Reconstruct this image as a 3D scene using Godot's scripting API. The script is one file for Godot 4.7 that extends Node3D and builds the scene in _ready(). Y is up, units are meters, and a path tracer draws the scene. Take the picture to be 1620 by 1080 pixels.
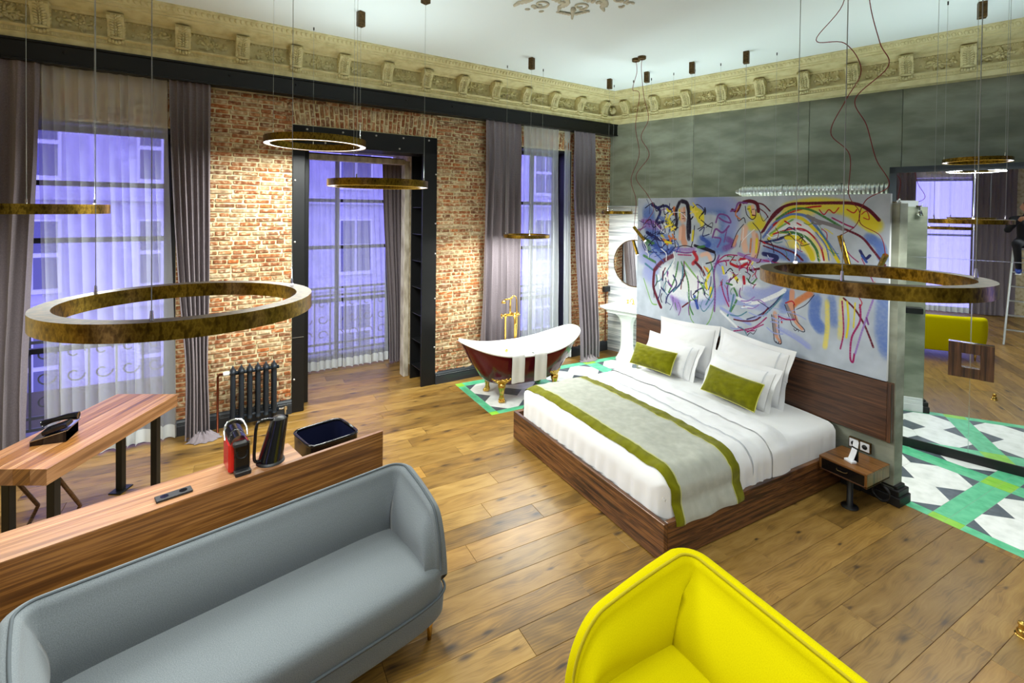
extends Node3D
# A loft bedroom: brick window wall, oblique concrete wall with a mirrored wardrobe, bed against a painted partition, clawfoot tub, ring lamps.
# Axes: x runs along the floorboards and the bed, -z runs towards the brick wall, y is up, metres.

const WA := -0.0753339535          # turn of the brick wall against the boards
const OA := -0.311058376           # turn of the concrete wall
const DW := -6.0                   # brick wall plane  nW . p
const DO := 7.123                  # concrete wall plane  nO . p
const CEIL := 4.22
var tW := Vector3(cos(WA), 0, sin(WA))
var nW := Vector3(-sin(WA), 0, cos(WA))
var tO := Vector3(-sin(OA), 0, cos(OA))
var nO := Vector3(cos(OA), 0, sin(OA))
var bW := Basis(Vector3(cos(WA), 0, sin(WA)), Vector3.UP, Vector3(-sin(WA), 0, cos(WA)))
var bO := Basis(Vector3(-sin(OA), 0, cos(OA)), Vector3.UP, Vector3(-cos(OA), 0, -sin(OA)))
var names := {}
var M := {}
var rng := RandomNumberGenerator.new()
var UPLIGHT := 0.85                 # strength of the diode on top of each ring
var LAMP := 42.0                   # radiance of the ring lamps' light

func setup_view():
	var cam := Camera3D.new()
	cam.name = "camera"
	var a := 0.504351102
	var p := 0.0148160214
	var r := 0.0118807688
	var f0 := Vector3(sin(a), 0, -cos(a))
	var r0 := Vector3(cos(a), 0, sin(a))
	var f2 := f0 * cos(p) - Vector3.UP * sin(p)
	var u2 := Vector3.UP * cos(p) + f0 * sin(p)
	var r3 := r0 * cos(r) + u2 * sin(r)
	var u3 := u2 * cos(r) - r0 * sin(r)
	cam.transform = Transform3D(Basis(r3, u3, -f2), Vector3(0, 2.35, 0))
	cam.projection = Camera3D.PROJECTION_FRUSTUM
	cam.near = 0.05
	cam.far = 200.0
	cam.size = 0.05 * 1080.0 / 772.993
	cam.frustum_offset = Vector2(0, 0.05 * (342.541 - 540.0) / 772.993)
	add_child(cam)
	cam.current = true
	var we := WorldEnvironment.new()
	we.name = "environment"
	var e := Environment.new()
	e.background_mode = Environment.BG_COLOR
	e.background_color = Color(0.56, 0.54, 0.94)       # the blue hour outside
	e.background_energy_multiplier = 4.0
	e.tonemap_mode = Environment.TONE_MAPPER_LINEAR
	e.tonemap_exposure = 1.0
	e.sdfgi_enabled = true
	e.ssao_enabled = true
	e.ssil_enabled = true
	we.environment = e
	add_child(we)

# ---------------------------------------------------------------- helpers
func pW(s: float, y: float, d: float) -> Vector3:
	return tW * s + nW * (DW + d) + Vector3.UP * y
func pO(t: float, y: float, d: float) -> Vector3:
	return tO * t + nO * (DO - d) + Vector3.UP * y

func numbered(n: String) -> String:
	if not names.has(n):
		names[n] = 0
		return n
	names[n] += 1
	return "%s_%03d" % [n, names[n]]

func tag(o, label := "", category := "", group := "", kind := ""):
	if label: o.set_meta("label", label)
	if category: o.set_meta("category", category)
	if group: o.set_meta("group", group)
	if kind: o.set_meta("kind", kind)
	return o

func thing(called: String, label: String, category: String, at := Vector3.ZERO, basis := Basis(), group := "") -> Node3D:
	var o := Node3D.new()
	o.name = numbered(called)
	add_child(o)
	o.transform = Transform3D(basis, at)
	tag(o, label, category, group)
	return o

func struct(called: String, label := "", at := Vector3.ZERO, basis := Basis()) -> Node3D:
	var o := Node3D.new()
	o.name = numbered(called)
	add_child(o)
	o.transform = Transform3D(basis, at)
	tag(o, label, "", "", "structure")
	return o

func turn(deg: float) -> Basis:
	return Basis(Vector3.UP, deg_to_rad(deg))

func nst(smooth := false) -> SurfaceTool:
	var st := SurfaceTool.new()
	st.begin(Mesh.PRIMITIVE_TRIANGLES)
	st.set_smooth_group(0 if smooth else 4294967295)
	return st

func fin(st: SurfaceTool) -> ArrayMesh:
	st.generate_normals()
	st.index()
	return st.commit()

func part(parent: Node, called: String, st, m: Material, label := "") -> MeshInstance3D:
	var o := MeshInstance3D.new()
	o.name = called
	o.mesh = fin(st) if st is SurfaceTool else st
	o.material_override = m
	parent.add_child(o, true)
	if label: o.set_meta("label", label)
	return o

func whole(called: String, st, m: Material, label: String, category: String, at := Vector3.ZERO, basis := Basis(), group := "") -> MeshInstance3D:
	var o := MeshInstance3D.new()
	o.name = numbered(called)
	o.mesh = fin(st) if st is SurfaceTool else st
	o.material_override = m
	add_child(o)
	o.transform = Transform3D(basis, at)
	tag(o, label, category, group)
	return o

func tri(st: SurfaceTool, a: Vector3, b: Vector3, c: Vector3, out: Vector3, ua: Vector2, ub: Vector2, uc: Vector2):
	if (c - a).cross(b - a).dot(out) < 0.0:
		var t = b
		b = c
		c = t
		var tu = ub
		ub = uc
		uc = tu
	st.set_uv(ua)
	st.add_vertex(a)
	st.set_uv(ub)
	st.add_vertex(b)
	st.set_uv(uc)
	st.add_vertex(c)

func fuv(p: Vector3, g: int, off: Vector2) -> Vector2:
	if g == 0: return Vector2(p.x, p.y + p.z) + off
	if g == 1: return Vector2(p.y, p.x + p.z) + off
	return Vector2(p.z, p.x + p.y) + off

# chamfered box; g is the axis the grain runs along
func box(st: SurfaceTool, c: Vector3, size: Vector3, b := 0.0, g := 0, basis := Basis(), off := Vector2.ZERO, jit := 0.0):
	var h := size * 0.5
	b = minf(b, minf(h.x, minf(h.y, h.z)) * 0.9)
	var cj := []
	for i in 8:
		cj.append(Vector3(rng.randf_range(-jit, jit), rng.randf_range(-jit, jit), rng.randf_range(-jit, jit)) if jit > 0.0 else Vector3.ZERO)
	var vert = func(ax: int, sx: int, sy: int, sz: int) -> Vector3:
		var q := Vector3(h.x - b, h.y - b, h.z - b)
		q[ax] = h[ax]
		return Vector3(q.x * sx, q.y * sy, q.z * sz) + cj[(1 if sx > 0 else 0) + (2 if sy > 0 else 0) + (4 if sz > 0 else 0)]
	var emit = func(pts: Array, out: Vector3):
		for k in range(1, pts.size() - 1):
			tri(st, c + basis * pts[0], c + basis * pts[k], c + basis * pts[k + 1], basis * out, fuv(pts[0], g, off), fuv(pts[k], g, off), fuv(pts[k + 1], g, off))
	for ax in 3:
		for s in [-1, 1]:
			var o := Vector3.ZERO
			o[ax] = s
			var l := []
			for k in [[-1, -1], [1, -1], [1, 1], [-1, 1]]:
				var sg := [0, 0, 0]
				sg[ax] = s
				sg[(ax + 1) % 3] = k[0]
				sg[(ax + 2) % 3] = k[1]
				l.append(vert.call(ax, sg[0], sg[1], sg[2]))
			emit.call(l, o)
	if b <= 0.0:
		return
	for ax in 3:                       # edges along axis ax
		var j := (ax + 1) % 3
		var k := (ax + 2) % 3
		for sj in [-1, 1]:
			for sk in [-1, 1]:
				var l := []
				for e in [[j, -1], [j, 1], [k, 1], [k, -1]]:
					var sg := [0, 0, 0]
					sg[ax] = e[1]
					sg[j] = sj
					sg[k] = sk
					l.append(vert.call(e[0], sg[0], sg[1], sg[2]))
				var o := Vector3.ZERO
				o[j] = sj
				o[k] = sk
				emit.call(l, o)
	for sx in [-1, 1]:
		for sy in [-1, 1]:
			for sz in [-1, 1]:
				emit.call([vert.call(0, sx, sy, sz), vert.call(1, sx, sy, sz), vert.call(2, sx, sy, sz)], Vector3(sx, sy, sz))

func bx(c: Vector3, size: Vector3, b := 0.0, g := 0, basis := Basis(), off := Vector2.ZERO) -> SurfaceTool:
	var st := nst()
	box(st, c, size, b, g, basis, off)
	return st

# surface from f(u, v), u and v in 0..1
func grid(st: SurfaceTool, nu: int, nv: int, f: Callable, su := 1.0, sv := 1.0):
	var P := []
	for j in nv + 1:
		var row := PackedVector3Array()
		for i in nu + 1:
			row.append(f.call(float(i) / nu, float(j) / nv))
		P.append(row)
	for j in nv:
		for i in nu:
			var a: Vector3 = P[j][i]
			var b: Vector3 = P[j][i + 1]
			var c: Vector3 = P[j + 1][i + 1]
			var d: Vector3 = P[j + 1][i]
			var u0 := su * i / nu
			var u1 := su * (i + 1) / nu
			var v0 := sv * j / nv
			var v1 := sv * (j + 1) / nv
			if a.distance_squared_to(b) > 1e-14:
				st.set_uv(Vector2(u0, v0))
				st.add_vertex(a)
				st.set_uv(Vector2(u1, v0))
				st.add_vertex(b)
				st.set_uv(Vector2(u1, v1))
				st.add_vertex(c)
			if c.distance_squared_to(d) > 1e-14:
				st.set_uv(Vector2(u0, v0))
				st.add_vertex(a)
				st.set_uv(Vector2(u1, v1))
				st.add_vertex(c)
				st.set_uv(Vector2(u0, v1))
				st.add_vertex(d)

# turned shape: profile of (radius, height); basis and centre place it
func lathe(st: SurfaceTool, prof: Array, seg := 20, c := Vector3.ZERO, basis := Basis()):
	var n := prof.size() - 1
	grid(st, seg, n, func(u, v):
		var q: Vector2 = prof[roundi(v * n)]
		return c + basis * Vector3(q.x * cos(u * TAU), q.y, q.x * sin(u * TAU)))

func tube(st: SurfaceTool, pts: Array, r, seg := 8, caps := true):
	var n := pts.size()
	var rings := []
	var ref := Vector3.UP
	for i in n:
		var d: Vector3 = (pts[mini(i + 1, n - 1)] - pts[maxi(i - 1, 0)]).normalized()
		if absf(d.dot(ref)) > 0.95: ref = Vector3.RIGHT if absf(d.x) < 0.9 else Vector3.BACK
		var x := ref.cross(d).normalized()
		var y := d.cross(x)
		ref = y if absf(y.dot(d)) < 0.5 else ref
		var rr: float = r[i] if r is Array else r
		var ring := PackedVector3Array()
		for k in seg + 1:
			ring.append(pts[i] + (x * cos(TAU * k / seg) + y * sin(TAU * k / seg)) * rr)
		rings.append(ring)
	grid(st, seg, n - 1, func(u, v): return rings[roundi(v * (n - 1))][roundi(u * seg)], 1.0, 1.0)
	if caps:
		for e in [0, n - 1]:
			for k in seg:
				tri(st, pts[e], rings[e][k], rings[e][k + 1], (pts[e] - pts[1 if e == 0 else n - 2]), Vector2.ZERO, Vector2.ZERO, Vector2.ZERO)

func curve(ctrl: Array, steps := 6) -> Array:       # Catmull-Rom through the points
	var out := []
	for i in ctrl.size() - 1:
		var a = ctrl[maxi(i - 1, 0)]
		var b = ctrl[i]
		var c = ctrl[i + 1]
		var d = ctrl[mini(i + 2, ctrl.size() - 1)]
		for k in steps:
			out.append(b.cubic_interpolate(c, a, d, float(k) / steps))
	out.append(ctrl[-1])
	return out

# upright prism on a plan polygon (x, z), with a chamfered upper rim
func prism(st: SurfaceTool, poly: PackedVector2Array, y0: float, y1: float, b := 0.0, uvo := Vector2.ZERO, uvr := false, bottom := false):
	var top := poly
	if b > 0.0:
		var ins := Geometry2D.offset_polygon(poly, -b)
		if ins.size() == 1 and ins[0].size() == poly.size():
			# match starting vertices
			var best := 0
			for k in ins[0].size():
				if ins[0][k].distance_squared_to(poly[0]) < ins[0][best].distance_squared_to(poly[0]): best = k
			top = PackedVector2Array()
			for k in poly.size(): top.append(ins[0][(best + k) % poly.size()])
			if top[1].distance_squared_to(poly[1]) > top[poly.size() - 1].distance_squared_to(poly[1]) + 1e-9:
				var t2 := PackedVector2Array()
				for k in poly.size(): t2.append(top[(poly.size() - k) % poly.size()])
				top = t2
		else:
			b = 0.0
	var uv = func(p: Vector2) -> Vector2: return (Vector2(p.y, p.x) if uvr else p) + uvo
	var ids := Geometry2D.triangulate_polygon(top)
	for k in range(0, ids.size(), 3):
		var a := top[ids[k]]
		var c := top[ids[k + 1]]
		var d := top[ids[k + 2]]
		tri(st, Vector3(a.x, y1, a.y), Vector3(c.x, y1, c.y), Vector3(d.x, y1, d.y), Vector3.UP, uv.call(a), uv.call(c), uv.call(d))
		if bottom:
			tri(st, Vector3(a.x, y0, a.y), Vector3(c.x, y0, c.y), Vector3(d.x, y0, d.y), Vector3.DOWN, uv.call(a), uv.call(c), uv.call(d))
	var ctr := Vector2.ZERO
	for q in poly: ctr += q / poly.size()
	for k in poly.size():
		var a := poly[k]
		var c := poly[(k + 1) % poly.size()]
		var ta := top[k]
		var tc := top[(k + 1) % poly.size()]
		var ym := y1 - b
		var e := (c - a)
		var o := Vector3(e.y, 0, -e.x)
		if Vector2(o.x, o.z).dot((a + c) * 0.5 - ctr) < 0: o = -o
		for q in [[a, c, y0, ym, c, a], [a, c, ym, y1, tc, ta]]:
			if q[3] - q[2] < 1e-6: continue
			var A := Vector3(q[0].x, q[2], q[0].y)
			var B := Vector3(q[1].x, q[2], q[1].y)
			var C := Vector3(q[4].x, q[3], q[4].y)
			var D := Vector3(q[5].x, q[3], q[5].y)
			tri(st, A, B, C, o + Vector3.UP * 0.01, uv.call(q[0]), uv.call(q[1]), uv.call(q[4]))
			tri(st, A, C, D, o + Vector3.UP * 0.01, uv.call(q[0]), uv.call(q[4]), uv.call(q[5]))

# a profile in (depth, height) swept straight along local x from x0 to x1 (ends mitred by m0, m1 = slope of x over depth)
func sweep_x(st: SurfaceTool, prof: Array, x0: float, x1: float, m0 := 0.0, m1 := 0.0, caps := true):
	var n := prof.size() - 1
	var acc := 0.0
	for k in n:
		var a: Vector2 = prof[k]
		var b: Vector2 = prof[k + 1]
		var l := a.distance_to(b)
		var A := Vector3(x0 + m0 * a.x, a.y, a.x)
		var B := Vector3(x1 + m1 * a.x, a.y, a.x)
		var C := Vector3(x1 + m1 * b.x, b.y, b.x)
		var D := Vector3(x0 + m0 * b.x, b.y, b.x)
		var e := b - a
		var o := Vector3(0, -e.x, e.y)
		tri(st, A, B, C, o, Vector2(A.x, acc), Vector2(B.x, acc), Vector2(C.x, acc + l))
		tri(st, A, C, D, o, Vector2(A.x, acc), Vector2(C.x, acc + l), Vector2(D.x, acc + l))
		acc += l
	if caps:
		var poly := PackedVector2Array(prof)
		var ids := Geometry2D.triangulate_polygon(poly)
		for k in range(0, ids.size(), 3):
			for e in [[x0, m0, -1.0], [x1, m1, 1.0]]:
				var q := []
				for z in 3:
					var p2: Vector2 = poly[ids[k + z]]
					q.append(Vector3(e[0] + e[1] * p2.x, p2.y, p2.x))
				tri(st, q[0], q[1], q[2], Vector3(e[2], 0, 0), Vector2(q[0].z, q[0].y), Vector2(q[1].z, q[1].y), Vector2(q[2].z, q[2].y))

func blob(st: SurfaceTool, c: Vector3, r: Vector3, nu := 8, nv := 5, basis := Basis()):
	grid(st, nu, nv, func(u, v): return c + basis * Vector3(r.x * sin(v * PI) * cos(u * TAU), r.y * cos(v * PI), r.z * sin(v * PI) * sin(u * TAU)))

# ---------------------------------------------------------------- materials
func ntex(sd: int, freq: float, ramp: Array, w := 512, h := 512, oct := 4, warp := 0.0, normal := false, kind := FastNoiseLite.TYPE_SIMPLEX_SMOOTH) -> NoiseTexture2D:
	var n := FastNoiseLite.new()
	n.seed = sd
	n.noise_type = kind
	n.frequency = freq
	n.fractal_octaves = oct
	if warp > 0.0:
		n.domain_warp_enabled = true
		n.domain_warp_amplitude = warp
		n.domain_warp_frequency = freq * 0.6
	var t := NoiseTexture2D.new()
	t.width = w
	t.height = h
	t.seamless = true
	t.noise = n
	if normal:
		t.as_normal_map = true
		t.bump_strength = 4.0
	elif ramp.size():
		var g := Gradient.new()
		var off := PackedFloat32Array()
		var col := PackedColorArray()
		for e in ramp:
			off.append(e[0])
			col.append(e[1])
		g.offsets = off
		g.colors = col
		t.color_ramp = g
	return t

func mat(c: Color, rough := 0.6, metal := 0.0, spec := 0.5) -> StandardMaterial3D:
	var m := StandardMaterial3D.new()
	m.albedo_color = c
	m.roughness = rough
	m.metallic = metal
	m.metallic_specular = spec
	return m

func textured(m: StandardMaterial3D, t: Texture2D, scale: Vector3, tri_ := true, world := true) -> StandardMaterial3D:
	m.albedo_texture = t
	m.uv1_scale = scale
	m.uv1_triplanar = tri_
	m.uv1_world_triplanar = tri_ and world
	return m

func bump(m: StandardMaterial3D, t: Texture2D, cm: float) -> StandardMaterial3D:
	m.heightmap_enabled = true
	m.heightmap_texture = t
	m.heightmap_scale = cm
	return m

func C(r: float, g: float, b: float) -> Color:
	return Color(r / 255.0, g / 255.0, b / 255.0)

# one picture of eleven oak boards side by side, with grain, streaks and knots
func oak_picture() -> ImageTexture:
	var w := 1024
	var h := 1056
	var n1 := FastNoiseLite.new()
	n1.seed = 11
	n1.frequency = 0.02
	n1.fractal_octaves = 3
	var n2 := FastNoiseLite.new()
	n2.seed = 12
	n2.frequency = 0.06
	n2.fractal_octaves = 2
	var data := PackedByteArray()
	data.resize(w * h * 3)
	var r := RandomNumberGenerator.new()
	r.seed = 77
	var row := 96
	for s in 11:
		var knots := []
		for k in r.randi_range(2, 4):
			knots.append([r.randf_range(20, w - 20), r.randf_range(10, row - 10), r.randf_range(3.0, 9.0), r.randf_range(0.5, 1.0)])
		var tone := r.randf_range(-0.10, 0.10)
		var cath := r.randf_range(-20.0, row + 20.0)
		for y in row:
			for x in w:
				var px := float(x)
				var py := float(y) + s * 300.0
				var dx := 0.0
				var kn := 0.0
				for k in knots:
					var ex: float = (px - k[0]) / (k[2] * 2.6)
					var ey: float = (y - k[1]) / k[2]
					var q := ex * ex + ey * ey
					if q < 40.0:
						var g := exp(-q * 0.12)
						dx += g * 9.0 * signf(ey) * k[3]
						kn += exp(-q * 1.1) * k[3] + g * 0.16
				var wob := n1.get_noise_2d(px * 0.22, py * 0.6) * 14.0
				var yy := py + dx + wob
				var arch := absf(y - cath) * 0.2 + (px / w) * 3.0
				var rings := sin((yy * 0.42 + arch * 1.5))
				var fine := n2.get_noise_2d(px * 0.10, yy * 4.0)
				var broad := n1.get_noise_2d(px * 0.30 + 900.0, yy * 1.1)
				var v := 0.58 + tone + 0.05 * rings + 0.13 * fine + 0.21 * broad - kn * 0.6
				v = clampf(v, 0.0, 1.0)
				var o := ((s * row + y) * w + x) * 3
				# dark brown -> honey -> pale straw
				var a: float = clampf(v * 1.7, 0.0, 1.0)
				var b2: float = clampf((v - 0.55) * 2.0, 0.0, 1.0)
				data[o] = int(lerpf(lerpf(52, 144, a), 182, b2))
				data[o + 1] = int(lerpf(lerpf(38, 110, a), 150, b2))
				data[o + 2] = int(lerpf(lerpf(24, 52, a), 90, b2))
	return ImageTexture.create_from_image(Image.create_from_data(w, h, false, Image.FORMAT_RGB8, data))

func wood(sd: int, ramp: Array, su: float, sv: float, rough := 0.45, coat := 0.0) -> StandardMaterial3D:
	var m := mat(Color.WHITE, rough)
	m.albedo_texture = ntex(sd, 0.012, ramp, 512, 512, 5, 6.0)
	m.uv1_scale = Vector3(su, sv, 1)
	if coat > 0.0:
		m.clearcoat_enabled = true
		m.clearcoat = coat
		m.clearcoat_roughness = 0.25
	return m

func setup_materials():
	var fine := ntex(5, 0.2, [], 256, 256, 3)
	var oak := oak_picture()
	M.oak = []
	for c in [Color(1, 1, 1), Color(0.90, 0.89, 0.86), Color(1.0, 0.96, 0.88), Color(0.84, 0.82, 0.78), Color(0.96, 0.94, 0.90)]:
		var m := mat(c, 0.36, 0.0, 0.5)
		m.albedo_texture = oak
		m.uv1_scale = Vector3(0.46, 1.0, 1)
		M.oak.append(m)
	M.gap = mat(C(58, 42, 28), 0.9)
	M.walnut = wood(21, [[0.0, C(40, 24, 16)], [0.36, C(66, 40, 25)], [0.5, C(92, 58, 36)], [0.6, C(70, 43, 27)], [1.0, C(126, 84, 54)]], 0.16, 4.2, 0.42, 0.15)
	M.walnut_bed = wood(25, [[0.0, C(30, 18, 11)], [0.36, C(58, 34, 20)], [0.47, C(116, 74, 40)], [0.54, C(66, 39, 23)], [0.7, C(128, 84, 46)], [1.0, C(76, 46, 28)]], 0.14, 3.0, 0.36, 0.2)
	M.walnut_mid = wood(22, [[0.0, C(68, 40, 16)], [0.4, C(106, 66, 27)], [0.55, C(140, 94, 44)], [0.7, C(98, 60, 25)], [1.0, C(172, 122, 66)]], 0.13, 4.0, 0.4, 0.15)
	M.walnut_top = wood(23, [[0.0, C(100, 66, 40)], [0.4, C(132, 90, 57)], [0.55, C(154, 112, 76)], [0.7, C(137, 95, 61)], [1.0, C(180, 140, 100)]], 0.13, 3.6, 0.4, 0.1)
	M.white_wood = textured(mat(Color.WHITE, 0.8), ntex(31, 0.02, [[0.0, C(138, 128, 112)], [0.5, C(186, 178, 162)], [1.0, C(214, 208, 196)]], 256, 256, 5), Vector3(2, 0.6, 2))
	# bricks: clay colours with mortar smeared over them
	M.brick = []
	var clays := [C(158, 98, 62), C(140, 84, 54), C(176, 122, 82), C(130, 88, 62), C(184, 146, 108), C(150, 108, 74), C(172, 98, 54), C(172, 142, 110)]
	for k in clays.size():
		var c: Color = clays[k]
		var sm := C(222, 212, 180)
		var m := mat(Color.WHITE, 0.92, 0.0, 0.2)
		textured(m, ntex(40 + k, 0.03, [[0.0, c.darkened(0.25)], [0.40, c], [0.54, c.lerp(sm, 0.25)], [0.66, c.lerp(sm, 0.55)], [0.8, c.lerp(sm, 0.85)], [1.0, sm]], 256, 256, 5), Vector3(1.9, 1.9, 1.9))
		M.brick.append(m)
	M.mortar = textured(mat(Color.WHITE, 0.95, 0.0, 0.2), ntex(49, 0.03, [[0.0, C(176, 160, 116)], [0.5, C(224, 212, 172)], [1.0, C(238, 230, 198)]], 256, 256, 5), Vector3(1.2, 1.2, 1.2))
	M.steel = mat(C(26, 27, 29), 0.42, 0.4)
	M.black = mat(C(20, 20, 22), 0.5)
	M.gloss_black = mat(C(12, 12, 15), 0.12)
	M.skirting = mat(C(42, 47, 54), 0.4)
	M.iron = mat(C(34, 42, 52), 0.45, 0.3)
	M.bolt = mat(C(190, 190, 190), 0.35, 0.8)
	M.chrome = mat(C(225, 225, 225), 0.12, 1.0)
	M.plaster = mat(C(232, 240, 242), 0.9, 0.0, 0.2)
	M.stucco = (textured(mat(Color.WHITE, 0.85, 0.0, 0.25), ntex(51, 0.02, [[0.0, C(196, 184, 136)], [0.45, C(216, 206, 158)], [1.0, C(228, 220, 176)]], 256, 256, 5), Vector3(1.5, 1.5, 1.5)))
	M.rosette = mat(C(206, 200, 180), 0.9)
	M.concrete = []
	for k in 4:
		var d: float = [0.0, 0.06, 0.10, 0.02][k]
		M.concrete.append(textured(mat(Color.WHITE, 0.62, 0.0, 0.4), ntex(61 + k, 0.008, [[0.0, C(116, 120, 108).darkened(d)], [0.4, C(132, 137, 122).darkened(d)], [0.6, C(148, 153, 138).darkened(d)], [1.0, C(168, 172, 157).darkened(d)]], 512, 512, 6, 3.0), Vector3(0.35, 0.9, 0.35)))
	M.marble = textured(mat(Color.WHITE, 0.2, 0.0, 0.5), ntex(71, 0.010, [[0.0, C(120, 126, 134)], [0.32, C(170, 176, 184)], [0.45, C(226, 228, 230)], [0.6, C(242, 243, 243)], [0.68, C(176, 182, 190)], [0.76, C(236, 238, 238)], [1.0, C(210, 214, 218)]], 512, 512, 5, 8.0), Vector3(0.12, 2.2, 0.12))
	M.felt_grey = (textured(mat(Color.WHITE, 0.95, 0.0, 0.15), ntex(81, 0.16, [[0.0, C(82, 88, 92)], [0.5, C(102, 108, 112)], [1.0, C(124, 130, 134)]], 256, 256, 3), Vector3(5.0, 5.0, 5.0), true, false))
	M.felt_grey.rim_enabled = true
	M.felt_grey.rim = 0.3
	M.felt_grey_pipe = mat(C(74, 81, 86), 0.95)
	M.felt_yellow = (textured(mat(Color.WHITE, 0.95, 0.0, 0.15), ntex(82, 0.16, [[0.0, C(182, 168, 0)], [0.5, C(198, 186, 2)], [1.0, C(210, 198, 8)]], 256, 256, 3), Vector3(5.0, 5.0, 5.0), true, false))
	M.felt_yellow_pipe = mat(C(172, 158, 2), 0.95)
	M.linen = mat(C(228, 229, 231), 0.85, 0.0, 0.2)
	M.linen_stripe = mat(C(176, 182, 190), 0.85)
	M.runner = textured(mat(Color.WHITE, 0.9, 0.0, 0.2), ntex(84, 0.02, [[0.0, C(166, 168, 158)], [0.5, C(174, 176, 166)], [1.0, C(184, 186, 176)]], 256, 256, 5), Vector3(2, 2, 2))
	M.velvet = textured(mat(Color.WHITE, 0.8, 0.0, 0.2), ntex(85, 0.02, [[0.0, C(88, 88, 1)], [0.5, C(106, 106, 2)], [1.0, C(126, 126, 6)]], 256, 256, 4), Vector3(2, 2, 2))
	M.velvet.rim_enabled = true
	M.velvet.rim = 0.3
	M.velvet_edge = mat(C(196, 196, 96), 0.8)
	M.curtain = (textured(mat(Color.WHITE, 0.9, 0.0, 0.2), ntex(86, 0.12, [[0.0, C(120, 111, 117)], [0.5, C(131, 122, 128)], [1.0, C(143, 134, 140)]], 256, 256, 3), Vector3(3.0, 1.5, 3.0)))
	M.curtain.rim_enabled = true
	M.curtain.rim = 0.25
	M.sheer = mat(Color(0.90, 0.92, 0.93, 0.44), 0.9, 0.0, 0.1)
	M.sheer.transparency = BaseMaterial3D.TRANSPARENCY_ALPHA
	M.sheer.backlight_enabled = true
	M.sheer.backlight = Color(0.6, 0.6, 0.62)
	M.hem = mat(Color(0.90, 0.92, 0.93, 0.85), 0.9, 0.0, 0.1)
	M.hem.transparency = BaseMaterial3D.TRANSPARENCY_ALPHA
	M.glass = mat(Color(0.9, 0.92, 0.95, 0.06), 0.02)
	M.glass.transparency = BaseMaterial3D.TRANSPARENCY_ALPHA
	M.brass = textured(mat(Color.WHITE, 0.28, 0.95), ntex(91, 0.03, [[0.0, C(70, 54, 16)], [0.35, C(128, 100, 32)], [0.55, C(176, 142, 50)], [0.75, C(134, 104, 34)], [1.0, C(206, 170, 72)]], 256, 256, 5), Vector3(6.0, 3.0, 6.0))
	M.bronze = textured(mat(Color.WHITE, 0.45, 0.7), ntex(92, 0.03, [[0.0, C(58, 42, 22)], [0.5, C(92, 70, 38)], [1.0, C(122, 94, 50)]], 256, 256, 4), Vector3(4, 4, 4))
	M.gold = mat(C(222, 182, 92), 0.22, 1.0)
	M.led = mat(Color.WHITE, 0.5)
	M.led.emission_enabled = true
	M.led.emission = Color(0.97, 0.97, 1.0)
	M.led.emission_energy_multiplier = 3.0
	M.wire = mat(C(176, 178, 172), 0.4, 0.6)
	M.red_cord = mat(C(128, 14, 28), 0.7)
	M.mirror = mat(C(236, 240, 240), 0.01, 1.0)
	M.mirror_edge = mat(C(226, 234, 234), 0.15, 0.9)
	M.wardrobe = mat(C(58, 66, 74), 0.45)
	M.tub_red = mat(C(84, 8, 22), 0.12)
	M.enamel = mat(C(244, 245, 246), 0.12)
	M.towel = mat(C(228, 230, 228), 0.95)
	M.tile_white = textured(mat(Color.WHITE, 0.35, 0.0, 0.45), ntex(95, 0.02, [[0.0, C(214, 218, 216)], [0.5, C(232, 235, 234)], [1.0, C(242, 244, 244)]], 256, 256, 4), Vector3(1.5, 1.5, 1.5))
	M.tile_grey = textured(mat(Color.WHITE, 0.4, 0.0, 0.45), ntex(96, 0.03, [[0.0, C(68, 78, 88)], [1.0, C(96, 106, 116)]], 256, 256, 4), Vector3(1.5, 1.5, 1.5))
	M.tile_green = textured(mat(Color.WHITE, 0.35, 0.0, 0.45), ntex(97, 0.02, [[0.0, C(74, 174, 128)], [0.5, C(96, 194, 148)], [1.0, C(116, 206, 162)]], 256, 256, 4), Vector3(1.5, 1.5, 1.5))
	M.tile_lime = textured(mat(Color.WHITE, 0.35, 0.0, 0.45), ntex(98, 0.02, [[0.0, C(128, 196, 56)], [1.0, C(156, 214, 84)]], 256, 256, 4), Vector3(1.5, 1.5, 1.5))
	M.grout = mat(C(176, 178, 172), 0.9)
	M.duct = mat(C(206, 210, 210), 0.3, 0.85)
	M.red = mat(C(168, 26, 20), 0.25)
	M.facade = textured(mat(Color.WHITE, 0.9), ntex(99, 0.02, [[0.0, C(170, 170, 190)], [1.0, C(206, 206, 222)]], 256, 256, 4), Vector3(0.4, 0.4, 0.4))
	M.facade_dark = mat(C(96, 98, 130), 0.6)
	M.street = mat(C(120, 120, 130), 0.9)
	M.paper = mat(C(226, 228, 234), 0.6)
	M.white_paint = mat(C(226, 230, 232), 0.5)
	M.canvas_edge = mat(C(214, 218, 222), 0.85)
	M.copper = mat(C(112, 56, 36), 0.4, 0.8)
	M.alu = mat(C(186, 190, 192), 0.35, 0.8)

# ---------------------------------------------------------------- the setting
const LEFT := -3.1
const FRONT := 2.7
func corner() -> Vector2:            # where the brick and the concrete wall meet (x, z)
	var p := tW * 5.884 + nW * DW
	return Vector2(p.x, p.z)

func room_outline() -> PackedVector2Array:
	var c := corner()
	var zl := (DW - nW.x * LEFT) / nW.z
	var xo := (DO - nO.z * FRONT) / nO.x
	return PackedVector2Array([Vector2(LEFT, zl), c, Vector2(xo, FRONT), Vector2(LEFT, FRONT)])

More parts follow.
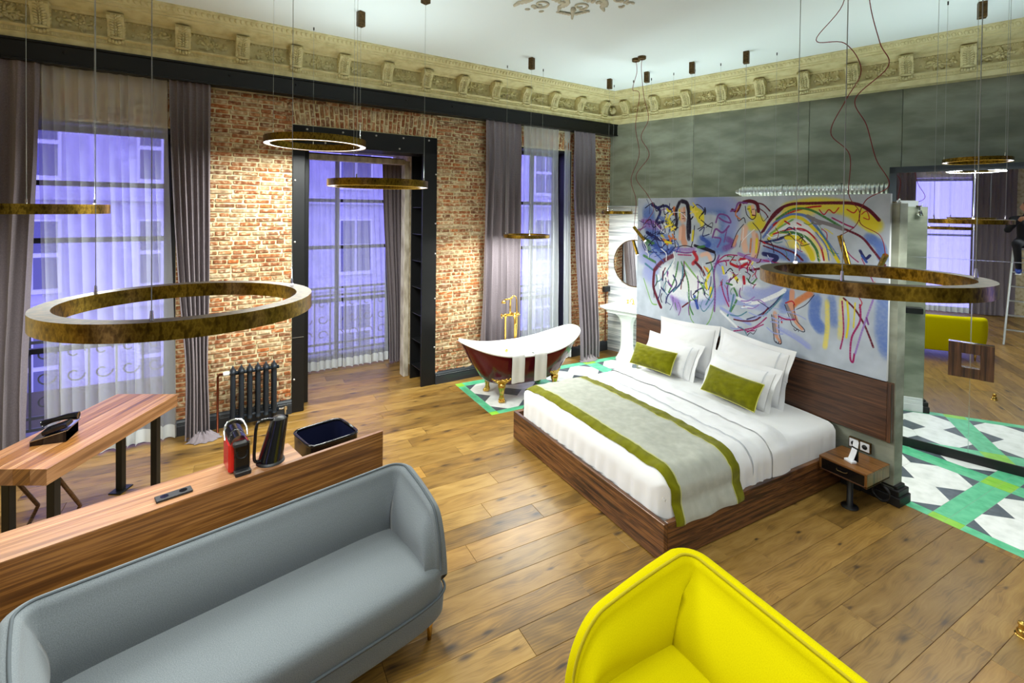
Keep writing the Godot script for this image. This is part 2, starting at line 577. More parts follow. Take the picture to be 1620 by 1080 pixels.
func tile_zone() -> PackedVector2Array:
	return PackedVector2Array([Vector2(2.5, -4.95), Vector2(2.5, -6.06), Vector2(4.95, -6.06), Vector2(5.5, -6.06), Vector2(9, -6.06), Vector2(9, FRONT), Vector2(4.70, FRONT), Vector2(4.70, -4.95)])

func build_floor():
	var f := struct("floor", "honey oak boards of mixed tone running parallel to the bed")
	var room := room_outline()
	# the niche behind the steel frame has the same boards
	var niche := PackedVector2Array()
	for q in [[0.95, 0.0], [0.95, -1.7], [2.74, -1.7], [2.74, 0.0]]:
		var p := pW(q[0], 0, q[1])
		niche.append(Vector2(p.x, p.z))
	var slab := nst()
	prism(slab, PackedVector2Array([Vector2(-3.6, -8.2), Vector2(9.2, -8.2), Vector2(9.2, 3.2), Vector2(-3.6, 3.2)]), -0.12, -0.006, 0.0, Vector2.ZERO, false, true)
	part(f, "subfloor", slab, M.gap)
	var zone := tile_zone()
	var r := RandomNumberGenerator.new()
	r.seed = 5
	var pw := 0.192
	var z := -8.1
	var count := 0
	while z < FRONT:
		var x := -3.2 - r.randf_range(0.0, 1.8)
		while x < 8.6:
			var ln: float = [1.3, 1.6, 1.9, 2.15][r.randi_range(0, 3)]
			var rect := PackedVector2Array([Vector2(x + 0.0008, z + 0.0008), Vector2(x + ln - 0.0008, z + 0.0008), Vector2(x + ln - 0.0008, z + pw - 0.0008), Vector2(x + 0.0008, z + pw - 0.0008)])
			var strip := r.randi_range(0, 10)
			var tint := r.randi_range(0, 4)
			var du := r.randf()
			var pieces := []
			for q in Geometry2D.intersect_polygons(rect, room):
				pieces.append_array(Geometry2D.clip_polygons(q, zone))
			pieces.append_array(Geometry2D.intersect_polygons(rect, niche))
			for q in pieces:
				if absf(area(q)) < 0.004: continue
				var st := nst()
				# each board takes one strip of the picture: u along the board, v across it
				prism_uv(st, q, -0.02, 0.0, 0.0015, Vector2(x - du * 2.0, z), Vector2(1.0, 0.0866 / pw), Vector2(0, strip * 96.0 / 1056.0 + 0.002))
				part(f, "plank", st, M.oak[tint])
				count += 1
			x += ln
		z += pw
	print("planks ", count)

func area(p: PackedVector2Array) -> float:
	var s := 0.0
	for k in p.size():
		s += p[k].cross(p[(k + 1) % p.size()])
	return s * 0.5

func prism_uv(st: SurfaceTool, poly: PackedVector2Array, y0: float, y1: float, b: float, org: Vector2, sc: Vector2, off: Vector2):
	var tmp := nst()
	prism(tmp, poly, y0, y1, b)
	var arr := tmp.commit_to_arrays()
	var v: PackedVector3Array = arr[Mesh.ARRAY_VERTEX]
	for k in v.size():
		st.set_uv((Vector2(v[k].x, v[k].z) - org) * sc + off)
		st.add_vertex(v[k])

func build_tiles():
	var f := struct("floor_tiles", "cement tiles of white octagons and grey stars framed by green bands")
	f.name = "floor_tile_field"
	var room := room_outline()
	var zone := tile_zone()
	var clipz := Geometry2D.intersect_polygons(zone, room)
	var lim: PackedVector2Array = clipz[0]
	var base := nst()
	prism(base, lim, -0.02, -0.0012)
	part(f, "grout_bed", base, M.grout)
	var put = func(poly: PackedVector2Array, called: String, m: Material):
		for q in Geometry2D.intersect_polygons(poly, lim):
			if absf(area(q)) < 0.0004: continue
			var st := nst()
			prism(st, q, -0.015, 0.0, 0.0)
			part(f, called, st, m)
	var g := 0.0012
	var rectp = func(x0: float, x1: float, z0: float, z1: float) -> PackedVector2Array:
		return PackedVector2Array([Vector2(x0 + g, z0 + g), Vector2(x1 - g, z0 + g), Vector2(x1 - g, z1 - g), Vector2(x0 + g, z1 - g)])
	var inside = func(x: float, z: float) -> bool:
		return x > 4.70 or (z < -4.95 and x > 2.5)
	var k := 0.15
	for i in range(0, 5):
		for j in range(-4, 5):
			var x0 := 2.60 + 1.1 * i
			var z0 := -2.635 + 1.1 * j
			if not inside.call(x0 + 0.45, z0 + 0.45): continue
			for a in 2:
				for c in 2:
					var X := x0 + 0.45 * a
					var Z := z0 + 0.45 * c
					var e := X + 0.45
					var h := Z + 0.45
					put.call(PackedVector2Array([Vector2(X + k, Z + g), Vector2(e - k, Z + g), Vector2(e - g, Z + k), Vector2(e - g, h - k), Vector2(e - k, h - g), Vector2(X + k, h - g), Vector2(X + g, h - k), Vector2(X + g, Z + k)]), "octagon_tile", M.tile_white)
			# star in the middle, half stars along the sides, quarter stars in the corners
			var cx := x0 + 0.45
			var cz := z0 + 0.45
			var kk := k - 0.002
			for q in [[cx, cz, 1, 1, -1, -1]]:
				put.call(PackedVector2Array([Vector2(cx - kk, cz), Vector2(cx, cz - kk), Vector2(cx + kk, cz), Vector2(cx, cz + kk)]), "star_tile", M.tile_grey)
			put.call(PackedVector2Array([Vector2(cx - kk, z0 + g), Vector2(cx + kk, z0 + g), Vector2(cx, z0 + kk)]), "star_tile", M.tile_grey)
			put.call(PackedVector2Array([Vector2(cx - kk, z0 + 0.9 - g), Vector2(cx, z0 + 0.9 - kk), Vector2(cx + kk, z0 + 0.9 - g)]), "star_tile", M.tile_grey)
			put.call(PackedVector2Array([Vector2(x0 + g, cz - kk), Vector2(x0 + kk, cz), Vector2(x0 + g, cz + kk)]), "star_tile", M.tile_grey)
			put.call(PackedVector2Array([Vector2(x0 + 0.9 - g, cz - kk), Vector2(x0 + 0.9 - g, cz + kk), Vector2(x0 + 0.9 - kk, cz)]), "star_tile", M.tile_grey)
			for sx in [0, 1]:
				for sz in [0, 1]:
					var ex = x0 + 0.9 * sx
					var ez = z0 + 0.9 * sz
					var dx = (1 - 2 * sx)
					var dz = (1 - 2 * sz)
					put.call(PackedVector2Array([Vector2(ex + dx * g, ez + dz * g), Vector2(ex + dx * kk, ez + dz * g), Vector2(ex + dx * g, ez + dz * kk)]), "star_tile", M.tile_grey)
			# bands: two strips of 0.1 on each side, the halves next to this cell
			for sd in [[x0, x0 + 0.9, z0 - 0.1, z0], [x0, x0 + 0.9, z0 + 0.9, z0 + 1.0], [x0 - 0.1, x0, z0, z0 + 0.9], [x0 + 0.9, x0 + 1.0, z0, z0 + 0.9]]:
				if sd[1] - sd[0] > 0.5:
					put.call(rectp.call(sd[0], sd[0] + 0.45, sd[2], sd[3]), "band_tile", M.tile_green)
					put.call(rectp.call(sd[0] + 0.45, sd[1], sd[2], sd[3]), "band_tile", M.tile_green)
				else:
					put.call(rectp.call(sd[0], sd[1], sd[2], sd[2] + 0.45), "band_tile", M.tile_green)
					put.call(rectp.call(sd[0], sd[1], sd[2] + 0.45, sd[3]), "band_tile", M.tile_green)
			for sd in [[x0 - 0.1, z0 - 0.1], [x0 + 0.9, z0 - 0.1], [x0 - 0.1, z0 + 0.9], [x0 + 0.9, z0 + 0.9]]:
				put.call(rectp.call(sd[0], sd[0] + 0.1, sd[1], sd[1] + 0.1), "corner_tile", M.tile_lime)

# brick meshes shared by length
var brick_meshes := {}
func brick_mesh(ln: float, v: int, h := 0.039) -> Mesh:
	var key := "%.3f_%.3f_%d" % [ln, h, v]
	if not brick_meshes.has(key):
		var st := nst()
		box(st, Vector3.ZERO, Vector3(ln, h, 0.05), 0.006, 0, Basis(), Vector2.ZERO, 0.0025)
		brick_meshes[key] = fin(st)
	return brick_meshes[key]

func add_brick(parent: Node, ln: float, at: Vector3, roll := 0.0, r: RandomNumberGenerator = null, h := 0.039):
	var o := MeshInstance3D.new()
	o.name = "brick"
	o.mesh = brick_mesh(ln, r.randi_range(0, 2), h)
	var pick := r.randf()
	var ids := [0, 0, 1, 1, 2, 3, 3, 4, 5, 5, 6, 7]
	o.material_override = M.brick[ids[r.randi_range(0, 11)]]
	parent.add_child(o, true)
	o.transform = Transform3D(Basis(Vector3.FORWARD, roll), at)

# courses of brick over s0..s1, y0..y1, on the face of a wall slab: rows of headers and stretchers in turn
func courses(parent: Node, s0: float, s1: float, y0: float, y1: float, sd: int, merged := false):
	var r := RandomNumberGenerator.new()
	r.seed = sd
	var pitch := 0.0497
	var y := y0 + 0.026
	var k := 0
	var mass := nst()
	while y < y1 - 0.015:
		var s := s0 + 0.003 - (0.0 if merged else r.randf_range(0.0, 0.006))
		var head := k % 2 == 0
		var first := true
		while s < s1 - 0.03:
			var ln: float = 0.115 if head else 0.245
			if first and head: ln = [0.06, 0.115, 0.08][r.randi_range(0, 2)]
			elif r.randf() < 0.12: ln = [0.18, 0.09][r.randi_range(0, 1)]
			ln = snappedf(ln + r.randf_range(-0.012, 0.012), 0.006)
			first = false
			if s + ln > s1 - 0.035: ln = snappedf(s1 - 0.004 - s, 0.006)
			if ln < 0.025: break
			var c := Vector3(s + ln * 0.5, y + r.randf_range(-0.003, 0.003), -0.025 + 0.011 + r.randf_range(-0.004, 0.003))
			if merged: box(mass, c, Vector3(ln, 0.039, 0.05), 0.005)
			else: add_brick(parent, ln, c, r.randf_range(-0.014, 0.014), r)
			s += ln + r.randf_range(0.010, 0.016)
		y += pitch
		k += 1
	if merged:
		part(parent, "bricks_behind_curtain", mass, M.brick[0]).set_meta("kind", "stuff")

# bricks on end over an opening
func flat_arch(parent: Node, s0: float, s1: float, y0: float, y1: float, sd: int):
	var r := RandomNumberGenerator.new()
	r.seed = sd
	var s := s0
	var mid := (s0 + s1) * 0.5
	var k := 0
	while s < s1 - 0.03:
		var w := 0.0545
		var c := s + 0.027
		var lean := (c - mid) / (s1 - s0) * 0.34
		var hh := (y1 - y0)
		var cuts := [0.0, 0.63, 1.0] if k % 2 == 0 else [0.0, 0.37, 1.0]
		if k % 5 == 3: cuts = [0.0, 0.5, 1.0]
		for q in 2:
			var a: float = cuts[q] * hh
			var b: float = cuts[q + 1] * hh
			var ym := y0 + (a + b) * 0.5
			var ln := snappedf((b - a) - 0.014, 0.01)
			add_brick(parent, ln, Vector3(c + (ym - y0 - hh * 0.5) * tan(lean), ym, -0.013 + r.randf_range(-0.003, 0.003)), -PI / 2 + lean, r)
		s += w
		k += 1

func build_brick_wall():
	var mk = func(called: String, s0: float, s1: float, y0: float, y1: float, label: String) -> Node3D:
		var w := struct(called, label, nW * DW, bW)
		part(w, "mortar", bx(Vector3((s0 + s1) * 0.5, (y0 + y1) * 0.5, -0.25), Vector3(s1 - s0, y1 - y0, 0.5)), M.mortar)
		return w
	var w1 = mk.call("wall_back_left", -3.3, -1.5, 0.0, 3.8, "plain stretch of the window wall left of the first window")
	courses(w1, -1.9, -1.5, 0.1, 3.6, 3, true)
	var w2 = mk.call("wall_back_pier", -0.14, 0.95, 0.0, 3.8, "brick pier behind the cast iron radiator")
	courses(w2, -0.14, 0.10, 0.14, 3.6, 31, true)
	courses(w2, 0.10, 0.95, 0.14, 3.6, 1)
	var w3 = mk.call("wall_back_middle", 2.72, 3.97, 0.0, 3.8, "brick pier between the steel portal and the bath window")
	courses(w3, 2.72, 3.45, 0.14, 3.6, 2)
	courses(w3, 3.45, 3.97, 0.14, 3.6, 32, true)
	var w4 = mk.call("wall_back_right", 5.05, 6.1, 0.0, 3.8, "narrow brick pier in the corner beside the washbasin")
	courses(w4, 5.05, 5.34, 0.14, 3.6, 33, true)
	courses(w4, 5.34, 5.9, 0.14, 3.6, 4)
	var a1 = mk.call("wall_back_arch", 0.95, 2.72, 3.28, 3.8, "flat brick arch over the steel portal")
	flat_arch(a1, 0.86, 2.74, 3.285, 3.54, 7)
	courses(a1, 0.95, 2.72, 3.535, 3.62, 17)
	var a2 = mk.call("wall_back_window_arch", -1.5, -0.14, 3.12, 3.8, "flat brick arch behind the curtains of the desk window")
	flat_arch(a2, -1.5, -0.12, 3.13, 3.42, 8)
	courses(a2, -1.5, -0.14, 3.42, 3.6, 18)
	var a3 = mk.call("wall_back_bath_arch", 3.97, 5.05, 3.28, 3.8, "flat brick arch over the bath window")
	flat_arch(a3, 3.97, 5.06, 3.29, 3.56, 9)
	# skirting along the piers
	for q in [[-0.14, 0.95, "dark slate baseboard behind the radiator"], [2.72, 3.97, "dark slate baseboard beside the bathtub"], [5.05, 5.86, "dark slate baseboard in the corner beside the washbasin"]]:
		var b := struct("baseboard_back", q[2], nW * DW, bW)
		var st := nst()
		sweep_x(st, [Vector2(0.0, 0.0), Vector2(0.032, 0.0), Vector2(0.032, 0.10), Vector2(0.026, 0.115), Vector2(0.026, 0.135), Vector2(0.014, 0.155), Vector2(0.012, 0.165), Vector2(0.0, 0.165)], q[0], q[1])
		part(b, "board", st, M.skirting)
		part(b, "top_bead", bx(Vector3((q[0] + q[1]) * 0.5, 0.117, 0.029), Vector3(q[1] - q[0], 0.012, 0.01), 0.003), M.skirting)

func build_shell():
	# other walls, thick, so that light enters only through the windows
	var room := room_outline()
	var xo := room[2].x
	var o := struct("wall_right", "tall grey concrete wall behind the bathroom", nO * DO, bO)
	var L0 := -4.6
	var L1 := 4.0
	part(o, "core", bx(Vector3((L0 + L1) * 0.5, 2.15, -0.2), Vector3(L1 - L0, 4.4, 0.3)), M.mortar)
	var seams := [-4.52, -3.03, -1.53, -0.6, 0.9, 2.4, 3.9]
	for k in seams.size() - 1:
		var a: float = seams[k]
		var b: float = seams[k + 1]
		part(o, "concrete_panel", bx(Vector3((a + b) * 0.5, 3.10, -0.024), Vector3(b - a - 0.004, 1.38, 0.05), 0.002), M.concrete[[0, 1, 2, 3][k % 4]])
		if k > 1:
			part(o, "concrete_panel", bx(Vector3((a + b) * 0.5, 1.2, -0.024), Vector3(b - a - 0.004, 2.4, 0.05), 0.002), M.concrete[[1, 3, 0, 2][k % 4]])
	# marble slabs behind the washbasin
	for k in 2:
		for j in 3:
			var a: float = [-4.5, -3.75, -3.0][k]
			var b: float = [-4.5, -3.75, -3.0][k + 1]
			var y0: float = [0.0, 0.8, 1.6][j]
			var y1: float = [0.8, 1.6, 2.40][j]
			part(o, "marble_slab", bx(Vector3((a + b) * 0.5, (y0 + y1) * 0.5, -0.02), Vector3(b - a - 0.0015, y1 - y0 - 0.0015, 0.05), 0.001), M.marble)
	part(o, "marble_cap", bx(Vector3(-3.75, 2.418, 0.0), Vector3(1.5, 0.03, 0.05), 0.004), M.marble)
	# left wall with a window facing the mirrors
	var lw := struct("wall_left", "wall behind the viewer's left with a curtained window")
	var za := -0.35
	var zb := 1.15
	for q in [[-6.6, za, 0.0, 4.3], [zb, FRONT + 0.3, 0.0, 4.3], [za, zb, 3.25, 4.3]]:
		part(lw, "masonry", bx(Vector3(LEFT - 0.2, (q[2] + q[3]) * 0.5, (q[0] + q[1]) * 0.5), Vector3(0.4, q[3] - q[2], q[1] - q[0])), M.mortar)
	var lb := struct("wall_left_brick", "brick pier beside the curtained window seen in the mirror", Vector3(LEFT, 0, 0), turn(90))
	courses(lb, 0.40, 1.3, 0.2, 3.6, 21, true)
	var fw := struct("wall_front", "plain wall behind the viewer")
	part(fw, "masonry", bx(Vector3(2.5, 2.15, FRONT + 0.15), Vector3(13.0, 4.4, 0.3)), M.concrete[1])
	# ceiling with its plaster rosette
	var c := struct("ceiling", "smooth white plaster ceiling")
	part(c, "slab", bx(Vector3(2.6, CEIL + 0.1, -2.0), Vector3(13.4, 0.2, 11.0)), M.plaster)

func relief(st: SurfaceTool, sd: int, w: float, h: float):
	# a spray of fruit, flowers and leaves in low relief, centred on the origin, facing +z
	var r := RandomNumberGenerator.new()
	r.seed = sd
	for k in 16:
		var x := r.randf_range(-1, 1) * w * 0.46
		var y := r.randf_range(-1, 1) * h * 0.36 * (1.1 - absf(x) / w)
		var s := r.randf_range(0.010, 0.022)
		blob(st, Vector3(x, y, 0), Vector3(s, s, s * 0.9), 7, 4)
	for k in 14:
		var a := r.randf_range(0, TAU)
		var d := r.randf_range(0.15, 0.95)
		var b := Basis(Vector3.BACK, a + r.randf_range(-0.5, 0.5))
		blob(st, Vector3(cos(a) * d * w * 0.40, sin(a) * d * h * 0.34, 0.0), Vector3(0.045, 0.014, 0.012), 6, 4, b)
	# flower in the middle
	for k in 6:
		var a := TAU * k / 6.0 + sd
		blob(st, Vector3(cos(a) * 0.026, sin(a) * 0.026, 0.006), Vector3(0.018, 0.014, 0.014), 6, 4, Basis(Vector3.BACK, a))
	blob(st, Vector3(0, 0, 0.014), Vector3(0.013, 0.013, 0.014), 6, 4)

func bracket_mesh() -> Array:
	# carved console: scroll body, acanthus leaf, foot
	var body := nst(true)
	var prof := [Vector2(0.0, 0.0), Vector2(0.035, 0.0), Vector2(0.055, 0.02), Vector2(0.06, 0.05), Vector2(0.066, 0.10), Vector2(0.085, 0.14), Vector2(0.115, 0.17), Vector2(0.125, 0.195), Vector2(0.115, 0.225), Vector2(0.0, 0.23)]
	body.set_smooth_group(4294967295)
	sweep_x(body, prof, -0.062, 0.062)
	var leaf := nst(true)
	for k in 9:
		var t := k / 8.0
		var z := 0.058 + 0.07 * pow(t, 1.6)
		var y := 0.03 + t * 0.17
		for s in [-1, 1]:
			blob(leaf, Vector3(s * (0.030 - 0.012 * absf(t - 0.5)), y, z), Vector3(0.022, 0.011, 0.010), 6, 4, Basis(Vector3.BACK, s * 0.6))
		blob(leaf, Vector3(0, y, z + 0.004), Vector3(0.007, 0.012, 0.010), 6, 4)
	for s in [-1, 1]:
		for k in 6:
			blob(leaf, Vector3(s * 0.062, 0.04 + k * 0.03, 0.03 + k * 0.008), Vector3(0.008, 0.012, 0.012), 6, 4)
	var foot := nst(true)
	for k in 5:
		blob(foot, Vector3(-0.048 + k * 0.024, -0.006 - 0.012 * (1.0 - absf(k - 2) / 2.0), 0.05), Vector3(0.016, 0.018, 0.016), 6, 4)
	blob(foot, Vector3(0, 0.02, 0.055), Vector3(0.062, 0.014, 0.018), 8, 4)
	return [fin(body), fin(leaf), fin(foot)]

func build_cornice():
	var parts := bracket_mesh()
	var reliefs := []
	for k in 4:
		var st := nst(true)
		relief(st, 30 + k, 0.34, 0.17)
		reliefs.append(fin(st))
	var beads := nst(true)
	for k in 11:
		blob(beads, Vector3(-0.17 + k * 0.034, 0, 0), Vector3(0.011, 0.011, 0.010), 6, 4)
	var bead_mesh := fin(beads)
	var dart := nst()
	for k in 18:
		box(dart, Vector3(-0.245 + k * 0.0286, 0, 0), Vector3(0.018, 0.026, 0.012), 0.004)
	var dart_mesh := fin(dart)
	var leafrow := nst(true)
	for k in 11:
		blob(leafrow, Vector3(-0.234 + k * 0.0468, 0, 0), Vector3(0.019, 0.026, 0.012), 6, 4, Basis(Vector3.BACK, 0.35))
	var leaf_mesh := fin(leafrow)
	var lower := [Vector2(0.0, 3.775), Vector2(0.135, 3.775), Vector2(0.135, 3.822), Vector2(0.142, 3.83), Vector2(0.132, 3.838), Vector2(0.132, 3.874), Vector2(0.145, 3.882), Vector2(0.16, 3.886), Vector2(0.16, 3.896), Vector2(0.13, 3.902), Vector2(0.0, 3.902)]
	var frieze := [Vector2(0.0, 3.9), Vector2(0.10, 3.9), Vector2(0.10, 4.08), Vector2(0.0, 4.08)]
	var upper := [Vector2(0.0, 4.075), Vector2(0.13, 4.075), Vector2(0.14, 4.10), Vector2(0.155, 4.10), Vector2(0.19, 4.105), Vector2(0.27, 4.122), Vector2(0.33, 4.128), Vector2(0.33, 4.14), Vector2(0.37, 4.146), Vector2(0.37, 4.158), Vector2(0.385, 4.16), Vector2(0.425, 4.20), Vector2(0.445, 4.204), Vector2(0.445, 4.222), Vector2(0.0, 4.222)]
	# walls: [frame, s0, s1, mitre0, mitre1, first bracket, count]
	var m := tan(PI / 4 - (WA - OA) * 0.5)
	var specs := [["trim_back_cornice", "cream plaster cornice with carved brackets above the brick wall", nW * DW, bW, -3.4, 5.884, 0.0, -m, -1.107 - 0.515 * 3, 17, 0.515], ["trim_right_cornice", "cream plaster cornice with carved brackets above the concrete wall", nO * DO, bO, -4.461, 3.6, m, 0.0, -4.083, 15, 0.503]]
	for q in specs:
		var t := struct(q[0], q[1], q[2], q[3])
		# the corner is wider than square, so profiles meet on its bisector
		var mm0: float = q[6]
		var mm1: float = q[7]
		for w in [["lower_moulding", lower], ["frieze", frieze], ["upper_moulding", upper]]:
			var st := nst()
			sweep_x(st, w[1], q[4], q[5], mm0, mm1, false)
			part(t, w[0], st, M.stucco)
		for k in q[9]:
			var s: float = q[8] + q[10] * k
			var b := part(t, "bracket", parts[0], M.stucco)
			b.position = Vector3(s, 3.875, 0.10)
			b.scale = Vector3(1.0, 1.0, 1.25)
			part(b, "acanthus_leaf", parts[1], M.stucco)
			part(b, "foot_ornament", parts[2], M.stucco)
			var sm: float = s + q[10] * 0.5
			if sm > q[5] - 0.2: continue
			var rl := part(t, "relief_spray", reliefs[k % 4], M.stucco)
			rl.position = Vector3(sm, 3.985, 0.104)
			rl.scale = Vector3(1.0, 1.0, 1.7)
			if k % 3 == 1: rl.basis = Basis(Vector3.BACK, PI).scaled(Vector3(1, 1, 1.7))
			var bd := part(t, "bead_row", bead_mesh, M.stucco)
			bd.position = Vector3(sm, 4.064, 0.112)
			var dm := part(t, "dentil_row", dart_mesh, M.stucco)
			dm.position = Vector3(sm, 3.856, 0.134)
			var lm := part(t, "leaf_row", leaf_mesh, M.stucco)
			lm.position = Vector3(sm, 4.182, 0.41)
			lm.basis = Basis(Vector3.RIGHT, 0.75)
	# plaster head in the corner of the frieze
	var cr := struct("trim_corner", "carved plaster corner ornament where the two cornices meet", pW(5.80, 3.985, 0.14), turn(10))
	var st2 := nst(true)
	relief(st2, 77, 0.16, 0.16)
	blob(st2, Vector3(0, 0.0, 0.02), Vector3(0.045, 0.06, 0.045), 10, 7)
	part(cr, "corner_ornament", st2, M.stucco)
	# rosette on the ceiling
	var ro := thing("ceiling_rosette", "carved plaster rosette of leaves on the ceiling", "ceiling rosette", Vector3(2.27, CEIL, -3.1), Basis().scaled(Vector3(1.16, 1.0, 1.16)))
	var rr := RandomNumberGenerator.new()
	rr.seed = 9
	var med := nst(true)
	lathe(med, [Vector2(0.0, -0.05), Vector2(0.10, -0.05), Vector2(0.14, -0.03), Vector2(0.20, -0.03), Vector2(0.23, -0.012), Vector2(0.25, 0.0)], 32)
	part(ro, "medallion", med, M.rosette)
	for k in 12:
		var a := TAU * k / 12.0 + 0.12
		var lf := nst(true)
		var rad := 0.60 + 0.05 * (k % 2)
		for j in 14:
			var t := j / 13.0
			var dd := 0.28 + (rad - 0.28) * t
			var sw := sin(t * 9.0) * 0.03
			for s in [-1, 1]:
				var wv := 0.05 * sin(PI * minf(t * 1.15, 1.0)) + 0.008
				blob(lf, Vector3(dd, -0.004, sw + s * wv), Vector3(0.034, 0.012, 0.02), 6, 4, Basis(Vector3.UP, -s * 0.7))
		for j in 5:
			blob(lf, Vector3(rad + 0.02 + j * 0.012, -0.008, 0.0), Vector3(0.02, 0.016, 0.022 - j * 0.003), 6, 4)
		var o := part(ro, "leaf_spray", lf, M.rosette)
		o.basis = Basis(Vector3.UP, a)
		# scroll between the sprays
		var sc := nst(true)
		var pts := []
		for j in 22:
			var t := j / 21.0
			var an := t * 7.0
			var q := 0.07 * (1.0 - t * 0.75)
			pts.append(Vector3(0.60 + cos(an) * q, -0.006, sin(an) * q))
		tube(sc, pts, 0.010, 6)
		for j in 6:
			blob(sc, Vector3(0.66 + rr.randf_range(-0.03, 0.08), -0.005, rr.randf_range(-0.07, 0.07)), Vector3(0.024, 0.012, 0.014), 6, 4, Basis(Vector3.UP, rr.randf_range(0, 3)))
		var o2 := part(ro, "scroll", sc, M.rosette)
		o2.basis = Basis(Vector3.UP, a + TAU / 24.0)
	# pointed leaf with wings towards the window
	var tip := nst(true)
	for s in [-1, 1]:
		for j in 5:
			blob(tip, Vector3(0.74 - j * 0.012, -0.012, s * (0.03 + j * 0.022)), Vector3(0.02 - j * 0.0025, 0.010, 0.022), 6, 4, Basis(Vector3.UP, s * 0.3))
	for j in 6:
		blob(tip, Vector3(0.64 + j * 0.032, -0.016, 0), Vector3(0.026, 0.02, 0.026 - j * 0.003), 6, 4)
	var tp := part(ro, "pointed_leaf", tip, M.rosette)
	tp.basis = Basis(Vector3.UP, atan2(0.69, 0.45))

func lattice(st: SurfaceTool, s0: float, s1: float, y0: float, y1: float, z: float):
	# wrought iron balcony grille
	for y in [y0, y0 + 0.12, y1 - 0.12, y1]:
		box(st, Vector3((s0 + s1) * 0.5, y, z), Vector3(s1 - s0, 0.03, 0.03))
	var n := int((s1 - s0) / 0.22)
	for k in n + 1:
		var s := s0 + (s1 - s0) * k / n
		box(st, Vector3(s, (y0 + y1) * 0.5, z), Vector3(0.018, y1 - y0, 0.018))
		if k == n: break
		var c := s + (s1 - s0) / n * 0.5
		for q in [[y0 + 0.26, 1.0], [y0 + 0.52, -1.0], [y1 - 0.26, 1.0]]:
			var pts := []
			for j in 15:
				var a := j / 14.0 * 5.4
				var rr := 0.085 * (1.0 - j / 14.0 * 0.7)
				pts.append(Vector3(c + cos(a * q[1]) * rr, q[0] + sin(a * q[1]) * rr, z))
			tube(st, pts, 0.008, 5, false)

func window_unit(n: int, label: String, s0: float, s1: float, y1: float, d: float, bars: Array, stile := true):
	var w := struct("window_%d" % n, label, nW * DW, bW)
	var fr := nst()
	var t := 0.07
	for q in [[(s0 + t / 2), y1 / 2, t, y1], [(s1 - t / 2), y1 / 2, t, y1], [(s0 + s1) / 2, y1 - t / 2, s1 - s0, t], [(s0 + s1) / 2, 0.06, s1 - s0, 0.12]]:
		box(fr, Vector3(q[0], q[1], d), Vector3(q[2], q[3], 0.08), 0.006)
	part(w, "window_frame", fr, M.black)
	var mid := (s0 + s1) * 0.5
	if stile: part(w, "centre_stile", bx(Vector3(mid, y1 / 2, d + 0.005), Vector3(0.055, y1 - 0.1, 0.06), 0.006), M.black)
	for y in bars:
		part(w, "glazing_bar", bx(Vector3(mid, y, d + 0.003), Vector3(s1 - s0 - 0.1, 0.05, 0.06), 0.006), M.black)
	var ys := [0.12] + bars + [y1 - t]
	for k in ys.size() - 1:
		for s in [-1, 1]:
			var c: float = mid + s * (s1 - s0) * 0.25
			part(w, "pane", bx(Vector3(c, (ys[k] + ys[k + 1]) * 0.5, d), Vector3((s1 - s0) * 0.5 - 0.06, ys[k + 1] - ys[k] - 0.02, 0.006)), M.glass)
	# reveal
	if absf(d) < 0.6:
		for q in [[s0 - 0.02, 0.05], [s1 + 0.02, 0.05]]:
			part(w, "reveal_lining", bx(Vector3(q[0], y1 * 0.5, d * 0.5 - 0.005), Vector3(q[1], y1, absf(d) - 0.01), 0.003), M.black)
		part(w, "reveal_lining", bx(Vector3(mid, y1 + 0.0, d * 0.5 - 0.005), Vector3(s1 - s0, 0.05, absf(d) - 0.01), 0.003), M.black)
	part(w, "sill", bx(Vector3(mid, 0.01, d + 0.12), Vector3(s1 - s0, 0.02, 0.24)), M.black)

